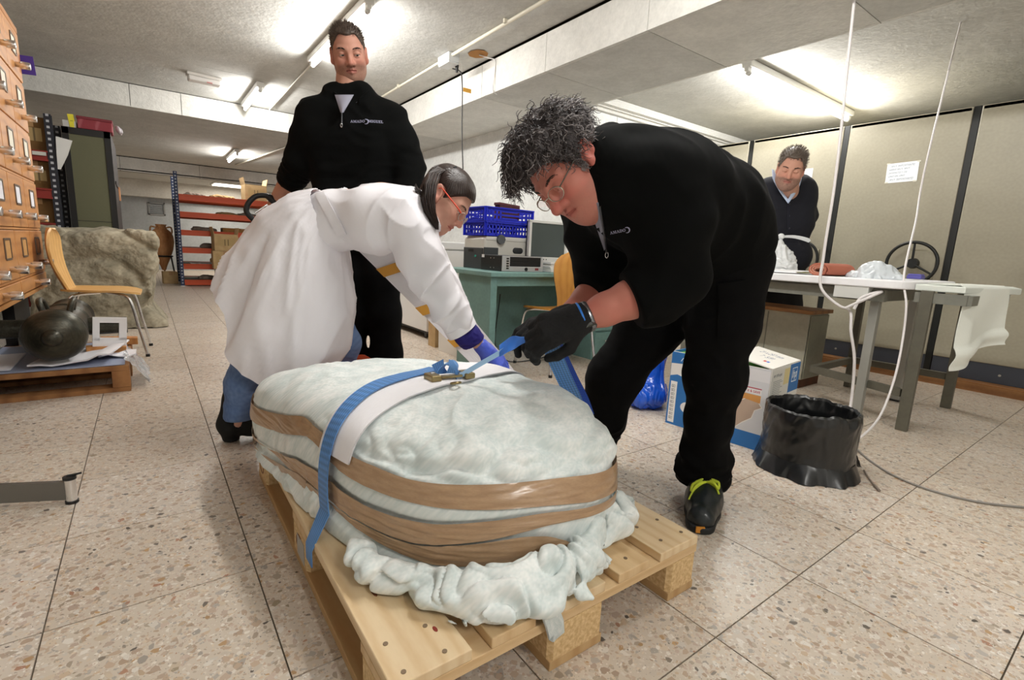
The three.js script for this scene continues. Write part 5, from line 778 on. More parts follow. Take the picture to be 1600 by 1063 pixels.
{ // long table: white board on a grey steel frame
  const wt = mat(0xf1f0f2, 0.5), fm = mat(0x8b8b82, 0.5, { metalness: 0.25, map: plasterTone });
  const t = thing('work_table', 'long white-topped work table on a grey steel frame at the right', 'table');
  const s = new THREE.Shape(); const xl = 3.02, xr = 3.86; s.moveTo(xl, 2.6); s.lineTo(xl, 0.93); s.quadraticCurveTo(xl, 0.81, xl + 0.14, 0.81); s.lineTo(xr - 0.1, 0.81); s.quadraticCurveTo(xr, 0.81, xr, 0.93); s.lineTo(xr, 2.6);
  part('tabletop', new THREE.ExtrudeGeometry(s, { depth: 0.03, bevelEnabled: true, bevelSize: 0.008, bevelThickness: 0.006, bevelSegments: 2, curveSegments: 12 }).rotateX(-Math.PI / 2).translate(0, 0.724, 0), wt, t);
  part('frame_rail', [bb(3.07, 0.645, -2.58, 3.11, 0.705, -0.92), bb(3.77, 0.645, -2.58, 3.81, 0.705, -0.92), bb(3.075, 0.647, -0.955, 3.805, 0.703, -0.925)], fm, t);
  for (const [x, z] of [[3.13, -0.97], [3.75, -0.97], [3.13, -2.52], [3.75, -2.52]]) { const l = part('leg', bx(0.042, 0.7, 0.042, x, 0.352, z, 0.003), mat(0xa5a59e, 0.4, { metalness: 0.3 }), t); part('leg_foot', bx(0.048, 0.012, 0.048, x, 0.006, z), blackPl, l); }
  part('bracket', bb(3.02, 0.655, -1.14, 3.09, 0.724, -0.98), mat(0xcfcfca, 0.5), t);
  const t2 = thing('pale_table', 'pale green-white table with a pointed end and dark steel legs joined to the work table', 'table');
  const s2 = new THREE.Shape(); s2.moveTo(3.1, 0.8); s2.lineTo(3.1, 0.62); s2.lineTo(3.55, 0.5); s2.lineTo(3.9, 0.58); s2.lineTo(3.9, 0.8);
  part('tabletop', new THREE.ExtrudeGeometry(s2, { depth: 0.022, bevelEnabled: true, bevelSize: 0.006, bevelThickness: 0.005, bevelSegments: 2 }).rotateX(-Math.PI / 2).translate(0, 0.722, 0), mat(0xdfe4dc, 0.5), t2);
  part('frame_rail', [bb(3.08, 0.66, -0.8, 3.12, 0.71, -0.6), bb(3.86, 0.66, -0.8, 3.9, 0.71, -0.6), bb(3.085, 0.662, -0.615, 3.895, 0.708, -0.582)], fm, t2);
  const lm = mat(0x6f6c60, 0.5, { metalness: 0.3, map: plasterTone });
  for (const [x, z] of [[3.1, -0.75], [3.88, -0.75]]) part('leg', [bx(0.03, 0.72, 0.05, x - 0.016, 0.36, z, 0.003), bx(0.026, 0.7, 0.045, x + 0.018, 0.36, z - 0.006, 0.003)], lm, t2);
  part('stretcher', [beam(V(3.1, 0.19, -0.78), V(3.26, 0.19, -1.28), 0.03, 0.04), beam(V(3.26, 0.19, -1.28), V(3.86, 0.19, -1.28), 0.03, 0.04), beam(V(3.88, 0.19, -0.78), V(3.86, 0.19, -1.28), 0.03, 0.04)], lm, t2); part('leg', bx(0.035, 0.72, 0.035, 3.86, 0.36, -1.28), lm, t2);
  // cloth over the end
  const rows = []; for (let i = 0; i <= 46; i++) { const row = []; for (let j = 0; j <= 26; j++) { const u = j / 26, v = i / 46; const x = lerp(3.1, 3.42, u), zt = lerp(-0.655, -0.555, u) + 0.016; let p; if (v < 0.22) p = V(x, 0.7595 + 0.002 * noise(u * 8, v * 20, 1), zt - (0.22 - v) * 0.55); else { const w = (v - 0.22) / 0.78; const L = lerp(0.4, 0.3, u) + 0.02 * Math.sin(u * 5 + 0.6); p = V(x + w * 0.05 * (u - 0.3) + 0.008 * Math.sin(w * 5 + u * 6), 0.757 - w * L, zt + 0.02 + 0.02 * Math.sin(u * 6.5 + 0.4) * w + 0.012 * ridge(u * 2.2, w * 1.3, 6.6) * w + (w > 0.72 ? 0.012 * Math.sin((w - 0.72) * 18) + (w - 0.72) * 0.05 * u : 0)); } row.push(p); } rows.push(row); }
  single('hanging_cloth', thick(rows, 0.003), mat(0xecefe6, 0.85, { bumpMap: fabricBump, bumpScale: 0.0006 }), 'off-white cloth hanging over the pointed end of the pale table', 'cloth');
  // things on the table
  const bag = (sx, sy, sz, seed, c) => nets((x, y, z) => { const w = noise(x * 8 + seed, y * 8, z * 8); const r = Math.hypot(x / sx, z / sz) + Math.pow(clamp(y / sy, 0, 1.2), 1.6) * 0.9; return smax((r - 1) * Math.min(sx, sz) * 0.7 + 0.016 * ridge(x * 13 + w + seed, y * 8, z * 13) + 0.008 * ridge(x * 26, y * 24 + w, z * 26 + seed), -y, 0.01); }, V(-sx * 1.5, -0.02, -sz * 1.5), V(sx * 1.5, sy * 1.4, sz * 1.5), 0.007, 0.08);
  const pl = mat(0xf1f3f3, 0.35, { transmission: 0.2, thickness: 0, clearcoat: 0.3 });
  const b1 = thing('white_bag', 'tied translucent white plastic bag on the work table before the cardigan man', 'bag', [3.55, 0.764, -1.72]); part('bag', bag(0.17, 0.235, 0.15, 1), pl, b1); const ear = (a, b, c, w) => thick([...Array(9).keys()].map((i) => { const t = i / 8; const p = a.clone().lerp(b, t); p.y += Math.sin(t * 3.14) * c; return [V(p.x, p.y + w * (0.4 + 0.6 * t), p.z), V(p.x + 0.004, p.y, p.z + 0.01), V(p.x, p.y - w * (0.4 + 0.6 * t), p.z)]; }), 0.002);
  part('handle', ear(V(0.0, 0.235, 0), V(0.17, 0.22, 0.11), 0.012, 0.014), pl, b1); part('handle', ear(V(0.0, 0.235, 0), V(-0.12, 0.205, -0.09), 0.012, 0.014), pl, b1); part('knot', new THREE.SphereGeometry(0.022, 12, 8).translate(0, 0.237, 0), pl, b1);
  single('white_tray', [bx(0.26, 0.01, 0.46, 3.24, 0.77, -1.62, 0.003), bx(0.2, 0.004, 0.3, 3.3, 0.778, -1.5)], mat(0xf4f4f4, 0.5), 'stack of white sheets on the work table before the white bag', 'sheets');
  const roll = []; for (let i = 0; i <= 70; i++) { const a = i / 70 * 6.283 * 2.6, r = 0.014 + 0.0021 * a; roll.push([Math.cos(a) * r * 1.5, Math.sin(a) * r * 0.8]); }
  const rr = thing('rolled_cloth', 'rolled orange-red cloth lying on the work table', 'cloth', [3.2, 0.794, -1.24], 1.3); rr.scale.set(0.85, 0.85, 0.75); part('roll', thick([-0.14, -0.05, 0.05, 0.14].map((z) => roll.map(([x, y]) => V(x + 0.004 * noise(x * 30, y * 30, z * 20), y, z))), 0.01), mat(0xb0664f, 0.85, { bumpMap: fabricBump, bumpScale: 0.001 }), rr); part('inner_layer', thick([-0.142, 0.142].map((z) => roll.slice(0, 60).map(([x, y]) => V(x * 0.94, y * 0.94, z))), 0.002), mat(0xd9a48c, 0.85), rr, 'paler inner side');
  single('green_wrap', thick([0, 1, 2, 3].map((i) => [0, 1, 2, 3, 4].map((j) => V(3.12 + i * 0.03, 0.77 + 0.008 * noise(i, j, 3), -1.42 + j * 0.035 + i * 0.01))), 0.002), mat(0x8a8a50, 0.7), 'small olive-green wrapping strip left of the rolled cloth', 'wrapping');
  const b2 = single('plastic_sheet', bag(0.13, 0.105, 0.15, 7).rotateZ(0.1).translate(3.28, 0.764, -1.04), mat(0xe6ecf0, 0.35, { transmission: 0.25, thickness: 0 }), 'crumpled pale plastic sheet on the work table before the hand wheel', 'plastic');
  const pp = thing('purple_pad', 'small purple object lying on the work table right of the crumpled plastic', 'pad', [3.62, 0.764, -0.95], 0.1); part('pad', bx(0.11, 0.022, 0.07, 0, 0.012, 0, 0.006), mat(0x54509c, 0.6), pp); part('lid', bx(0.1, 0.008, 0.06, 0, 0.026, 0, 0.003), mat(0x605cae, 0.5), pp);
}
{ // grey cabinet under the table
  const t = thing('low_cabinet', 'low grey metal cabinet with a wooden top under the work table', 'cabinet', [3.46, 0, -1.42]); const gm = mat(0x99998a, 0.35, { metalness: 0.3, map: plasterTone }), gl = mat(0xb4b2a2, 0.35, { metalness: 0.2, map: plasterTone });
  part('body', bb(0, 0.06, 0, 0.28, 0.5, -0.8, 0.004), gl, t); part('end_panel', bb(0.01, 0.07, 0.003, 0.27, 0.49, 0.009), gm, t); part('top', bb(-0.02, 0.5, 0.02, 0.3, 0.525, -0.82, 0.004), mat(0xffffff, 0.5, { map: oldWoodTex }), t, 'brown wooden top'); part('plinth', bb(0.01, 0, -0.01, 0.3, 0.06, -0.79), mat(0x8a6a48, 0.6, { map: oldWoodTex }), t); for (let k = 1; k < 3; k++) part('seam', bb(-0.003, 0.07, -0.8 * k / 3, 0.001, 0.49, -0.8 * k / 3 - 0.006), mat(0x7d7c70, 0.5), t);
  const n = thing('metal_drum', 'small brass-coloured post between the work table legs behind the bending man', 'post', [2.62, 0, -2.1]); part('post', cyl(0.02, 0.02, 0.5, 0, 0.25, 0), mat(0x8f8a70, 0.4, { metalness: 0.5 }), n); part('base', cyl(0.1, 0.11, 0.02, 0, 0.01, 0, 24), blackPl, n);
}
{ // cables
  const wc = mat(0xe3dedd, 0.45);
  single('hanging_cable', tube([V(3.0, 2.3, -1.262), V(3.0, 2.155, -1.253), V(2.995, 1.85, -1.236), V(2.99, 1.6, -1.22), V(2.98, 1.21, -1.202), V(2.975, 0.87, -1.2), V(2.97, 0.697, -1.185), V(3.0, 0.606, -1.09), V(3.02, 0.59, -1.05), V(3.0, 0.48, -1.02), V(3.02, 0.338, -0.99), V(3.02, 0.1, -0.97), V(2.95, 0.012, -0.95)], 0.0072, 140, 10), wc, 'thick white cable hanging from the ceiling past the work table, left one', 'cable');
  single('table_cable', tube([V(2.99, 0.6, -1.02), V(3.0, 0.66, -1.0), V(3.05, 0.7, -0.93), V(3.0, 0.67, -0.96), V(2.99, 0.6, -1.06)], 0.008, 60, 8), wc, 'loop of white cable under the edge of the work table', 'cable');
  const P2 = [[1508, 0, 2.96], [1490, 80, 2.96], [1445, 265, 2.9], [1438, 300, 2.9], [1432, 340, 2.8], [1412, 440, 2.5], [1416, 475, 2.45], [1412, 520, 2.45], [1398, 590, 2.4], [1372, 655, 2.35]].map(([x, y, d]) => EYE.clone().addScaledVector(rayOf(x, y), d));
  P2[0].y = 2.3; P2.push(V(2.36, 0.02, -0.78), V(2.3, 0.006, -0.8));
  single('hanging_cable', tube(P2, 0.0052, 140, 8), wc, 'thin white cable hanging in front of the paper notice, right one', 'cable');
  single('floor_cable', tube([[1336, 700], [1362, 722], [1400, 745], [1450, 765], [1520, 783], [1600, 793], [1680, 797]].map(([x, y]) => atY(x, y, 0.005)), 0.004, 80, 8), mat(0x8f8a84, 0.5), 'grey-white cable running across the tiles right of the black bin bag', 'cable');
  single('floor_cable', [tube([[1350, 735], [1358, 748], [1366, 758]].map(([x, y]) => atY(x, y, 0.005)), 0.003, 20, 8), rod(atY(1366, 758, 0.006), atY(1374, 767, 0.006), 0.005)], mat(0x8a7c70, 0.5), 'short thin cable end poking out from under the black bin bag', 'cable');
  single('desk_cable', tube([V(2.1, 0.5, -3.0), V(2.05, 0.1, -2.95), V(2.12, 0.012, -2.9), V(2.3, 0.008, -2.85), V(2.5, 0.01, -2.9)], 0.004, 50, 8), blackPl, 'black cable curling on the floor under the green desk', 'cable');
}
{ // pallet truck
  const om = mat(0xd2542c, 0.45), t = thing('pallet_truck', 'orange pallet truck with a black loop handle behind the woman', 'pallet truck');
  part('chassis', [bb(0.44, 0.06, -2.0, 0.92, 0.27, -2.14, 0.02), bb(0.55, 0.1, -2.14, 0.83, 0.3, -2.3, 0.03)], om, t);
  for (const x of [0.42, 0.78]) part('fork', bb(x, 0.045, -2.02, x + 0.15, 0.085, -0.85, 0.01), om, t);
  part('pump', cyl(0.05, 0.05, 0.36, 0.68, 0.27, -2.28), mat(0x2a2a2c, 0.4), t);
  for (const s of [-1, 1]) part('steer_wheel', cyl(0.09, 0.09, 0.045, 0, 0, 0, 24).rotateZ(1.57).translate(0.68 + s * 0.05, 0.09, -2.26), blackPl, t);
  const H = atAxis(408, 350, 2, -2.8), up = atAxis(425, 308, 2, -2.8);
  part('tiller', rod(V(0.68, 0.4, -2.3), V(0.555, 0.95, -2.76), 0.02), om, t);
  const lp = [[432, 312], [415, 306], [400, 307], [388, 318], [385, 330], [394, 342], [408, 352], [425, 356], [440, 352]].map(([x, y]) => atAxis(x, y, 2, -2.8));
  part('loop_handle', tube(lp, 0.013, 60, 10), blackPl, t); part('handle_stem', rod(lp[0].clone().lerp(lp[8], 0.5).add(V(0.03, 0, 0.0)), atAxis(418, 306, 2, -2.8), 0.016), blackPl, t); part('lever', rod(atAxis(398, 333, 2, -2.79), atAxis(418, 320, 2, -2.79), 0.005), chrome, t); part('cross_bar', rod(lp[8], lp[0], 0.014), blackPl, t);
}
// ---------- people ----------
const J = (x, y, g) => atG(x, y, g);
function GF(px, g, h = 0.0) { let a = 380, b = 1500; for (let i = 0; i < 40; i++) { const m = (a + b) / 2; if (atG(px, m, g).y > h) a = m; else b = m; } return atG(px, a, g); }
const depthOf = (p) => p.clone().sub(EYE).dot(FW);
const RP = (p, px) => px * depthOf(p) / FOC;
// head shape in its own space: +z face, +y crown, +x its left, metres
function headField(o) {
  const jaw = o.jaw ?? 1, fat = o.fat ?? 0, nose = o.nose ?? 1;
  const e3 = (x, y, z, cx, cy, cz, rx, ry, rz) => { const a = (x - cx) / rx, b = (y - cy) / ry, c = (z - cz) / rz, k = Math.sqrt(a * a + b * b + c * c); return (k - 1) * Math.min(rx, ry, rz) * 0.9; };
  const cap = (x, y, z, ax, ay, az, bx2, by, bz, ra, rb) => { const dx = bx2 - ax, dy = by - ay, dz = bz - az; let t = ((x - ax) * dx + (y - ay) * dy + (z - az) * dz) / (dx * dx + dy * dy + dz * dz); t = clamp(t); return Math.hypot(x - ax - dx * t, y - ay - dy * t, z - az - dz * t) - lerp(ra, rb, t); };
  return (x, y, z) => {
    const X = Math.abs(x);
    let d = e3(x, y, z, 0, 0.035, -0.012, 0.074, 0.084, 0.096);
    d = smin(d, e3(x, y, z, 0, -0.03, 0.026, 0.06 + fat * 0.5, 0.086, 0.064), 0.03);
    d = smin(d, e3(x, y, z, 0, -0.07, 0.03, (0.05 + fat) * jaw, 0.04 + fat * 0.4, 0.052), 0.03);
    d = smin(d, Math.hypot(x, y + 0.1, z - 0.066) - 0.019 * jaw, 0.03);
    d = smin(d, cap(X, y, z, 0.046, -0.06, -0.005, 0.03, -0.095, 0.05, 0.018 + fat * 0.5, 0.015), 0.03);
    d = smin(d, Math.hypot(X - 0.037, y + 0.026, z - 0.062) - 0.023 - fat * 0.4, 0.025);
    d = smin(d, cap(X, y, z, 0.008, 0.016, 0.086, 0.044, 0.02, 0.07, 0.009, 0.008), 0.018);
    d = smax(d, -(Math.hypot((X - 0.032) / 1.35, y - 0.0, (z - 0.096)) - 0.0135), 0.014);
    d = smin(d, cap(x, y, z, 0, 0.012, 0.087, 0, -0.034, 0.11 + 0.006 * (nose - 1), 0.0068, 0.0118 * nose), 0.014);
    d = smin(d, Math.hypot(X - 0.0125 * nose, y + 0.037, z - 0.096) - 0.0082 * nose, 0.009);
    d = smax(d, -(Math.hypot(X - 0.007, (y + 0.0455), z - 0.101) - 0.0034), 0.004);
    d = smin(d, cap(X, y, z, 0.004, -0.0585, 0.0945, 0.023, -0.0635, 0.08, 0.0058, 0.0034), 0.006);
    d = smin(d, cap(X, y, z, 0.0, -0.0712, 0.0925, 0.02, -0.067, 0.082, 0.0072, 0.0038), 0.006);
    d = smax(d, -(cap(X, y, z, 0, -0.0648, 0.101, 0.025, -0.0655, 0.084, 0.0022, 0.0012)), 0.003);
    // lids
    const ex = X - 0.032, ey = y + 0.001, ez = z - 0.0775, er = Math.hypot(ex, ey, ez); const open = o.open ?? 0.003;
    d = smin(d, Math.max(er - 0.0158, -(y - open)), 0.003); d = smin(d, Math.max(er - 0.0152, y + 0.0058), 0.003);
    // ears
    const ax = X - 0.077 - 0.004 * (y > 0 ? y / 0.03 : 0), ay = y + 0.006, az = z + 0.012 + ay * 0.25; let ear = e3(ax, ay, az, 0, 0, 0, 0.011, 0.033, 0.0205); ear = smax(ear, -e3(ax, ay, az, 0.011, 0.003, 0.004, 0.008, 0.02, 0.011), 0.005); ear = smin(ear, e3(ax, ay, az, 0.001, -0.025, 0.006, 0.007, 0.01, 0.009), 0.008);
    d = smin(d, ear, 0.008);
    if (o.double) d = smin(d, Math.hypot(x * 0.8, y + 0.112, z - 0.035) - 0.03, 0.03);
    return d;
  };
}
function headPose(H, F, U, s) { const z = F.clone().normalize(), x = U.clone().cross(z).normalize(), y = z.clone().cross(x); return new THREE.Matrix4().makeBasis(x, y, z).scale(V(s, s, s)).setPosition(H); }
function skinTint(g, c) { // c: {skin, lip, flush, beard, shade}
  return tint(g, (o, x, y, z) => {
    const n = 0.5 + 0.5 * noise(x * 60, y * 60, z * 60), X = Math.abs(x);
    o.copy(c.skin).lerp(c.flush, 0.25 * n + 0.4 * Math.exp(-((X - 0.038) ** 2 + (y + 0.03) ** 2) / 0.0006) + 0.45 * Math.exp(-(x * x + (y + 0.032) ** 2) / 0.0003) * (z > 0.08 ? 1 : 0) + (X > 0.072 ? 0.4 : 0));
    if (c.beard) { const k = sstep(-0.028, -0.045, y + 0.25 * Math.max(0, X - 0.03)) * sstep(-0.03, 0.01, z) * (1 - Math.exp(-((X / 0.02) ** 2 + ((y + 0.065) / 0.008) ** 2))); o.lerp(c.beard, k * c.beardK * (0.75 + 0.5 * noise(x * 400, y * 400, z * 400))); }
    const lip = Math.exp(-((y + 0.065) ** 2) / 0.00008) * sstep(0.027, 0.018, X) * (z > 0.078 ? 1 : 0); o.lerp(c.lip, clamp(lip * 0.85));
  });
}
class Strands {
  constructor() { this.p = []; this.i = []; }
  add(pts, r0, r1, sides = 4) {
    const n = pts.length, b = this.p.length / 3; const up = V(0.3, 0.9, 0.2);
    for (let k = 0; k < n; k++) { const t = pts[Math.min(n - 1, k + 1)].clone().sub(pts[Math.max(0, k - 1)]).normalize(); const a = t.clone().cross(up).normalize(), c = t.clone().cross(a); const r = lerp(r0, r1, k / (n - 1)); for (let s = 0; s < sides; s++) { const q = s / sides * 6.2832; this.p.push(pts[k].x + (a.x * Math.cos(q) + c.x * Math.sin(q)) * r, pts[k].y + (a.y * Math.cos(q) + c.y * Math.sin(q)) * r, pts[k].z + (a.z * Math.cos(q) + c.z * Math.sin(q)) * r); } }
    for (let k = 0; k < n - 1; k++) for (let s = 0; s < sides; s++) { const a = b + k * sides + s, c = b + k * sides + (s + 1) % sides; this.i.push(a, c, a + sides, c, c + sides, a + sides); }
  }
  geo() { const g = new THREE.BufferGeometry(); g.setAttribute('position', new THREE.BufferAttribute(new Float32Array(this.p), 3)); g.setIndex(this.i); g.computeVertexNormals(); return g; }
}
function hairCap(o) { // o: thick, line(y)->z
  const zl = o.line ?? ((y) => y > 0.075 ? 0.13 : y > 0.05 ? lerp(0.078, 0.13, (y - 0.05) / 0.025) : y > 0.02 ? lerp(0.042, 0.078, (y - 0.02) / 0.03) : y > -0.02 ? lerp(0.012, 0.042, (y + 0.02) / 0.04) : lerp(-0.035, 0.012, clamp((y + 0.05) / 0.03)));
  const base = (x, y, z) => { const a = x / 0.074, b = (y - 0.035) / 0.084, c = (z + 0.012) / 0.096; return (Math.sqrt(a * a + b * b + c * c) - 1) * 0.074; };
  return (x, y, z) => { const th = o.thick(x, y, z); let d = base(x, y, z) - th; const by = (z + 0.03); d = smin(d, Math.hypot(x, (y + 0.03) * 0.8, by) - 0.06 - th * 0.4, 0.03); d = smax(d, z - zl(y) + (o.widow ? 0.02 * Math.exp(-((Math.abs(x) - 0.035) ** 2) / 0.0003) * (y > 0.04 ? 1 : 0) : 0), 0.008); d = smax(d, -y + (o.nape ?? -0.075), 0.01); const ax = Math.abs(x) - 0.08, earHole = Math.hypot(ax, (y + 0.004) * 0.7, z + 0.01) - 0.022; return smax(d, -earHole, 0.006); };
}
// hand built of palm, four bent fingers and a thumb
function handBones(o) {
  const D = o.D.clone().normalize(), N = o.N.clone().addScaledVector(D, -o.N.dot(D)).normalize(), S = D.clone().cross(N).multiplyScalar(o.side), s = o.scale ?? 1, k = 0.009, L = [], fat = o.fat ?? 0;
  const at2 = (d, a, n) => o.W.clone().addScaledVector(D, d * s).addScaledVector(S, a * s).addScaledVector(N, n * s);
  const kn = [[0.092, 0.031], [0.098, 0.0105], [0.094, -0.0105], [0.085, -0.03]].map(([d, a]) => at2(d, a, 0));
  for (let i = 0; i < 4; i++) L.push(bone(at2(0.012, kn.length ? [0.014, 0.005, -0.005, -0.014][i] : 0, 0), kn[i], (0.02 + fat) * s, (0.0125 + fat) * s, 0.014));
  L.push(bone(at2(-0.03, 0, 0), at2(0.02, 0, 0), (0.025 + fat) * s, (0.024 + fat) * s, 0.02, N, 0.8));
  const len = [0.043, 0.048, 0.045, 0.035], curl = o.curl ?? [0.5, 0.5, 0.5, 0.5];
  for (let i = 0; i < 4; i++) { let p = kn[i], ang = 0; const splay = (o.splay ?? 0.05) * (1.5 - i); [1, 0.62, 0.5].forEach((q, m) => { ang += curl[i] * [0.8, 1.0, 0.7][m]; const dir = D.clone().multiplyScalar(Math.cos(ang)).addScaledVector(N, -Math.sin(ang)).addScaledVector(S, splay).normalize(); const e = p.clone().addScaledVector(dir, len[i] * q * s); L.push(bone(p, e, ([0.0102, 0.0094, 0.0086][m] + fat) * s, ([0.0094, 0.0086, 0.0074][m] + fat) * s, m ? 0.004 : 0.008)); p = e; }); }
  const tc = o.thumb ?? 0.5; let p = at2(0.02, 0.026, -0.004), d1 = D.clone().multiplyScalar(0.62).addScaledVector(S, 0.72 - tc * 0.3).addScaledVector(N, -0.25 - tc * 0.5).normalize(); let e = p.clone().addScaledVector(d1, 0.047 * s); L.push(bone(p, e, (0.0155 + fat) * s, (0.0112 + fat) * s, 0.012)); const d2 = d1.clone().addScaledVector(D, 0.5).addScaledVector(S, -tc * 0.7).normalize(); const e2 = e.clone().addScaledVector(d2, 0.034 * s); L.push(bone(e, e2, (0.0108 + fat) * s, (0.0095 + fat) * s, 0.005)); L.push(bone(e2, e2.clone().addScaledVector(d2.addScaledVector(S, -tc * 0.4).normalize(), 0.024 * s), (0.0095 + fat) * s, (0.0075 + fat) * s, 0.004));
  return L;
}
function fieldGeo(list, cell, extra, pad = 0.05, slack = 0.03) { const [lo, hi] = boundsOf(list, pad); return nets(bonesField(list, extra), lo, hi, cell, slack); }
function limb(pts, r, k = 0.03) { const L = []; for (let i = 0; i < pts.length - 1; i++) L.push(bone(pts[i], pts[i + 1], r[i], r[i + 1], k)); return L; }
const folds = (amp, f, ex = 1) => (d, x, y, z) => { const w = noise(x * f * 0.4, y * f * 0.4, z * f * 0.4); return d - amp * (0.6 * ridge(x * f + w * 1.5, y * f * ex + w * 2, z * f) + 0.4 * noise(x * f * 2.1 + w, y * f * 2.1 * ex, z * f * 2.1)); };
const skinMat = new THREE.MeshPhysicalMaterial({ color: 0xffffff, vertexColors: true, roughness: 0.55, specularIntensity: 0.5, side: THREE.DoubleSide });
const eyeMat = new THREE.MeshPhysicalMaterial({ color: 0xffffff, vertexColors: true, roughness: 0.15 });
function onSurface(f, p, n, far = 0.15) { let q = p.clone().addScaledVector(n, far); for (let i = 0; i < 60; i++) { const d = f(q.x, q.y, q.z); if (d < 0.0004) break; q.addScaledVector(n, -Math.max(0.0005, d * 0.7)); if (q.distanceTo(p) > far * 2.2) break; } return q; }
// lettering wrapped on a garment
const { FontLoader } = await import('three/addons/loaders/FontLoader.js'); const { TextGeometry } = await import('three/addons/geometries/TextGeometry.js');
const serif = await new FontLoader().loadAsync('fonts/droid/droid_serif_bold.typeface.json');
function badge(f, c, right, up, n, size, words, parent) {
  const list = []; const g1 = new TextGeometry(words[0], { font: serif, size, depth: size * 0.08, curveSegments: 3 }); g1.computeBoundingBox(); const w1 = g1.boundingBox.max.x; list.push(g1.translate(-w1 - size * 0.75, 0, 0));
  if (words[1]) list.push(new TextGeometry(words[1], { font: serif, size, depth: size * 0.08, curveSegments: 3 }).translate(size * 0.55, 0, 0));
  const cres = new THREE.Shape(); cres.absarc(0, 0, size * 1.05, -2.2, 2.1, false); cres.absarc(-size * 0.22, -size * 0.02, size * 0.82, 1.9, -2.0, true); list.push(new THREE.ExtrudeGeometry(cres, { depth: size * 0.08, bevelEnabled: false, curveSegments: 16 }).translate(-size * 0.2, size * 0.35, 0));
  const g = merge(list), p = g.attributes.position; for (let i = 0; i < p.count; i++) { const q = c.clone().addScaledVector(right, p.getX(i)).addScaledVector(up, p.getY(i)); const s = onSurface(f, q, n, 0.06).addScaledVector(n, p.getZ(i) + 0.0006); p.setXYZ(i, s.x, s.y, s.z); } g.computeVertexNormals();
  return part('logo', g, mat(0xa9a9c4, 0.6), parent, 'pale lilac embroidered logo with lettering and a crescent');
}
function marchPix(f, x, y, start, out, fb) { const d = rayOf(x, y); let q = EYE.clone().addScaledVector(d, start), hit = false; for (let k = 0; k < 160; k++) { const e = f(q.x, q.y, q.z); if (e < 0.001) { hit = true; break; } if (q.distanceTo(EYE) > 8) break; q.addScaledVector(d, Math.max(0.0008, Math.min(e, 0.3) * 0.6)); } if (!hit) q = atG(x, y, fb); return q.addScaledVector(d, -out); }
// face furniture shared by the four heads; everything a child of the person
function faceParts(t, M, o) {
  const W = (g) => g.applyMatrix4(M);
  for (const s of [-1, 1]) { const e = new THREE.SphereGeometry(0.0122, 20, 16); const gz = o.gaze ?? V(0, -0.5, 1).normalize(); tint(e, (c, x, y, z) => { const k = (x * gz.x + y * gz.y + z * gz.z) / 0.0122; c.copy(k > 0.965 ? lin(15, 12, 10) : k > 0.85 ? o.iris : lin(196, 182, 174)); }); part('eye', W(e.translate(s * 0.032, -0.001, 0.0775)), eyeMat, t); }
  const r = rng(o.seed); for (const s of [-1, 1]) { const br = new Strands(); for (let k = 0; k < 70; k++) { const u = r(), x = lerp(0.012, 0.05, u), y = 0.018 + 0.008 * Math.sin(u * 2.6) + (r() - 0.5) * 0.006, z = 0.0935 - 0.017 * u * u; br.add([V(s * x, y, z), V(s * (x + 0.006), y + 0.0035 * (1 - u * 1.4), z + 0.002 - 0.004 * u)], 0.0008, 0.0003, 3); } part('eyebrow', W(br.geo()), o.browMat, t); }
}
function glasses(t, M, o) {
  const W = (g) => g.applyMatrix4(M); const g = part('glasses', W(merge([rod(V(-0.012, 0, 0.109), V(0.012, 0, 0.109), o.r * 0.9), ...[-1, 1].flatMap((s) => { const l = []; l.push(new THREE.TorusGeometry(0.021, o.r, 8, 30).scale(1.18, 0.8, 1).rotateY(s * 0.16).translate(s * 0.0335, -0.006, 0.104)); return l; })])), o.rim, t, o.label);
  for (const s of [-1, 1]) { part('temple', W(merge([rod(V(s * 0.058, 0.0, 0.1), V(s * 0.071, 0.004, 0.085), o.tr), rod(V(s * 0.071, 0.004, 0.085), V(s * 0.082, 0.016, -0.01), o.tr), rod(V(s * 0.082, 0.016, -0.01), V(s * 0.08, -0.01, -0.035), o.tr)])), o.temple, g); part('lens', W(new THREE.CylinderGeometry(0.0205, 0.0205, 0.0012, 26).rotateX(Math.PI / 2).scale(1.18, 0.8, 1).rotateY(s * 0.16).translate(s * 0.0335, -0.006, 0.104)), mat(0xffffff, 0.03, { transmission: 1, thickness: 0, ior: 1.3 }), g); }
}
const knit = mat(0x060707, 0.95, { specularIntensity: 0.3, bumpMap: fabricBump, bumpScale: 0.001, sheen: 0.12, sheenRoughness: 0.6, sheenColor: new THREE.Color(0.1, 0.1, 0.11) }), blackTwill = mat(0x070708, 0.9, { specularIntensity: 0.3, bumpMap: fabricBump, bumpScale: 0.0008 }), bootM = mat(0x101113, 0.6);
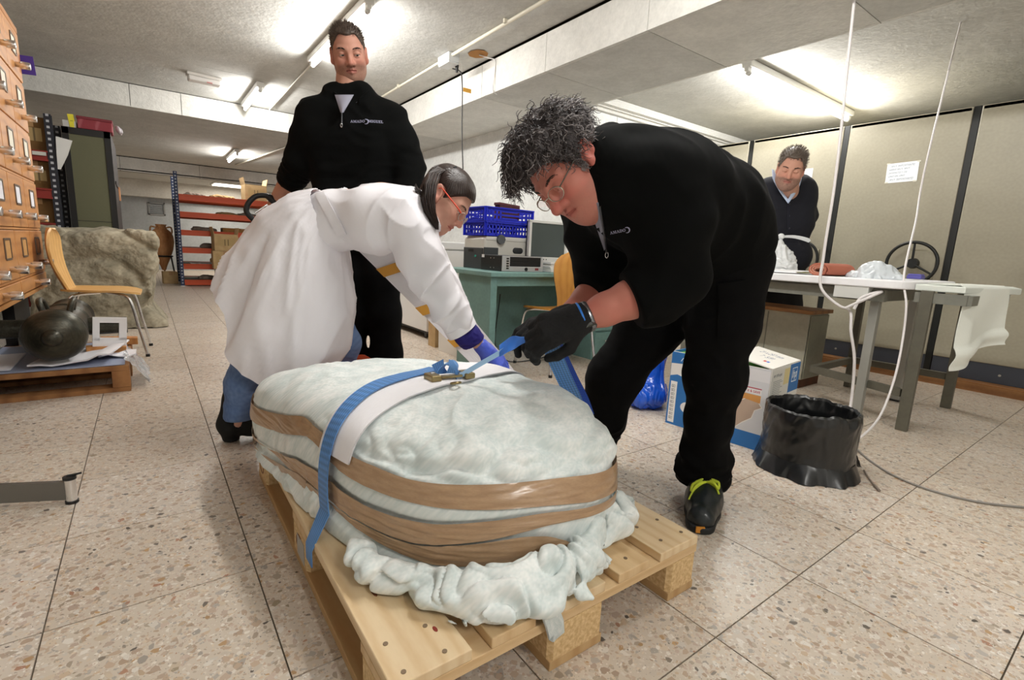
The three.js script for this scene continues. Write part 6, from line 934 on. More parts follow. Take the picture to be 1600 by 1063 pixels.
// a boot or shoe: heel point, toe point on the floor
function shoe(t, heel, toe, m, sole, o = {}) {
  const d = toe.clone().sub(heel); const L = d.length(); d.normalize(); const up = V(0, 1, 0); const P = (a, h) => heel.clone().addScaledVector(d, a * L).add(V(0, h, 0)); const w = (o.w ?? 1);
  const L1 = [bone(P(0.12, 0.045), P(0.5, 0.042), 0.037 * w, 0.04 * w, 0.03), bone(P(0.5, 0.04), P(0.86, 0.032), 0.043 * w, 0.033 * w, 0.03), bone(P(0.14, 0.05), P(0.2, o.shaft ?? 0.13), 0.037 * w, 0.043 * w, 0.03), bone(P(0.25, 0.08), P(0.62, 0.05), 0.038 * w, 0.034 * w, 0.03)];
  const s = part('shoe', fieldGeo(L1, 0.006, (q, x, y, z) => smax(q - 0.0015 * ridge(x * 30, y * 30, z * 30), (o.heelLift ?? 0) * 0 + 0.012 - y, 0.006)), m, t);
  const sh = [bone(P(0.1, 0.01), P(0.55, 0.01), 0.036 * w, 0.042 * w, 0.02), bone(P(0.55, 0.01), P(0.88, 0.012), 0.044 * w, 0.036 * w, 0.02)];
  part('sole', fieldGeo(sh, 0.006, (q, x, y, z) => smax(smax(q, y - (o.sole ?? 0.02), 0.003), -y + 0.001, 0.003)), sole, s); return { P, s, L1 };
}
// ======== the woman in the white coat ========
{
  const t = thing('person', 'woman in a white lab coat with dark ponytail and orange glasses leaning over the bundle', 'person');
  const F = camDir(0.71, -0.70, 0.06), U = camDir(0.7, 0.71, 0.04), s = 0.99; const L = U.clone().cross(F).normalize();
  const H = J(696, 312, 1.95), M = headPose(H, F, U, s), W = (g) => g.applyMatrix4(M);
  const neckB = J(655, 330, 1.97), hip = J(450, 372, 2.0), waist = J(528, 342, 1.99), chest = J(602, 336, 1.97), shN = J(642, 352, 1.82), shF = J(640, 342, 2.14);
  const elN = J(678, 440, 1.9), wrN = J(744, 533, 1.96), elF = J(690, 440, 2.25), wrF = J(740, 540, 2.3);
  const skin = { skin: lin(214, 166, 146), flush: lin(206, 132, 116), lip: lin(180, 98, 92) };
  const hf = headField({ jaw: 0.9, open: -0.001, nose: 0.95 }); const hg = skinTint(nets(hf, V(-0.1, -0.135, -0.125), V(0.1, 0.135, 0.135), 0.0033, 0.03), skin); W(hg);
  const side = L.clone().multiplyScalar(-1); // her right, towards the camera
  const body = [bone(neckB, H.clone().addScaledVector(U, -0.05).addScaledVector(F, -0.02), 0.05, 0.052, 0.03), ...limb([hip, waist, chest, neckB], [0.12, 0.1, 0.11, 0.07], 0.05), ...limb([shN, elN, wrN], [0.045, 0.038, 0.026]), ...limb([shF, elF, wrF], [0.045, 0.038, 0.026])];
  const kN = J(398, 525, 1.93), aN = J(372, 660, 1.9), kF = J(535, 530, 2.12), aF = GF(520, 2.22, 0.09); const hN = J(440, 415, 1.93), hF = J(470, 405, 2.1);
  body.push(...limb([hN, kN, aN], [0.06, 0.042, 0.028]), ...limb([hF, kF, aF], [0.06, 0.042, 0.028]));
  const glove = handBones({ W: J(757, 546, 1.975), D: camDir(0.72, -0.66, -0.18), N: camDir(0.45, 0.55, 0.6), side: 1, scale: 0.93, curl: [0.35, 0.3, 0.3, 0.35], thumb: 0.6, fat: 0.0008 });
  const gloveF = handBones({ W: wrF, D: camDir(0.7, -0.7, 0), N: camDir(0.4, 0.6, 0.6), side: -1, scale: 0.93, curl: [0.4, 0.4, 0.4, 0.4] });
  const bg = tint(fieldGeo(body, 0.012), (c) => c.copy(skin.skin)); const handG = tint(fieldGeo([...glove, bone(wrN, J(757, 546, 1.975), 0.024, 0.025, 0.02)], 0.0035), (c) => c.copy(skin.skin));
  part('body', merge([bg, hg, handG]), skinMat, t);
  part('glove', fieldGeo([...glove.map((q) => ({ ...q, ra: q.ra + 0.0022, rb: q.rb + 0.0022 })), bone(J(752, 541, 1.97), J(760, 550, 1.975), 0.031, 0.03, 0.01)], 0.0033, (d, x, y, z) => d - 0.0008 * ridge(x * 60, y * 60, z * 60)), mat(0x4a5fd0, 0.45), t, 'blue nitrile glove'); part('glove', fieldGeo(gloveF.map((q) => ({ ...q, ra: q.ra + 0.002, rb: q.rb + 0.002 })), 0.005), mat(0x4a5fd0, 0.45), t);
  // head
  faceParts(t, M, { iris: lin(70, 50, 38), browMat: mat(0x3a261c, 0.8), seed: 21, gaze: V(0, -0.6, 0.8) });
  glasses(t, M, { r: 0.0016, tr: 0.0028, rim: mat(0xb9a9a0, 0.3), temple: mat(0xe2492b, 0.4), label: 'glasses with orange temples' });
  const hairM = mat(0x2a1b15, 0.42, { sheen: 0.4, sheenColor: new THREE.Color(0.35, 0.2, 0.13), sheenRoughness: 0.4 });
  const tieL = V(0, 0.105, -0.05); const capF = hairCap({ nape: -0.085, line: (y) => y > 0.085 ? 0.13 : y > 0.06 ? lerp(0.066, 0.13, (y - 0.06) / 0.025) : y > 0.0 ? lerp(0.022, 0.066, y / 0.06) : lerp(-0.03, 0.022, clamp((y + 0.05) / 0.05)), thick: (x, y, z) => { const a = Math.atan2(x - tieL.x, Math.hypot(y - tieL.y, z - tieL.z) + 0.02) * 1 + Math.atan2(y - tieL.y, z - tieL.z); return 0.0105 + 0.0005 * Math.sin(a * 60) + 0.0025 * noise(x * 25, y * 25, z * 25); } });
  const hair = [W(nets(capF, V(-0.12, -0.12, -0.14), V(0.12, 0.15, 0.14), 0.0035, 0.03))];
  const tieP = J(706, 268, 1.925); const S = new Strands(), r = rng(3);
  const tail = [[709, 270, 1.95], [702, 262, 1.94], [692, 262, 1.92], [680, 272, 1.89], [672, 290, 1.865], [669, 312, 1.85], [672, 332, 1.845], [679, 348, 1.85], [683, 358, 1.86]].map((a) => J(...a));
  const tailW = [0.014, 0.02, 0.022, 0.024, 0.026, 0.026, 0.022, 0.016, 0.006];
  for (let k = 0; k < 620; k++) { const a = r() * 6.28, q = Math.sqrt(r()), ph = r() * 6; const end = 6 + Math.floor(r() * 3); S.add(tail.slice(0, end + 1).map((p, i) => p.clone().addScaledVector(CR, Math.cos(a + 0.1 * i) * q * tailW[i]).addScaledVector(FW, Math.sin(a + 0.1 * i) * q * tailW[i] * 1.2).addScaledVector(CU, Math.sin(a) * q * tailW[i] * (i < 3 ? 0.9 : 0.2) + 0.002 * Math.sin(ph + i))), 0.0022, 0.0007, 4); }
  for (let k = 0; k < 70; k++) { const o = (r() - 0.5) * 14, q = r(); S.add([[676 + o * 0.3, 318 + o], [664, 312 + o * 1.2], [654 - q * 4, 304 + o * 1.4], [650 - q * 4, 297 + o * 1.6 + 6 * q]].map(([x, y]) => J(x, y, 1.86 + 0.02 * q)), 0.0018, 0.0005, 4); }
  for (let k = 0; k < 26; k++) { const q = r(); S.add([[668, 318 + q * 8], [656, 317 + q * 7], [649 - q * 3, 317 + q * 3], [645 - q * 2, 323], [652, 326 + q * 3]].map(([x, y]) => J(x, y, 1.86)), 0.0016, 0.0005, 4); }
  hair.push(S.geo()); part('hair', hair, hairM, t, 'dark brown hair in a ponytail');
  part('hair_tie', [0, 1, 2].map((k) => new THREE.TorusGeometry(0.013, 0.0055, 8, 20).applyQuaternion(new THREE.Quaternion().setFromUnitVectors(V(0, 0, 1), camDir(-0.6, 0.75, 0.1))).translate(tieP.x + k * 0.003, tieP.y + k * 0.003, tieP.z)), mat(0x121214, 0.8), t);
  // coat
  const cb = [bone(J(470, 368, 1.95), J(470, 368, 2.08), 0.11, 0.11, 0.06), bone(J(525, 344, 1.955), J(525, 344, 2.035), 0.112, 0.112, 0.06), bone(J(585, 343, 1.92), J(585, 341, 2.07), 0.128, 0.128, 0.06), bone(J(628, 338, 1.9), J(628, 335, 2.08), 0.105, 0.105, 0.05), bone(J(650, 335, 1.94), J(655, 332, 1.99), 0.075, 0.075, 0.04)];
  cb.push(...limb([J(640, 358, 1.84), J(656, 398, 1.87), J(676, 440, 1.9), J(705, 488, 1.935), J(722, 518, 1.955)], [0.074, 0.078, 0.071, 0.062, 0.057], 0.04), ...limb([shF, elF, wrF], [0.08, 0.068, 0.055], 0.05));
  const cuffC = J(722, 517, 1.955), cuffD = J(746, 550, 1.97).sub(J(700, 480, 1.93)).normalize();
  const coatF = bonesField(cb, (d, x, y, z) => { const w = noise(x * 3, y * 3, z * 3); const fx = (x * CR.x + y * CR.y + z * CR.z), fy = (x * CU.x + y * CU.y + z * CU.z); const cr = (v) => Math.pow(Math.max(0, v), 2.5); const q = 0.010 * cr(ridge(fx * 4 + fy * 5 + w * 1.2, w * 1.5, z * 2)) + 0.008 * cr(ridge(fx * 8 - fy * 5 + w, 2.2, z * 4)) + 0.004 * noise(x * 12, y * 12, z * 12) - 0.004; let o = d - q; const cut = (x - cuffC.x) * cuffD.x + (y - cuffC.y) * cuffD.y + (z - cuffC.z) * cuffD.z; const nearArm = Math.hypot(x - cuffC.x, y - cuffC.y, z - cuffC.z); if (nearArm < 0.16) o = smax(o, cut, 0.006); return o; });
  const [lo, hi] = boundsOf(cb, 0.05); const coatG = [nets(coatF, lo, hi, 0.0085, 0.04)];
  // skirt of the coat: rings from the waist to the hem
  const rings = [[[497, 296], [534, 371], 0.152, 2.0], [[458, 303], [541, 412], 0.18, 2.0], [[418, 332], [548, 448], 0.2, 2.0], [[390, 368], [551, 492], 0.21, 2.0], [[362, 422], [545, 545], 0.215, 2.0], [[346, 460], [500, 610], 0.21, 2.0]];
  const rr = []; const NS = 40, NA = 150;
  for (let i = 0; i <= NS; i++) { const u = i / NS * (rings.length - 1), k = Math.min(rings.length - 2, Math.floor(u)), v = u - k, a = rings[k], b = rings[k + 1]; const A = J(lerp(a[0][0], b[0][0], v), lerp(a[0][1], b[0][1], v), 2.0), B = J(lerp(a[1][0], b[1][0], v), lerp(a[1][1], b[1][1], v), 2.0); const c = A.clone().add(B).multiplyScalar(0.5), ha = B.clone().sub(A).multiplyScalar(0.5), hb = HEAD.clone().multiplyScalar(-lerp(a[2], b[2], v)); const row = [];
    const hang = u / (rings.length - 1);
    for (let j = 0; j <= NA; j++) { const th = j / NA * 6.28318; const q = c.clone().addScaledVector(ha, -Math.cos(th)).addScaledVector(hb, Math.sin(th)); const n = q.clone().sub(c).normalize(); const w = noise(th * 1.2, hang * 2, 5); let d = 0.007 * hang * Math.sin(th * 8 + w * 5) * (0.6 + 0.6 * noise(th * 2, 1, 3)) + 0.013 * Math.pow(Math.max(0, ridge(th * 2.0 + w - hang * 1.2, hang * 1.6 + th * 0.7, 7)), 2.5) * (0.35 + hang) + 0.004 * noise(th * 9, hang * 9, 2); const slit = Math.exp(-((th - 1.12) ** 2) / 0.006); d -= 0.035 * slit * sstep(0.3, 0.8, hang); const front = Math.exp(-((th - 1.45) ** 2) / 0.08) * sstep(0.4, 1, hang); d += 0.02 * front; q.addScaledVector(n, d); if (hang > 0.5) { const e = sstep(0.5, 1, hang); q.y += e * (-0.07 * sstep(1.12, 1.2, th) * sstep(3.0, 2.2, th) + 0.075 * sstep(1.14, 1.06, th) * (1 - 0.6 * sstep(0.5, 0, th)) + 0.05 * sstep(5.2, 6.0, th)); } row.push(q); } rr.push(row); }
  coatG.push(thick(rr, 0.004));
  const coatM = mat(0xf0edf2, 0.8, { bumpMap: fabricBump, bumpScale: 0.0004, sheen: 0.15, sheenColor: new THREE.Color(0.8, 0.8, 0.85) });
  const coat = part('lab_coat', coatG, coatM, t, 'white lab coat');
  // half belt at the back, cuff hem, collar, pocket
  const belt = []; for (let i = 0; i <= 3; i++) { const row = []; for (let j = 0; j <= 40; j++) { const v = j / 40; const px = lerp(499, 535, v) + (i - 1.5) * 4.6, py = lerp(302, 368, v) - (i - 1.5) * 1.5; row.push(marchPix(coatF, px, py, 1.3, 0.003, 1.95)); } belt.push(row); }
  part('half_belt', thick(belt, 0.003), coatM, coat);
  const cuff = []; for (let i = 0; i <= 4; i++) { const c = cuffC.clone().addScaledVector(cuffD, lerp(-0.03, 0.001, i / 4)), a = cuffD.clone().cross(CU).normalize(), b = cuffD.clone().cross(a); const row = []; for (let j = 0; j <= 40; j++) { const q = j / 40 * 6.2832; row.push(c.clone().addScaledVector(a, Math.cos(q) * 0.061).addScaledVector(b, Math.sin(q) * 0.061)); } cuff.push(row); } part('cuff_hem', thick(cuff, 0.003), coatM, coat);
  part('collar', tube([J(664, 296, 2.02), J(663, 312, 1.9), J(672, 334, 1.87), J(681, 352, 1.89), J(685, 364, 1.97)], 0.02, 40, 10), coatM, coat);
  part('sleeve_cuff', fieldGeo(limb([J(716, 508, 1.955), J(730, 524, 1.962), J(741, 535, 1.97)], [0.044, 0.047, 0.046], 0.02), 0.005, (d, x, y, z) => { const c = J(742, 536, 1.97); return smax(d - 0.003 * ridge(x * 40, y * 40, z * 40), (x - c.x) * cuffD.x + (y - c.y) * cuffD.y + (z - c.z) * cuffD.z, 0.004); }), mat(0x1d1470, 0.8), t, 'dark blue jumper cuff');
  // jeans and boots
  const denim = mat(0xffffff, 0.8, { map: dataTex(256, (u, v) => { const k = 0.5 + 0.4 * pn(u, v, 8, 2) + 0.25 * pn(u, v, 70, 7); return mixc([78, 104, 150], [122, 148, 190], clamp(k)); }), bumpMap: fabricBump, bumpScale: 0.0008 });
  const jr = (p, list) => list.map((q) => RP(p, q));
  const jl = [...limb([J(448, 420, 1.93), J(425, 480, 1.93), J(398, 540, 1.93), J(380, 600, 1.91), J(374, 650, 1.9)], [0.1, 0.085, 0.066, 0.06, 0.056], 0.04), ...limb([J(478, 415, 2.1), J(515, 490, 2.12), J(536, 535, 2.13), J(532, 580, 2.16), GF(525, 2.2, 0.12)], [0.1, 0.082, 0.068, 0.06, 0.055], 0.04)];
  part('jeans', fieldGeo(jl, 0.0085, (d, x, y, z) => smax(d - 0.004 * ridge(x * 9, y * 26 + noise(x * 6, y * 6, z * 6), z * 9) * sstep(0.6, 0.2, y) - 0.003 * noise(x * 15, y * 15, z * 15), 0.1 - y, 0.008)), denim, t, 'blue jeans'); void jr;
  const heel = atY(352, 690, 0), toe = atY(418, 694, 0); const sh = (h, to) => { const d = to.clone().sub(h), L2 = d.length(); d.normalize(); const P = (a, y) => h.clone().addScaledVector(d, a * L2).add(V(0, y, 0)); return [bone(P(0.16, 0.075), P(0.26, 0.2), 0.045, 0.042, 0.03), bone(P(0.12, 0.07), P(0.5, 0.062), 0.04, 0.042, 0.03), bone(P(0.5, 0.06), P(0.88, 0.032), 0.041, 0.03, 0.03), bone(P(0.3, 0.17), P(0.36, 0.1), 0.046, 0.04, 0.03), bone(P(0.24, 0.11), P(0.62, 0.07), 0.04, 0.035, 0.03), bone(P(0.13, 0.045), P(0.15, 0.006), 0.034, 0.031, 0.012)]; };
  part('boot', fieldGeo(sh(heel.clone().addScaledVector(camDir(-1, 0, 0).setY(0).normalize(), 0.012), heel.clone().add(V(0.2, 0, 0.04))), 0.0055, (d, x, y, z) => smax(d, 0.002 - y, 0.003)), mat(0x0d0d0e, 0.85), t, 'black suede ankle boot');
  const h2 = V(aF.x, 0, aF.z); part('boot', fieldGeo(sh(h2.clone().add(V(-0.08, 0, 0)), h2.clone().add(V(0.14, 0, 0.03))), 0.007, (d, x, y, z) => smax(d, 0.002 - y, 0.003)), mat(0x0d0d0e, 0.85), t);
}
function sweaterPerson(t, o) { /* neck, collar, zip and shirt shared by the two men in black pullovers */
  const { f, zip } = o; const pts = zip.map(([x, y]) => marchPix(f, x, y, o.start, 0.001, o.fb));
  part('zip', tube(pts, o.zr ?? 0.0032, 40, 6), mat(0x55565a, 0.35, { metalness: 0.6 }), t, 'grey zip'); const e = pts[pts.length - 1]; part('zip_pull', new THREE.TorusGeometry(0.006, 0.0018, 8, 16).scale(0.7, 1.3, 1).lookAt(HEAD.clone().negate()).translate(e.x, e.y - 0.006, e.z).translate(-FW.x * 0.004, 0, -FW.z * 0.004), chrome, t);
}
// ======== standing man ========
{
  const t = thing('person', 'tall man with short dark hair in a black half-zip pullover standing behind the woman', 'person');
  const G = 2.5, P = (x, y, g = G) => J(x, y, g);
  const toCam = EYE.clone().sub(P(545, 85)).normalize(); const F = toCam.clone().add(camVec(0.03, -0.05, 0)).normalize(), U = camDir(-0.04, 1, 0.42);
  const H = P(545, 84, G), M = headPose(H, F, U, 1.0), W = (g) => g.applyMatrix4(M);
  const skin = { skin: lin(196, 146, 126), flush: lin(190, 116, 100), lip: lin(164, 92, 84), beard: lin(120, 98, 84), beardK: 0.6 };
  const hf = headField({ jaw: 1.06, open: 0.001, nose: 1.05, fat: 0.003 }); const hg = W(skinTint(nets(hf, V(-0.1, -0.135, -0.125), V(0.1, 0.135, 0.135), 0.0036, 0.03), skin));
  const sr = P(488, 182), sl = P(616, 186), nk = P(545, 152);
  const body = [bone(nk, H.clone().addScaledVector(U, -0.04).addScaledVector(F, -0.02), 0.062, 0.06, 0.03), ...limb([P(520, 195), P(530, 300)], [0.075, 0.08], 0.06), ...limb([P(578, 198), P(575, 300)], [0.075, 0.08], 0.06), ...limb([P(535, 380), P(580, 380)], [0.09, 0.09], 0.06)];
  const er = P(468, 254), wr = P(428, 322, 2.62), el = P(640, 262), wl = P(640, 335, 2.42);
  const fr = [...limb([sr, er, wr], [0.055, 0.05, 0.035]), ...limb([sl, el, wl], [0.055, 0.05, 0.035])];
  const kl = P(601, 495), al = GF(607, G, 0.09), kr = P(552, 495), ar = GF(545, G, 0.09), hl = P(588, 388), hr2 = P(545, 388);
  body.push(...fr, ...limb([hl, kl, al], [0.09, 0.06, 0.04]), ...limb([hr2, kr, ar], [0.09, 0.06, 0.04]));
  const hR = handBones({ W: wr, D: camDir(-0.3, -0.9, 0), N: camDir(-0.8, 0.3, 0.3), side: 1, curl: [1, 1, 1, 1] }), hL = handBones({ W: wl, D: camDir(0.1, -1, 0), N: camDir(0.9, 0, 0.3), side: -1, curl: [0.4, 0.4, 0.4, 0.4] });
  part('body', merge([tint(fieldGeo(body, 0.013), (c) => c.copy(skin.skin)), hg, tint(fieldGeo(hR, 0.005), (c) => c.copy(skin.skin)), tint(fieldGeo(hL, 0.005), (c) => c.copy(skin.skin))]), skinMat, t);
  faceParts(t, M, { iris: lin(60, 50, 42), browMat: mat(0x2b211b, 0.8), seed: 5, gaze: V(0.25, -0.35, 0.9).normalize() });
  const S = new Strands(), r = rng(8); const cap = nets(hairCap({ nape: -0.06, widow: true, line: (y) => y > 0.1 ? 0.13 : y > 0.08 ? lerp(0.08, 0.13, (y - 0.08) / 0.02) : y > 0.03 ? lerp(0.046, 0.08, (y - 0.03) / 0.05) : y > -0.03 ? lerp(0.016, 0.046, (y + 0.03) / 0.06) : lerp(-0.04, 0.016, clamp((y + 0.06) / 0.03)), thick: (x, y, z) => 0.0025 + 0.005 * sstep(0.03, 0.1, y) + 0.002 * noise(x * 70, y * 70, z * 70) }), V(-0.1, -0.1, -0.13), V(0.1, 0.145, 0.13), 0.0035, 0.03);
  { const p = cap.attributes.position, n = cap.attributes.normal; for (let k = 0; k < 2600; k++) { const i = Math.floor(r() * p.count); const y = p.getY(i); if (y < 0.0) continue; const a = V(p.getX(i), p.getY(i), p.getZ(i)), d = V(n.getX(i), n.getY(i), n.getZ(i)).add(V(0.25 * (r() - 0.5), 0.45, 0.5 * (y > 0.09 ? 1 : 0.1))).normalize(); const L = (0.004 + 0.008 * sstep(0.04, 0.11, y)) * (0.6 + 0.8 * r()); S.add([a.clone().addScaledVector(d, -0.002), a.clone().addScaledVector(d, L * 0.6), a.clone().addScaledVector(d, L).add(V(0.002 * (r() - 0.5), 0, 0.002))], 0.0011, 0.0003, 3); } }
  part('hair', [W(cap), W(S.geo())], mat(0x51443b, 0.6), t, 'short dark hair');
  // pullover
  const n = F.clone().setY(0).normalize();
  const sb = [bone(P(508, 200), P(588, 204), 0.125, 0.125, 0.06, n, 0.78), bone(P(525, 245), P(585, 248), 0.128, 0.128, 0.08, n, 0.85), bone(P(530, 310), P(582, 312), 0.13, 0.13, 0.08, n, 0.85), bone(P(535, 372), P(582, 372), 0.128, 0.128, 0.08, n, 0.9), bone(P(512, 170), P(585, 173), 0.058, 0.058, 0.06), bone(P(528, 150), P(564, 151), 0.062, 0.062, 0.03, n, 1)];
  sb.push(...limb([P(492, 184), P(482, 222), P(470, 254), P(456, 278, 2.53), P(450, 286, 2.55)], [0.078, 0.072, 0.068, 0.06, 0.055], 0.04), ...limb([P(612, 188), P(628, 228), P(640, 262), P(641, 290, 2.47), P(641, 306, 2.45)], [0.078, 0.072, 0.066, 0.06, 0.055], 0.04));
  const fo = folds(0.012, 5, 1.8); const dirR = P(440, 300, 2.57).sub(P(470, 254)).normalize(), cR = P(449, 287, 2.55);
  const swF = bonesField(sb, (d, x, y, z) => { let e = fo(d, x, y, z); const cuff = Math.hypot(x - cR.x, y - cR.y, z - cR.z); if (cuff < 0.15) { e = smax(e - 0.003 * Math.sin(((x - cR.x) * dirR.x + (y - cR.y) * dirR.y + (z - cR.z) * dirR.z) * 220), (x - cR.x) * dirR.x + (y - cR.y) * dirR.y + (z - cR.z) * dirR.z, 0.006); } const nx = x - nk.x, ny = y - nk.y, nz = z - nk.z; return e; });
  const [lo, hi] = boundsOf(sb, 0.04); const sw = part('pullover', nets(swF, lo, hi, 0.01, 0.04), knit, t, 'black half-zip pullover');
  // standing collar, open at the front, with shirt inside
  const ring = (c0, rx, h, off, open, name, m, par, tip = 0) => { const rows = []; const x = CR.clone().setY(0).normalize(), z = n.clone(); for (let i = 0; i <= 6; i++) { const row = []; for (let j = 0; j <= 48; j++) { const a = lerp(open, 6.2832 - open, j / 48); const fl = 1 + 0.16 * (i / 6) + off; const fr2 = Math.cos(a); row.push(c0.clone().addScaledVector(z, Math.cos(a) * rx * fl * 1.05).addScaledVector(x, Math.sin(a) * rx * fl).add(V(0, h * (i / 6) * (1 - 0.25 * Math.max(0, fr2)) - 0.045 * Math.max(0, fr2) ** 2 - tip * Math.max(0, fr2) ** 4, 0))); } rows.push(row); } return part(name, thick(rows, 0.006), m, par); };
  ring(P(546, 163), 0.083, 0.075, 0.02, 0.42, 'collar', knit, sw, 0.02); ring(P(546, 160), 0.07, 0.06, 0.0, 0.32, 'shirt_collar', mat(0xb9b9c6, 0.8), t, 0.03);
  part('shirt_front', (() => { const rows = []; for (let i = 0; i <= 8; i++) { const row = []; for (let j = 0; j <= 8; j++) { const v = i / 8, u = j / 8 * 2 - 1; const px = 538 + u * lerp(15, 2.5, v) - v * 3.5, py = lerp(148, 176, v); const q = P(px, py, G - 0.118 - 0.012 * (1 - u * u) - 0.02 * v); row.push(q); } rows.push(row); } return thick(rows, 0.004); })(), mat(0xa3a3b4, 0.8), t);
  sweaterPerson(t, { f: swF, zip: [[534, 168], [534, 176], [534, 184], [534, 194]], start: 1.6, fb: 2.4 });
  const bc = onSurface(swF, P(575, 191), F.clone().setY(0).normalize(), 0.3); const bn = EYE.clone().sub(bc).setY(0).normalize(); badge(swF, P(573, 192.5, 2.4), CR.clone().addScaledVector(bn, -CR.dot(bn)).normalize(), V(0, 1, 0), bn, 0.0115, ['AMADO', 'MIGUEL'], sw);
  const tr = [...limb([P(588, 385), P(594, 430), P(600, 490), P(604, 555), GF(607, G, 0.07)], [0.105, 0.095, 0.082, 0.075, 0.068], 0.04), ...limb([P(543, 385), P(548, 430), P(550, 490), P(546, 555), GF(545, G, 0.07)], [0.105, 0.095, 0.082, 0.075, 0.068], 0.04)];
  part('trousers', fieldGeo(tr, 0.011, (d, x, y, z) => smax(folds(0.005, 9)(d, x, y, z), 0.03 - y, 0.006)), blackTwill, t, 'black trousers');
  const fl = V(al.x, 0, al.z), f2 = V(ar.x, 0, ar.z), fd = F.clone().setY(0).normalize(); shoe(t, fl.clone().addScaledVector(fd, -0.08), fl.clone().addScaledVector(fd, 0.19), bootM, blackPl); shoe(t, f2.clone().addScaledVector(fd, -0.08), f2.clone().addScaledVector(fd, 0.19), bootM, blackPl);
}
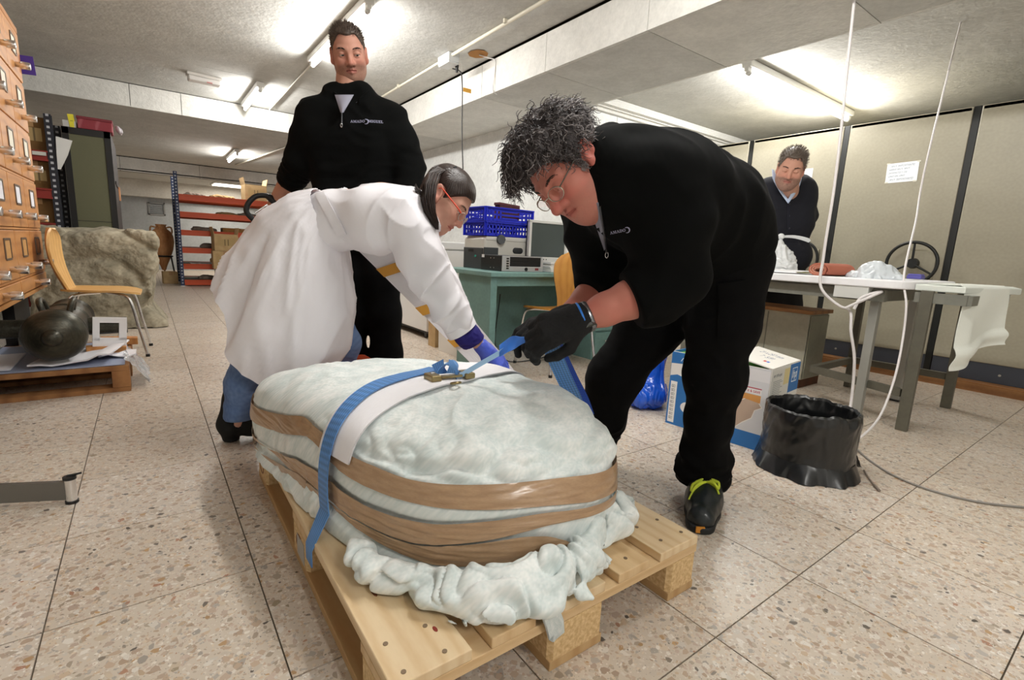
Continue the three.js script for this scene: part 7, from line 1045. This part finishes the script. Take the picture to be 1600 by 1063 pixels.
// ======== bending man ========
{
  const t = thing('person', 'grey-haired man in black workwear and gloves bending to tighten the blue strap', 'person');
  const F = camDir(-0.5, -0.78, 0.34), U = camDir(-0.76, 0.58, 0.22); const L = U.clone().cross(F).normalize(), s = 1.0;
  const earP = J(917, 234, 1.2); const H = earP.clone().addScaledVector(L, -0.078).addScaledVector(F, 0.012), M = headPose(H, F, U, s), W = (g) => g.applyMatrix4(M);
  const skin = { skin: lin(200, 134, 118), flush: lin(198, 98, 90), lip: lin(160, 84, 76), beard: lin(140, 110, 100), beardK: 0.25 };
  const hf = headField({ jaw: 1.08, open: -0.003, nose: 1.2, fat: 0.006, double: true }); const hg = W(skinTint(nets(hf, V(-0.105, -0.15, -0.125), V(0.105, 0.135, 0.14), 0.003, 0.03), skin));
  const nb = J(958, 262, 1.31), chest = J(1035, 305, 1.38), lum = J(1105, 340, 1.5), pel = J(1132, 400, 1.58), shN = J(1028, 288, 1.2), shF = J(912, 310, 1.5);
  const elN = J(1050, 440, 1.25), wrN = J(915, 496, 1.24), elF = J(946, 428, 1.52), wrF = J(884, 497, 1.4);
  const hN = J(1135, 420, 1.48), kN = J(1113, 592, 1.52), aN = J(1098, 725, 1.61), hF = J(1075, 430, 1.7), kF = J(962, 585, 1.76), aF = GF(922, 1.84, 0.09);
  if (0) console.log('man2 arms', shN.distanceTo(elN).toFixed(3), elN.distanceTo(wrN).toFixed(3), shF.distanceTo(elF).toFixed(3), elF.distanceTo(wrF).toFixed(3), 'torso', pel.distanceTo(nb).toFixed(3), 'leg', hN.distanceTo(kN).toFixed(3), kN.distanceTo(aN).toFixed(3), hF.distanceTo(kF).toFixed(3), kF.distanceTo(aF).toFixed(3), 'heights', hN.y.toFixed(2), hF.y.toFixed(2), nb.y.toFixed(2), aN.y.toFixed(2));
  const body = [bone(nb, H.clone().addScaledVector(U, -0.045).addScaledVector(F, -0.025), 0.066, 0.062, 0.03), ...limb([pel, lum, chest, nb], [0.1, 0.1, 0.1, 0.07], 0.06), ...limb([shN, elN, J(990, 468, 1.245)], [0.06, 0.05, 0.046]), ...limb([shF, elF], [0.06, 0.05]), ...limb([hN, kN, aN], [0.09, 0.06, 0.045]), ...limb([hF, kF, aF], [0.09, 0.06, 0.045])];
  const arms = [...limb([elN, J(985, 468, 1.245), J(945, 484, 1.242), wrN], [0.05, 0.047, 0.04, 0.032], 0.02), ...limb([elF, J(918, 468, 1.46), wrF], [0.048, 0.043, 0.032], 0.02)];
  const armG = tint(fieldGeo(arms, 0.006), (c, x, y, z) => c.copy(skin.skin).lerp(skin.flush, 0.2 + 0.3 * noise(x * 20, y * 20, z * 20)));
  part('body', merge([tint(fieldGeo(body, 0.013), (c) => c.copy(skin.skin)), hg, armG]), skinMat, t);
  const gm = mat(0x0f0f11, 0.9, { bumpMap: fabricBump, bumpScale: 0.0015 });
  const gN = handBones({ W: J(908, 498, 1.235), D: camDir(-0.86, -0.3, 0.2), N: camDir(0.05, 0.45, 0.9), side: -1, curl: [0.75, 0.85, 0.95, 1.0], thumb: 0.7, fat: 0.0035, scale: 1.05 }), gF = handBones({ W: J(883, 498, 1.38), D: camDir(-0.85, -0.2, 0.35), N: camDir(-0.1, 0.9, 0.25), side: 1, curl: [0.5, 0.65, 0.75, 0.8], thumb: 0.5, fat: 0.003, scale: 1.0 });
  part('glove', fieldGeo([...gN, bone(J(914, 496, 1.238), J(902, 500, 1.235), 0.036, 0.037, 0.015)], 0.0036, (d, x, y, z) => d - 0.0008 * noise(x * 200, y * 200, z * 200)), gm, t, 'black work glove'); part('glove', fieldGeo([...gF, bone(J(888, 494, 1.39), J(878, 499, 1.375), 0.035, 0.036, 0.015)], 0.0036, (d, x, y, z) => d - 0.0008 * noise(x * 200, y * 200, z * 200)), gm, t);
  { // wristwatch
    const ax = wrN.clone().sub(J(950, 482, 1.242)).normalize(), c = J(917, 495, 1.241), q = new THREE.Quaternion().setFromUnitVectors(V(0, 0, 1), ax); const w = part('wristwatch', new THREE.TorusGeometry(0.0365, 0.0045, 10, 40).scale(1, 0.95, 2.4).applyQuaternion(q).translate(c.x, c.y, c.z), mat(0x8e9398, 0.3, { metalness: 0.9 }), t, 'steel wristwatch with a blue edge'); const fp = J(921, 511, 1.215); part('watch_face', [new THREE.CylinderGeometry(0.019, 0.021, 0.012, 28)].map((g) => g.applyQuaternion(new THREE.Quaternion().setFromUnitVectors(V(0, 1, 0), camDir(0.45, -0.75, 0.5)))).map((g) => g.translate(fp.x, fp.y, fp.z)), mat(0x777a7c, 0.25, { metalness: 0.8 }), w);
    const c2 = J(909, 497, 1.238); part('glove_trim', new THREE.TorusGeometry(0.0385, 0.0035, 8, 40).applyQuaternion(q).translate(c2.x, c2.y, c2.z), mat(0x2f7fe0, 0.5), t, 'blue glove edge'); }
  faceParts(t, M, { iris: lin(60, 50, 42), browMat: mat(0x4a3f3a, 0.8), seed: 15, gaze: V(0, -0.5, 0.87) });
  glasses(t, M, { r: 0.0012, tr: 0.0016, rim: mat(0xb8b2a0, 0.25, { metalness: 0.9 }), temple: mat(0x6d6a62, 0.3, { metalness: 0.8 }), label: 'thin metal-rimmed glasses' });
  { // curly hair
    const capF = hairCap({ nape: -0.06, line: (y) => y > 0.085 ? 0.14 : y > 0.06 ? lerp(0.07, 0.14, (y - 0.06) / 0.025) : y > 0.02 ? lerp(0.04, 0.07, (y - 0.02) / 0.04) : y > -0.03 ? lerp(0.016, 0.04, (y + 0.03) / 0.05) : lerp(-0.04, 0.016, clamp((y + 0.06) / 0.03)), thick: (x, y, z) => 0.006 + 0.018 * sstep(0.0, 0.09, y) + 0.012 * sstep(0.0, 0.08, z) * sstep(0.05, 0.1, y) + 0.006 * ridge(x * 26, y * 26, z * 26) + 0.004 * noise(x * 60, y * 60, z * 60) });
    const cap = nets(capF, V(-0.13, -0.11, -0.15), V(0.13, 0.175, 0.17), 0.0042, 0.04); const p = cap.attributes.position, n = cap.attributes.normal, r = rng(33);
    const groups = [new Strands(), new Strands(), new Strands()];
    for (let k = 0; k < 2600; k++) { const i = Math.floor(r() * p.count), y = p.getY(i); if (y < -0.055) continue; const a = V(p.getX(i), y, p.getZ(i)), nn = V(n.getX(i), n.getY(i), n.getZ(i)); if (nn.z > 0.95 && y < 0.06) continue;
      const flow = a.clone().sub(V(0.01, 0.13, -0.035)).add(V(0.5 * (r() - 0.5), 0.3 * (r() - 0.5), 0.5 * (r() - 0.5)).multiplyScalar(0.16)); const tan = flow.addScaledVector(nn, -flow.dot(nn)).normalize(), bi = nn.clone().cross(tan); const amp = 0.003 + 0.005 * r(), ph = r() * 6.28, cyc = 1.0 + 1.2 * r(), run = 0.022 + 0.03 * r(), h0 = 0.008 * r() * sstep(0, 0.07, y), fr = sstep(0.04, 0.1, a.z) * sstep(0.05, 0.1, y); const pts = [];
      for (let m = 0; m <= 11; m++) { const q = m / 11, an = q * cyc * 6.28 + ph; pts.push(a.clone().addScaledVector(nn, -0.003 + h0 * Math.sin(q * 2.6) + 0.004 * q + 0.0025 * Math.cos(an)).addScaledVector(tan, run * q).addScaledVector(bi, amp * (Math.sin(an) - Math.sin(ph))).add(V(0, -0.014 * q * q * fr, 0.012 * q * fr))); }
      groups[(r() < 0.1 + 0.4 * sstep(0.03, -0.06, p.getZ(i)) ? 2 : r() < 0.5 ? 1 : 0)].add(pts, 0.0011 + 0.0009 * r(), 0.0005, 4); }
    const hair = part('hair', W(cap), mat(0x453f40, 0.6), t, 'curly grey and dark hair'); part('curls', W(groups[0].geo()), mat(0x3a3435, 0.5), hair); part('curls', W(groups[1].geo()), mat(0x625b5b, 0.5), hair); part('curls', W(groups[2].geo()), mat(0x979191, 0.5), hair, 'grey curls');
    for (const q of [-1, 1]) { const sb = new Strands(); for (let k = 0; k < 120; k++) { const a = V(q * (0.069 + 0.004 * r()), 0.03 - r() * 0.055, 0.012 + r() * 0.022); sb.add([a, a.clone().add(V(q * 0.003, -0.008, 0.003 * (r() - 0.5)))], 0.0011, 0.0004, 3); } part('sideburn', W(sb.geo()), mat(0x8f8888, 0.6), hair); }
  }
  // pullover
  const sb = [bone(J(1130, 385, 1.5), J(1120, 380, 1.66), RP(pel, 62), RP(pel, 60), 0.06), bone(J(1100, 338, 1.46), J(1092, 336, 1.62), 0.168, 0.155, 0.08), bone(J(1042, 312, 1.34), J(1020, 318, 1.5), 0.16, 0.15, 0.08), bone(J(988, 290, 1.28), J(965, 302, 1.46), 0.125, 0.115, 0.08), bone(J(948, 268, 1.28), J(945, 275, 1.36), 0.092, 0.09, 0.05)];
  sb.push(...limb([J(1028, 292, 1.24), J(1044, 360, 1.24), J(1052, 425, 1.25), J(1022, 455, 1.25), J(990, 468, 1.246)], [0.1, 0.1, 0.088, 0.08, 0.072], 0.022), ...limb([J(930, 318, 1.48), J(938, 372, 1.5), J(945, 425, 1.5), J(932, 458, 1.47)], [0.1, 0.087, 0.071, 0.063], 0.05));
  const cN = J(985, 470, 1.245), dN = J(940, 487, 1.24).sub(J(1035, 450, 1.25)).normalize(), cF = J(924, 465, 1.46), dF = wrF.clone().sub(elF).normalize();
  const fo = folds(0.014, 5, 1.4); const swF = bonesField(sb, (d, x, y, z) => { let e = fo(d, x, y, z); const u = Math.hypot(x - cN.x, y - cN.y, z - cN.z), w = Math.hypot(x - cF.x, y - cF.y, z - cF.z); if (u < 0.16) e = smax(e, (x - cN.x) * dN.x + (y - cN.y) * dN.y + (z - cN.z) * dN.z, 0.008); if (w < 0.13) e = smax(e, (x - cF.x) * dF.x + (y - cF.y) * dF.y + (z - cF.z) * dF.z, 0.008); return e; });
  const [lo, hi] = boundsOf(sb, 0.04); const sw = part('pullover', nets(swF, lo, hi, 0.009, 0.05), knit, t, 'black half-zip pullover with sleeves pushed up');
  const crow = []; for (let i = 0; i <= 5; i++) { const row = []; for (let j = 0; j <= 44; j++) { const a = j / 44 * 6.2832; const ax = H.clone().addScaledVector(U, -0.05).sub(nb).normalize(); const x = ax.clone().cross(CU).normalize(), y = ax.clone().cross(x); const c = nb.clone().addScaledVector(ax, -0.02 + 0.055 * i / 5); row.push(c.addScaledVector(x, Math.cos(a) * (0.094 + 0.003 * Math.sin(3 * a))).addScaledVector(y, Math.sin(a) * 0.098)); } crow.push(row); } part('collar', thick(crow, 0.008), knit, sw);
  part('shirt_front', (() => { const rows = []; for (let i = 0; i <= 8; i++) { const row = []; for (let j = 0; j <= 4; j++) { const v = i / 8, u = j / 4; const px = lerp(920, 944, v) + u * lerp(14, 2, v), py = lerp(320, 392, v) - u * 3; row.push(marchPix(swF, px, py, 0.7, 0.003, 1.25)); } rows.push(row); } return thick(rows, 0.003); })(), mat(0x8f8f9c, 0.8), t, 'grey shirt showing in the open zip');
  sweaterPerson(t, { f: swF, zip: [[937, 322], [941, 345], [945, 370], [948, 395]], start: 0.7, zr: 0.0028, fb: 1.25 });
  { const d = rayOf(981, 361).normalize(), q = marchPix(swF, 981, 361, 0.6, 0, 1.25); const bn = d.clone().negate(); const rt = camDir(0.97, 0.2, 0), up = camDir(-0.2, 0.97, 0); badge(swF, q.clone(), rt.addScaledVector(bn, -rt.dot(bn)).normalize(), up.addScaledVector(bn, -up.dot(bn)).normalize(), bn, 0.0068, ['AMADO', ''], sw); }
  // trousers
  const tb = [bone(J(1132, 405, 1.5), J(1120, 400, 1.68), 0.125, 0.12, 0.05), ...limb([J(1133, 425, 1.5), J(1128, 500, 1.51), J(1116, 590, 1.525), J(1108, 660, 1.56), J(1100, 715, 1.6), J(1097, 738, 1.61)], [0.118, 0.1, 0.083, 0.068, 0.072, 0.088], 0.05), ...limb([J(1075, 440, 1.66), J(1015, 510, 1.7), J(960, 590, 1.75), J(938, 650, 1.79), GF(925, 1.83, 0.1)], [0.12, 0.1, 0.088, 0.08, 0.085], 0.05)];
  const tex = (d, x, y, z) => { const low = sstep(0.35, 0.12, y); return smax(folds(0.007 + 0.012 * low, 8, 1.5 + low)(d, x, y, z), 0.055 + 0.012 * noise(x * 10, 1, z * 10) - y, 0.012); };
  const trs = part('trousers', fieldGeo(tb, 0.009, tex, 0.06, 0.04), blackTwill, t, 'black work trousers'), tf = bonesField(tb, tex);
  const pock = (a, y0, y1, o) => { const rows = []; for (let i = 0; i <= 12; i++) { const row = []; for (let j = 0; j <= 8; j++) { const v = i / 12, u = j / 8; row.push(marchPix(tf, lerp(lerp(a[0], a[1], u), lerp(a[2], a[3], u), v), lerp(y0, y1, v) - u * 6, 0.9, o, 1.4)); } rows.push(row); } return thick(rows, 0.004); };
  part('cargo_pocket', pock([1124, 1162, 1120, 1156], 452, 528, 0.004), blackTwill, trs); part('pocket_flap', pock([1122, 1164, 1122, 1163], 444, 466, 0.008), blackTwill, trs);
  // shoe
  const toe = atY(1092, 834, 0), hd = atY(1102, 770, 0).sub(toe).normalize(); const heel = toe.clone().addScaledVector(hd, 0.29);
  const shm = mat(0x1a2124, 0.38, { clearcoat: 0.15 }); const sh = shoe(t, heel, toe, shm, mat(0x16181a, 0.6), { w: 1.22, sole: 0.024 });
  const lime = mat(0xc9d93a, 0.6); const lace = []; const top = (a, sd, h) => { const p = sh.P(a, h); return p.addScaledVector(CR.clone().setY(0).normalize(), sd); };
  const lf = bonesField(sh.L1); const lay = (a, sd) => onSurface(lf, top(a, sd, 0.04), V(0, 1, 0), 0.12).add(V(0, 0.003, 0));
  for (let k = 0; k < 3; k++) { const a = 0.56 - k * 0.08; lace.push(tube([lay(a, -0.034), lay(a - 0.02, 0), lay(a - 0.06, 0.034)], 0.0038, 16, 6), tube([lay(a, 0.034), lay(a - 0.02, 0), lay(a - 0.06, -0.034)], 0.0038, 16, 6)); }
  for (const q of [-1, 1]) { const l1 = [lay(0.54, 0.004 * q), lay(0.6, 0.025 * q).add(V(0, 0.012, 0)), lay(0.62, 0.042 * q).add(V(0, 0.006, 0)), lay(0.56, 0.04 * q).add(V(0, 0.014, 0)), lay(0.52, 0.012 * q)]; lace.push(tube(l1, 0.0048, 30, 6)); lace.push(tube([lay(0.54, 0.006 * q), lay(0.6, 0.035 * q), lay(0.66, 0.047 * q)], 0.0036, 20, 6)); }
  part('laces', lace, lime, sh.s, 'lime yellow laces'); const tp = toe.clone().add(V(0, 0.016, 0)).addScaledVector(HEAD, -0.006); part('toe_mark', bx(0.026, 0.018, 0.006).applyQuaternion(new THREE.Quaternion().setFromUnitVectors(V(0, 0, 1), HEAD.clone().negate())).translate(tp.x, tp.y, tp.z), mat(0xd08a2e, 0.5), sh.s, 'orange mark on the toe');
  const f2 = V(aF.x, 0, aF.z); shoe(t, f2.clone().addScaledVector(HEAD, 0.06), f2.clone().addScaledVector(HEAD, -0.2).addScaledVector(CR, -0.05).setY(0), shm, blackPl, { w: 1.1 });
}
// ======== man in the cardigan ========
{
  const t = thing('person', 'bearded man in a navy cardigan over a pale blue shirt standing behind the work table', 'person');
  const G = 3.95, P = (x, y, g = G) => J(x, y, g); const H = P(1236, 263, 3.72); const toCam = EYE.clone().sub(H).normalize(); const F = toCam.clone().add(camVec(-0.05, -0.28, 0)).normalize(), U = camDir(0.1, 1, 0.45), M = headPose(H, F, U, 1.08), W = (g) => g.applyMatrix4(M);
  const skin = { skin: lin(200, 152, 130), flush: lin(190, 122, 104), lip: lin(160, 92, 86), beard: lin(92, 80, 74), beardK: 0.75 };
  const hg = W(skinTint(nets(headField({ jaw: 1.15, open: -0.003, nose: 1.15, fat: 0.01, double: true }), V(-0.11, -0.15, -0.125), V(0.11, 0.135, 0.14), 0.004, 0.03), skin));
  const nk = P(1232, 300, 3.85), sr = P(1190, 300), sl = P(1258, 296);
  const body = [bone(nk, H.clone().addScaledVector(U, -0.05).addScaledVector(F, -0.02), 0.07, 0.066, 0.03), ...limb([P(1212, 318), P(1212, 390, 4.0)], [0.08, 0.09], 0.06), ...limb([P(1238, 318), P(1232, 390, 4.0)], [0.08, 0.09], 0.06), ...limb([sr, P(1180, 345, 4.02), P(1200, 375, 4.14)], [0.05, 0.045, 0.03]), ...limb([sl, P(1263, 335, 4.04), P(1240, 372, 4.14)], [0.05, 0.045, 0.03])];
  const aR = GF(1205, 4.0, 0.09), aL = GF(1228, 4.0, 0.09); body.push(...limb([P(1210, 400, 4.0), P(1206, 500, 4.0), aR], [0.09, 0.06, 0.04]), ...limb([P(1236, 400, 4.0), P(1230, 500, 4.0), aL], [0.09, 0.06, 0.04]));
  const hands = [...handBones({ W: P(1205, 378, 4.14), D: camDir(0.7, -0.6, 0), N: HEAD.clone(), side: 1 }), ...handBones({ W: P(1236, 375, 4.14), D: camDir(-0.6, -0.7, 0), N: HEAD.clone(), side: -1 })];
  part('body', merge([tint(fieldGeo(body, 0.014), (c) => c.copy(skin.skin)), hg, tint(fieldGeo(hands, 0.005), (c) => c.copy(skin.skin))]), skinMat, t);
  faceParts(t, M, { iris: lin(60, 50, 42), browMat: mat(0x2b2422, 0.8), seed: 44, gaze: V(-0.1, -0.6, 0.8) });
  const cap = nets(hairCap({ nape: -0.06, widow: true, line: (y) => y > 0.1 ? 0.13 : y > 0.08 ? lerp(0.076, 0.13, (y - 0.08) / 0.02) : y > 0.03 ? lerp(0.044, 0.076, (y - 0.03) / 0.05) : y > -0.03 ? lerp(0.016, 0.044, (y + 0.03) / 0.06) : lerp(-0.04, 0.016, clamp((y + 0.06) / 0.03)), thick: (x, y, z) => 0.003 + 0.009 * sstep(0.02, 0.1, y) + 0.002 * noise(x * 60, y * 60, z * 60) }), V(-0.1, -0.1, -0.13), V(0.1, 0.15, 0.13), 0.004, 0.03); const S = new Strands(), r = rng(61), p = cap.attributes.position, n = cap.attributes.normal;
  for (let k = 0; k < 1500; k++) { const i = Math.floor(r() * p.count), y = p.getY(i); if (y < 0) continue; const a = V(p.getX(i), y, p.getZ(i)), d = V(n.getX(i) + 0.5 * (r() - 0.3), n.getY(i), n.getZ(i) - 0.7).normalize(); const L2 = 0.012 + 0.012 * r(); S.add([a, a.clone().addScaledVector(d, L2 * 0.6).addScaledVector(V(n.getX(i), n.getY(i), n.getZ(i)), 0.003), a.clone().addScaledVector(d, L2)], 0.0013, 0.0005, 3); }
  part('hair', [W(cap), W(S.geo())], mat(0x63574d, 0.5), t, 'short greying brown hair');
  const nf = toCam.clone().setY(0).normalize(); const cb = [bone(P(1206, 312), P(1242, 309), 0.15, 0.15, 0.07, nf, 0.85), bone(P(1208, 350, 3.97), P(1236, 350, 3.97), 0.16, 0.16, 0.08, nf, 0.95), bone(P(1208, 400, 4.0), P(1234, 400, 4.0), 0.155, 0.155, 0.08, nf, 0.95), bone(P(1206, 296, 3.9), P(1250, 293, 3.9), 0.085, 0.085, 0.06), ...limb([P(1194, 304), P(1182, 345, 4.0), P(1198, 375, 4.12)], [0.09, 0.075, 0.055], 0.04), ...limb([P(1254, 300), P(1260, 337, 4.02), P(1243, 368, 4.12)], [0.085, 0.072, 0.055], 0.04)];
  const fo = folds(0.006, 7, 1.3); const cf = bonesField(cb, fo); const [lo, hi] = boundsOf(cb, 0.04); const cd = part('cardigan', nets(cf, lo, hi, 0.011, 0.04), mat(0x12131d, 0.9, { bumpMap: fabricBump, bumpScale: 0.001 }), t, 'dark navy cardigan');
  const on = (x, y, out = 0.004) => { return marchPix(cf, x, y, 3.0, out, 3.8); };
  const shirtM = mat(0xffffff, 0.8, { map: canvasTex(64, 64, (g, w, h) => { g.fillStyle = '#c9d6ec'; g.fillRect(0, 0, w, h); g.fillStyle = '#a9bcdd'; for (let i = 0; i < w; i += 8) g.fillRect(i, 0, 2, h); }) });
  const gB = on(1231, 316, 0.012).sub(EYE).dot(HEAD), lay = (x, y, o = 0) => P(x, y, lerp(3.8, gB, clamp((y - 268) / 48)) - o);
  const strip = (a, b, n, m, par, lab) => { const rows = []; for (let i = 0; i <= 10; i++) { const v = i / 10 * (a.length - 1), k = Math.min(a.length - 2, Math.floor(v)), f = v - k; const A = [lerp(a[k][0], a[k + 1][0], f), lerp(a[k][1], a[k + 1][1], f)], B = [lerp(b[k][0], b[k + 1][0], f), lerp(b[k][1], b[k + 1][1], f)]; rows.push([0, 0.5, 1].map((u) => lay(lerp(A[0], B[0], u), lerp(A[1], B[1], u), n + 0.006 * Math.sin(u * 3.1)))); } return part('shirt_collar', thick(rows, 0.005), m, par, lab); };
  strip([[1206, 264], [1207, 280], [1218, 300], [1231, 318]], [[1210, 266], [1216, 288], [1224, 302], [1232, 312]], 0.02, shirtM, t, 'pale blue striped shirt collar'); strip([[1252, 278], [1249, 290], [1241, 304], [1231, 318]], [[1247, 284], [1240, 294], [1236, 302], [1232, 312]], 0.02, shirtM, t, 'pale blue striped shirt collar');
  part('neck_opening', thick([0, 1, 2, 3, 4].map((i) => [-1, -0.5, 0, 0.5, 1].map((u) => lay(1231 + u * lerp(10, 1, i / 4), lerp(292, 313, i / 4), 0.004))), 0.004), mat(0xb98a76, 0.6), t, 'open shirt neck');
  const bt = mat(0x0b0b10, 0.4); for (const y of [319, 338, 357]) { const q = on(1233, y, 0.002); part('button', new THREE.CylinderGeometry(0.0075, 0.0075, 0.004, 14).applyQuaternion(new THREE.Quaternion().setFromUnitVectors(V(0, 1, 0), toCam)).translate(q.x, q.y, q.z), mat(0x2a2a34, 0.35), cd); } void bt;
  part('button_band', thick([-2.2, 2.2].map((o) => [314, 325, 335, 345, 355, 362].map((y) => on(1232 + o, y, 0.0015))), 0.002), mat(0x151622, 0.9), cd);
  const tr = [...limb([P(1210, 400, 4.0), P(1207, 480, 4.0), GF(1205, 4.0, 0.06)], [0.11, 0.09, 0.075], 0.05), ...limb([P(1236, 400, 4.0), P(1232, 480, 4.0), GF(1228, 4.0, 0.06)], [0.11, 0.09, 0.075], 0.05)]; part('trousers', fieldGeo(tr, 0.013, (d, x, y, z) => smax(d, 0.03 - y, 0.006)), mat(0x14151b, 0.85), t, 'dark trousers');
  for (const a of [aR, aL]) { const b = V(a.x, 0, a.z); shoe(t, b.clone().addScaledVector(nf, -0.08), b.clone().addScaledVector(nf, 0.18), bootM, blackPl); }
}
// ======== strap tail, buckle and the white taped strip ========
{
  const strap = scene.getObjectByName('ratchet_strap'); const pale = mat(0xa9d0f6, 0.5), bright = mat(0x3d82ea, 0.4), B0 = camHit(703, 596), n0 = V(0, 1, 0);
  const ribbon = (pts, w, tw = () => CU, th = 0.0022) => { const c = new THREE.CatmullRomCurve3(pts, false, 'centripetal'); const rows = []; const N = 60; for (let i = 0; i <= N; i++) { const p = c.getPoint(i / N), k = tw(i / N).clone().normalize(); rows.push([-0.5, -0.25, 0, 0.25, 0.5].map((q) => p.clone().addScaledVector(k, q * (typeof w === 'function' ? w(i / N) : w)))); } return thick(rows, th); };
  const bTop = B0.clone().add(V(0, 0.028, 0)); const atD = (x, y, d) => EYE.clone().addScaledVector(rayOf(x, y), d); const d0 = depthOf(bTop);
  const hd = depthOf(J(838, 522, 1.24));
  const line = [[708, 594, 0], [740, 575, 0.2], [780, 552, 0.45], [806, 536, 0.65], [838, 522, 1]].map(([x, y, k]) => atD(x, y, lerp(d0, hd, k)));
  part('webbing_tail', ribbon(line.slice(0, 4), 0.013, () => CU.clone().addScaledVector(CR, -0.4)), pale, strap, 'pale taut strap tail');
  part('webbing_tail', ribbon([atD(780, 549, lerp(d0, hd, 0.45)), atD(796, 538, lerp(d0, hd, 0.6)), atD(818, 532, lerp(d0, hd, 0.8)), atD(843, 523, hd)], (u) => 0.03 + 0.012 * Math.sin(u * 6), (u) => CU.clone().addScaledVector(FW, Math.sin(u * 7) * 0.8)), bright, strap, 'twisted blue strap end');
  part('webbing_tail', ribbon([atD(838, 520, hd), atD(852, 517, hd + 0.02), atD(862, 522, hd + 0.05)], 0.022, () => CU), strapMat, strap);
  // loop hanging from the gloves to the far side of the pallet
  const pr = [[860, 538, 1.26], [868, 560, 1.3], [882, 592, 1.38], [898, 626, 1.45], [906, 652, 1.5]].map(([x, y, d]) => atD(x, y, d)); part('webbing_loop', ribbon(pr, 0.045, () => CR.clone().addScaledVector(CU, 0.15)), strapMat, strap); part('webbing_loop', ribbon(pr.map((p, i) => p.clone().addScaledVector(CR, 0.02 + 0.004 * i).addScaledVector(FW, 0.05)), 0.04, () => CR.clone().addScaledVector(FW, 0.5)), mat(0x4e86d8, 0.5, { map: webTex }), strap, 'darker back of the strap loop');
  // knot and ratchet
  const at3 = (x, y, k = 0) => atD(x, y, d0 + k);
  const kn = (x, y, k = 0) => at3(704 + (x - 704) * 1.35, 598 + (y - 598) * 1.4, k);
  part('knot', ribbon([kn(692, 599), kn(692, 584), kn(702, 575, 0.01), kn(712, 583), kn(707, 597), kn(697, 600)], 0.034, (u) => FW.clone().addScaledVector(CR, Math.sin(u * 5) * 0.6).addScaledVector(CU, 0.4)), strapMat, strap); part('knot', ribbon([kn(702, 599), kn(711, 585), kn(718, 591, 0.02), kn(714, 600), kn(702, 603)], 0.03, (u) => FW.clone().addScaledVector(CU, Math.cos(u * 5))), strapMat, strap); part('strap_tab', ribbon([kn(700, 592, 0.01), kn(692, 584, 0.02), kn(689, 575, 0.02)], (u) => 0.022 + 0.014 * u, () => CR.clone().addScaledVector(CU, 0.5)), strapMat, strap); part('strap_tab', ribbon([kn(706, 590, -0.01), kn(707, 581, -0.01), kn(704, 573, 0.0)], (u) => 0.036 - 0.026 * u, () => CR.clone().addScaledVector(CU, -0.2)), strapMat, strap);
  const rb = thing('ratchet_buckle', 'steel ratchet buckle of the blue strap lying on the bundle', 'buckle'); const br = mat(0x9b8a62, 0.35, { metalness: 0.9 });
  const e1 = camHit(676, 602).add(V(0, 0.022, 0)), e2 = camHit(728, 597).add(V(0, 0.022, 0)), sd = e2.clone().sub(e1).normalize();
  for (const [p, lab] of [[e1, 0], [e2, 1]]) { void lab; part('side_plate', new RoundedBoxGeometry(0.03, 0.016, 0.05, 2, 0.004).translate(p.x, p.y, p.z), br, rb); part('rivet', cyl(0.006, 0.006, 0.02, p.x, p.y + 0.002, p.z, 12), chrome, rb); }
  part('axle', rod(e1, e2, 0.007), chrome, rb); part('handle', beam(e1.clone().addScaledVector(sd, 0.02), e2.clone().addScaledVector(sd, -0.02), 0.03, 0.006), br, rb); const e3 = camHit(712, 608).add(V(0, 0.016, 0)); part('hook', new THREE.TorusGeometry(0.012, 0.0035, 8, 20).rotateX(1.3).translate(e3.x, e3.y, e3.z), br, rb);
  // white strip with orange tape
  const sp = (x, y, g) => J(x, y, g); const a0 = sp(558, 390, 2.16), a1 = sp(655, 394, 2.2), b0 = sp(775, 608, 2.2), b1 = sp(838, 622, 2.25);
  const rows = []; for (let i = 0; i <= 30; i++) { const v = i / 30; const A = a0.clone().lerp(b0, v), B = a1.clone().lerp(b1, v); rows.push([0, 0.33, 0.67, 1].map((u) => A.clone().lerp(B, u).addScaledVector(HEAD, 0.01 * Math.sin(v * 3.1) + 0.003 * Math.sin(v * 17 + u * 3)))); }
  const wsp = thing('foam_board', 'long white foam strip with three orange tape marks hanging behind the woman arm', 'foam strip'); part('strip', thick(rows, 0.008), foamMat, wsp);
  const tp = mat(0xd59a35, 0.5); for (const [v, u0, u1] of [[0.16, 0.0, 0.7], [0.43, 0.0, 0.6], [0.66, 0.0, 0.65]]) { const rr2 = []; for (const dv of [-0.028, 0.028]) { const r2 = []; for (let k = 0; k <= 6; k++) { const u = lerp(u0, u1, k / 6); const vv = v + dv - 0.12 * u; r2.push(a0.clone().lerp(b0, vv).lerp(a1.clone().lerp(b1, vv), u).addScaledVector(HEAD, 0.01 * Math.sin(vv * 3.1) - 0.012)); } rr2.push(r2); } part('tape_mark', thick(rr2, 0.001), tp, wsp, 'orange tape mark'); }
}
scene.updateMatrixWorld(true);
renderer.render(scene, camera);
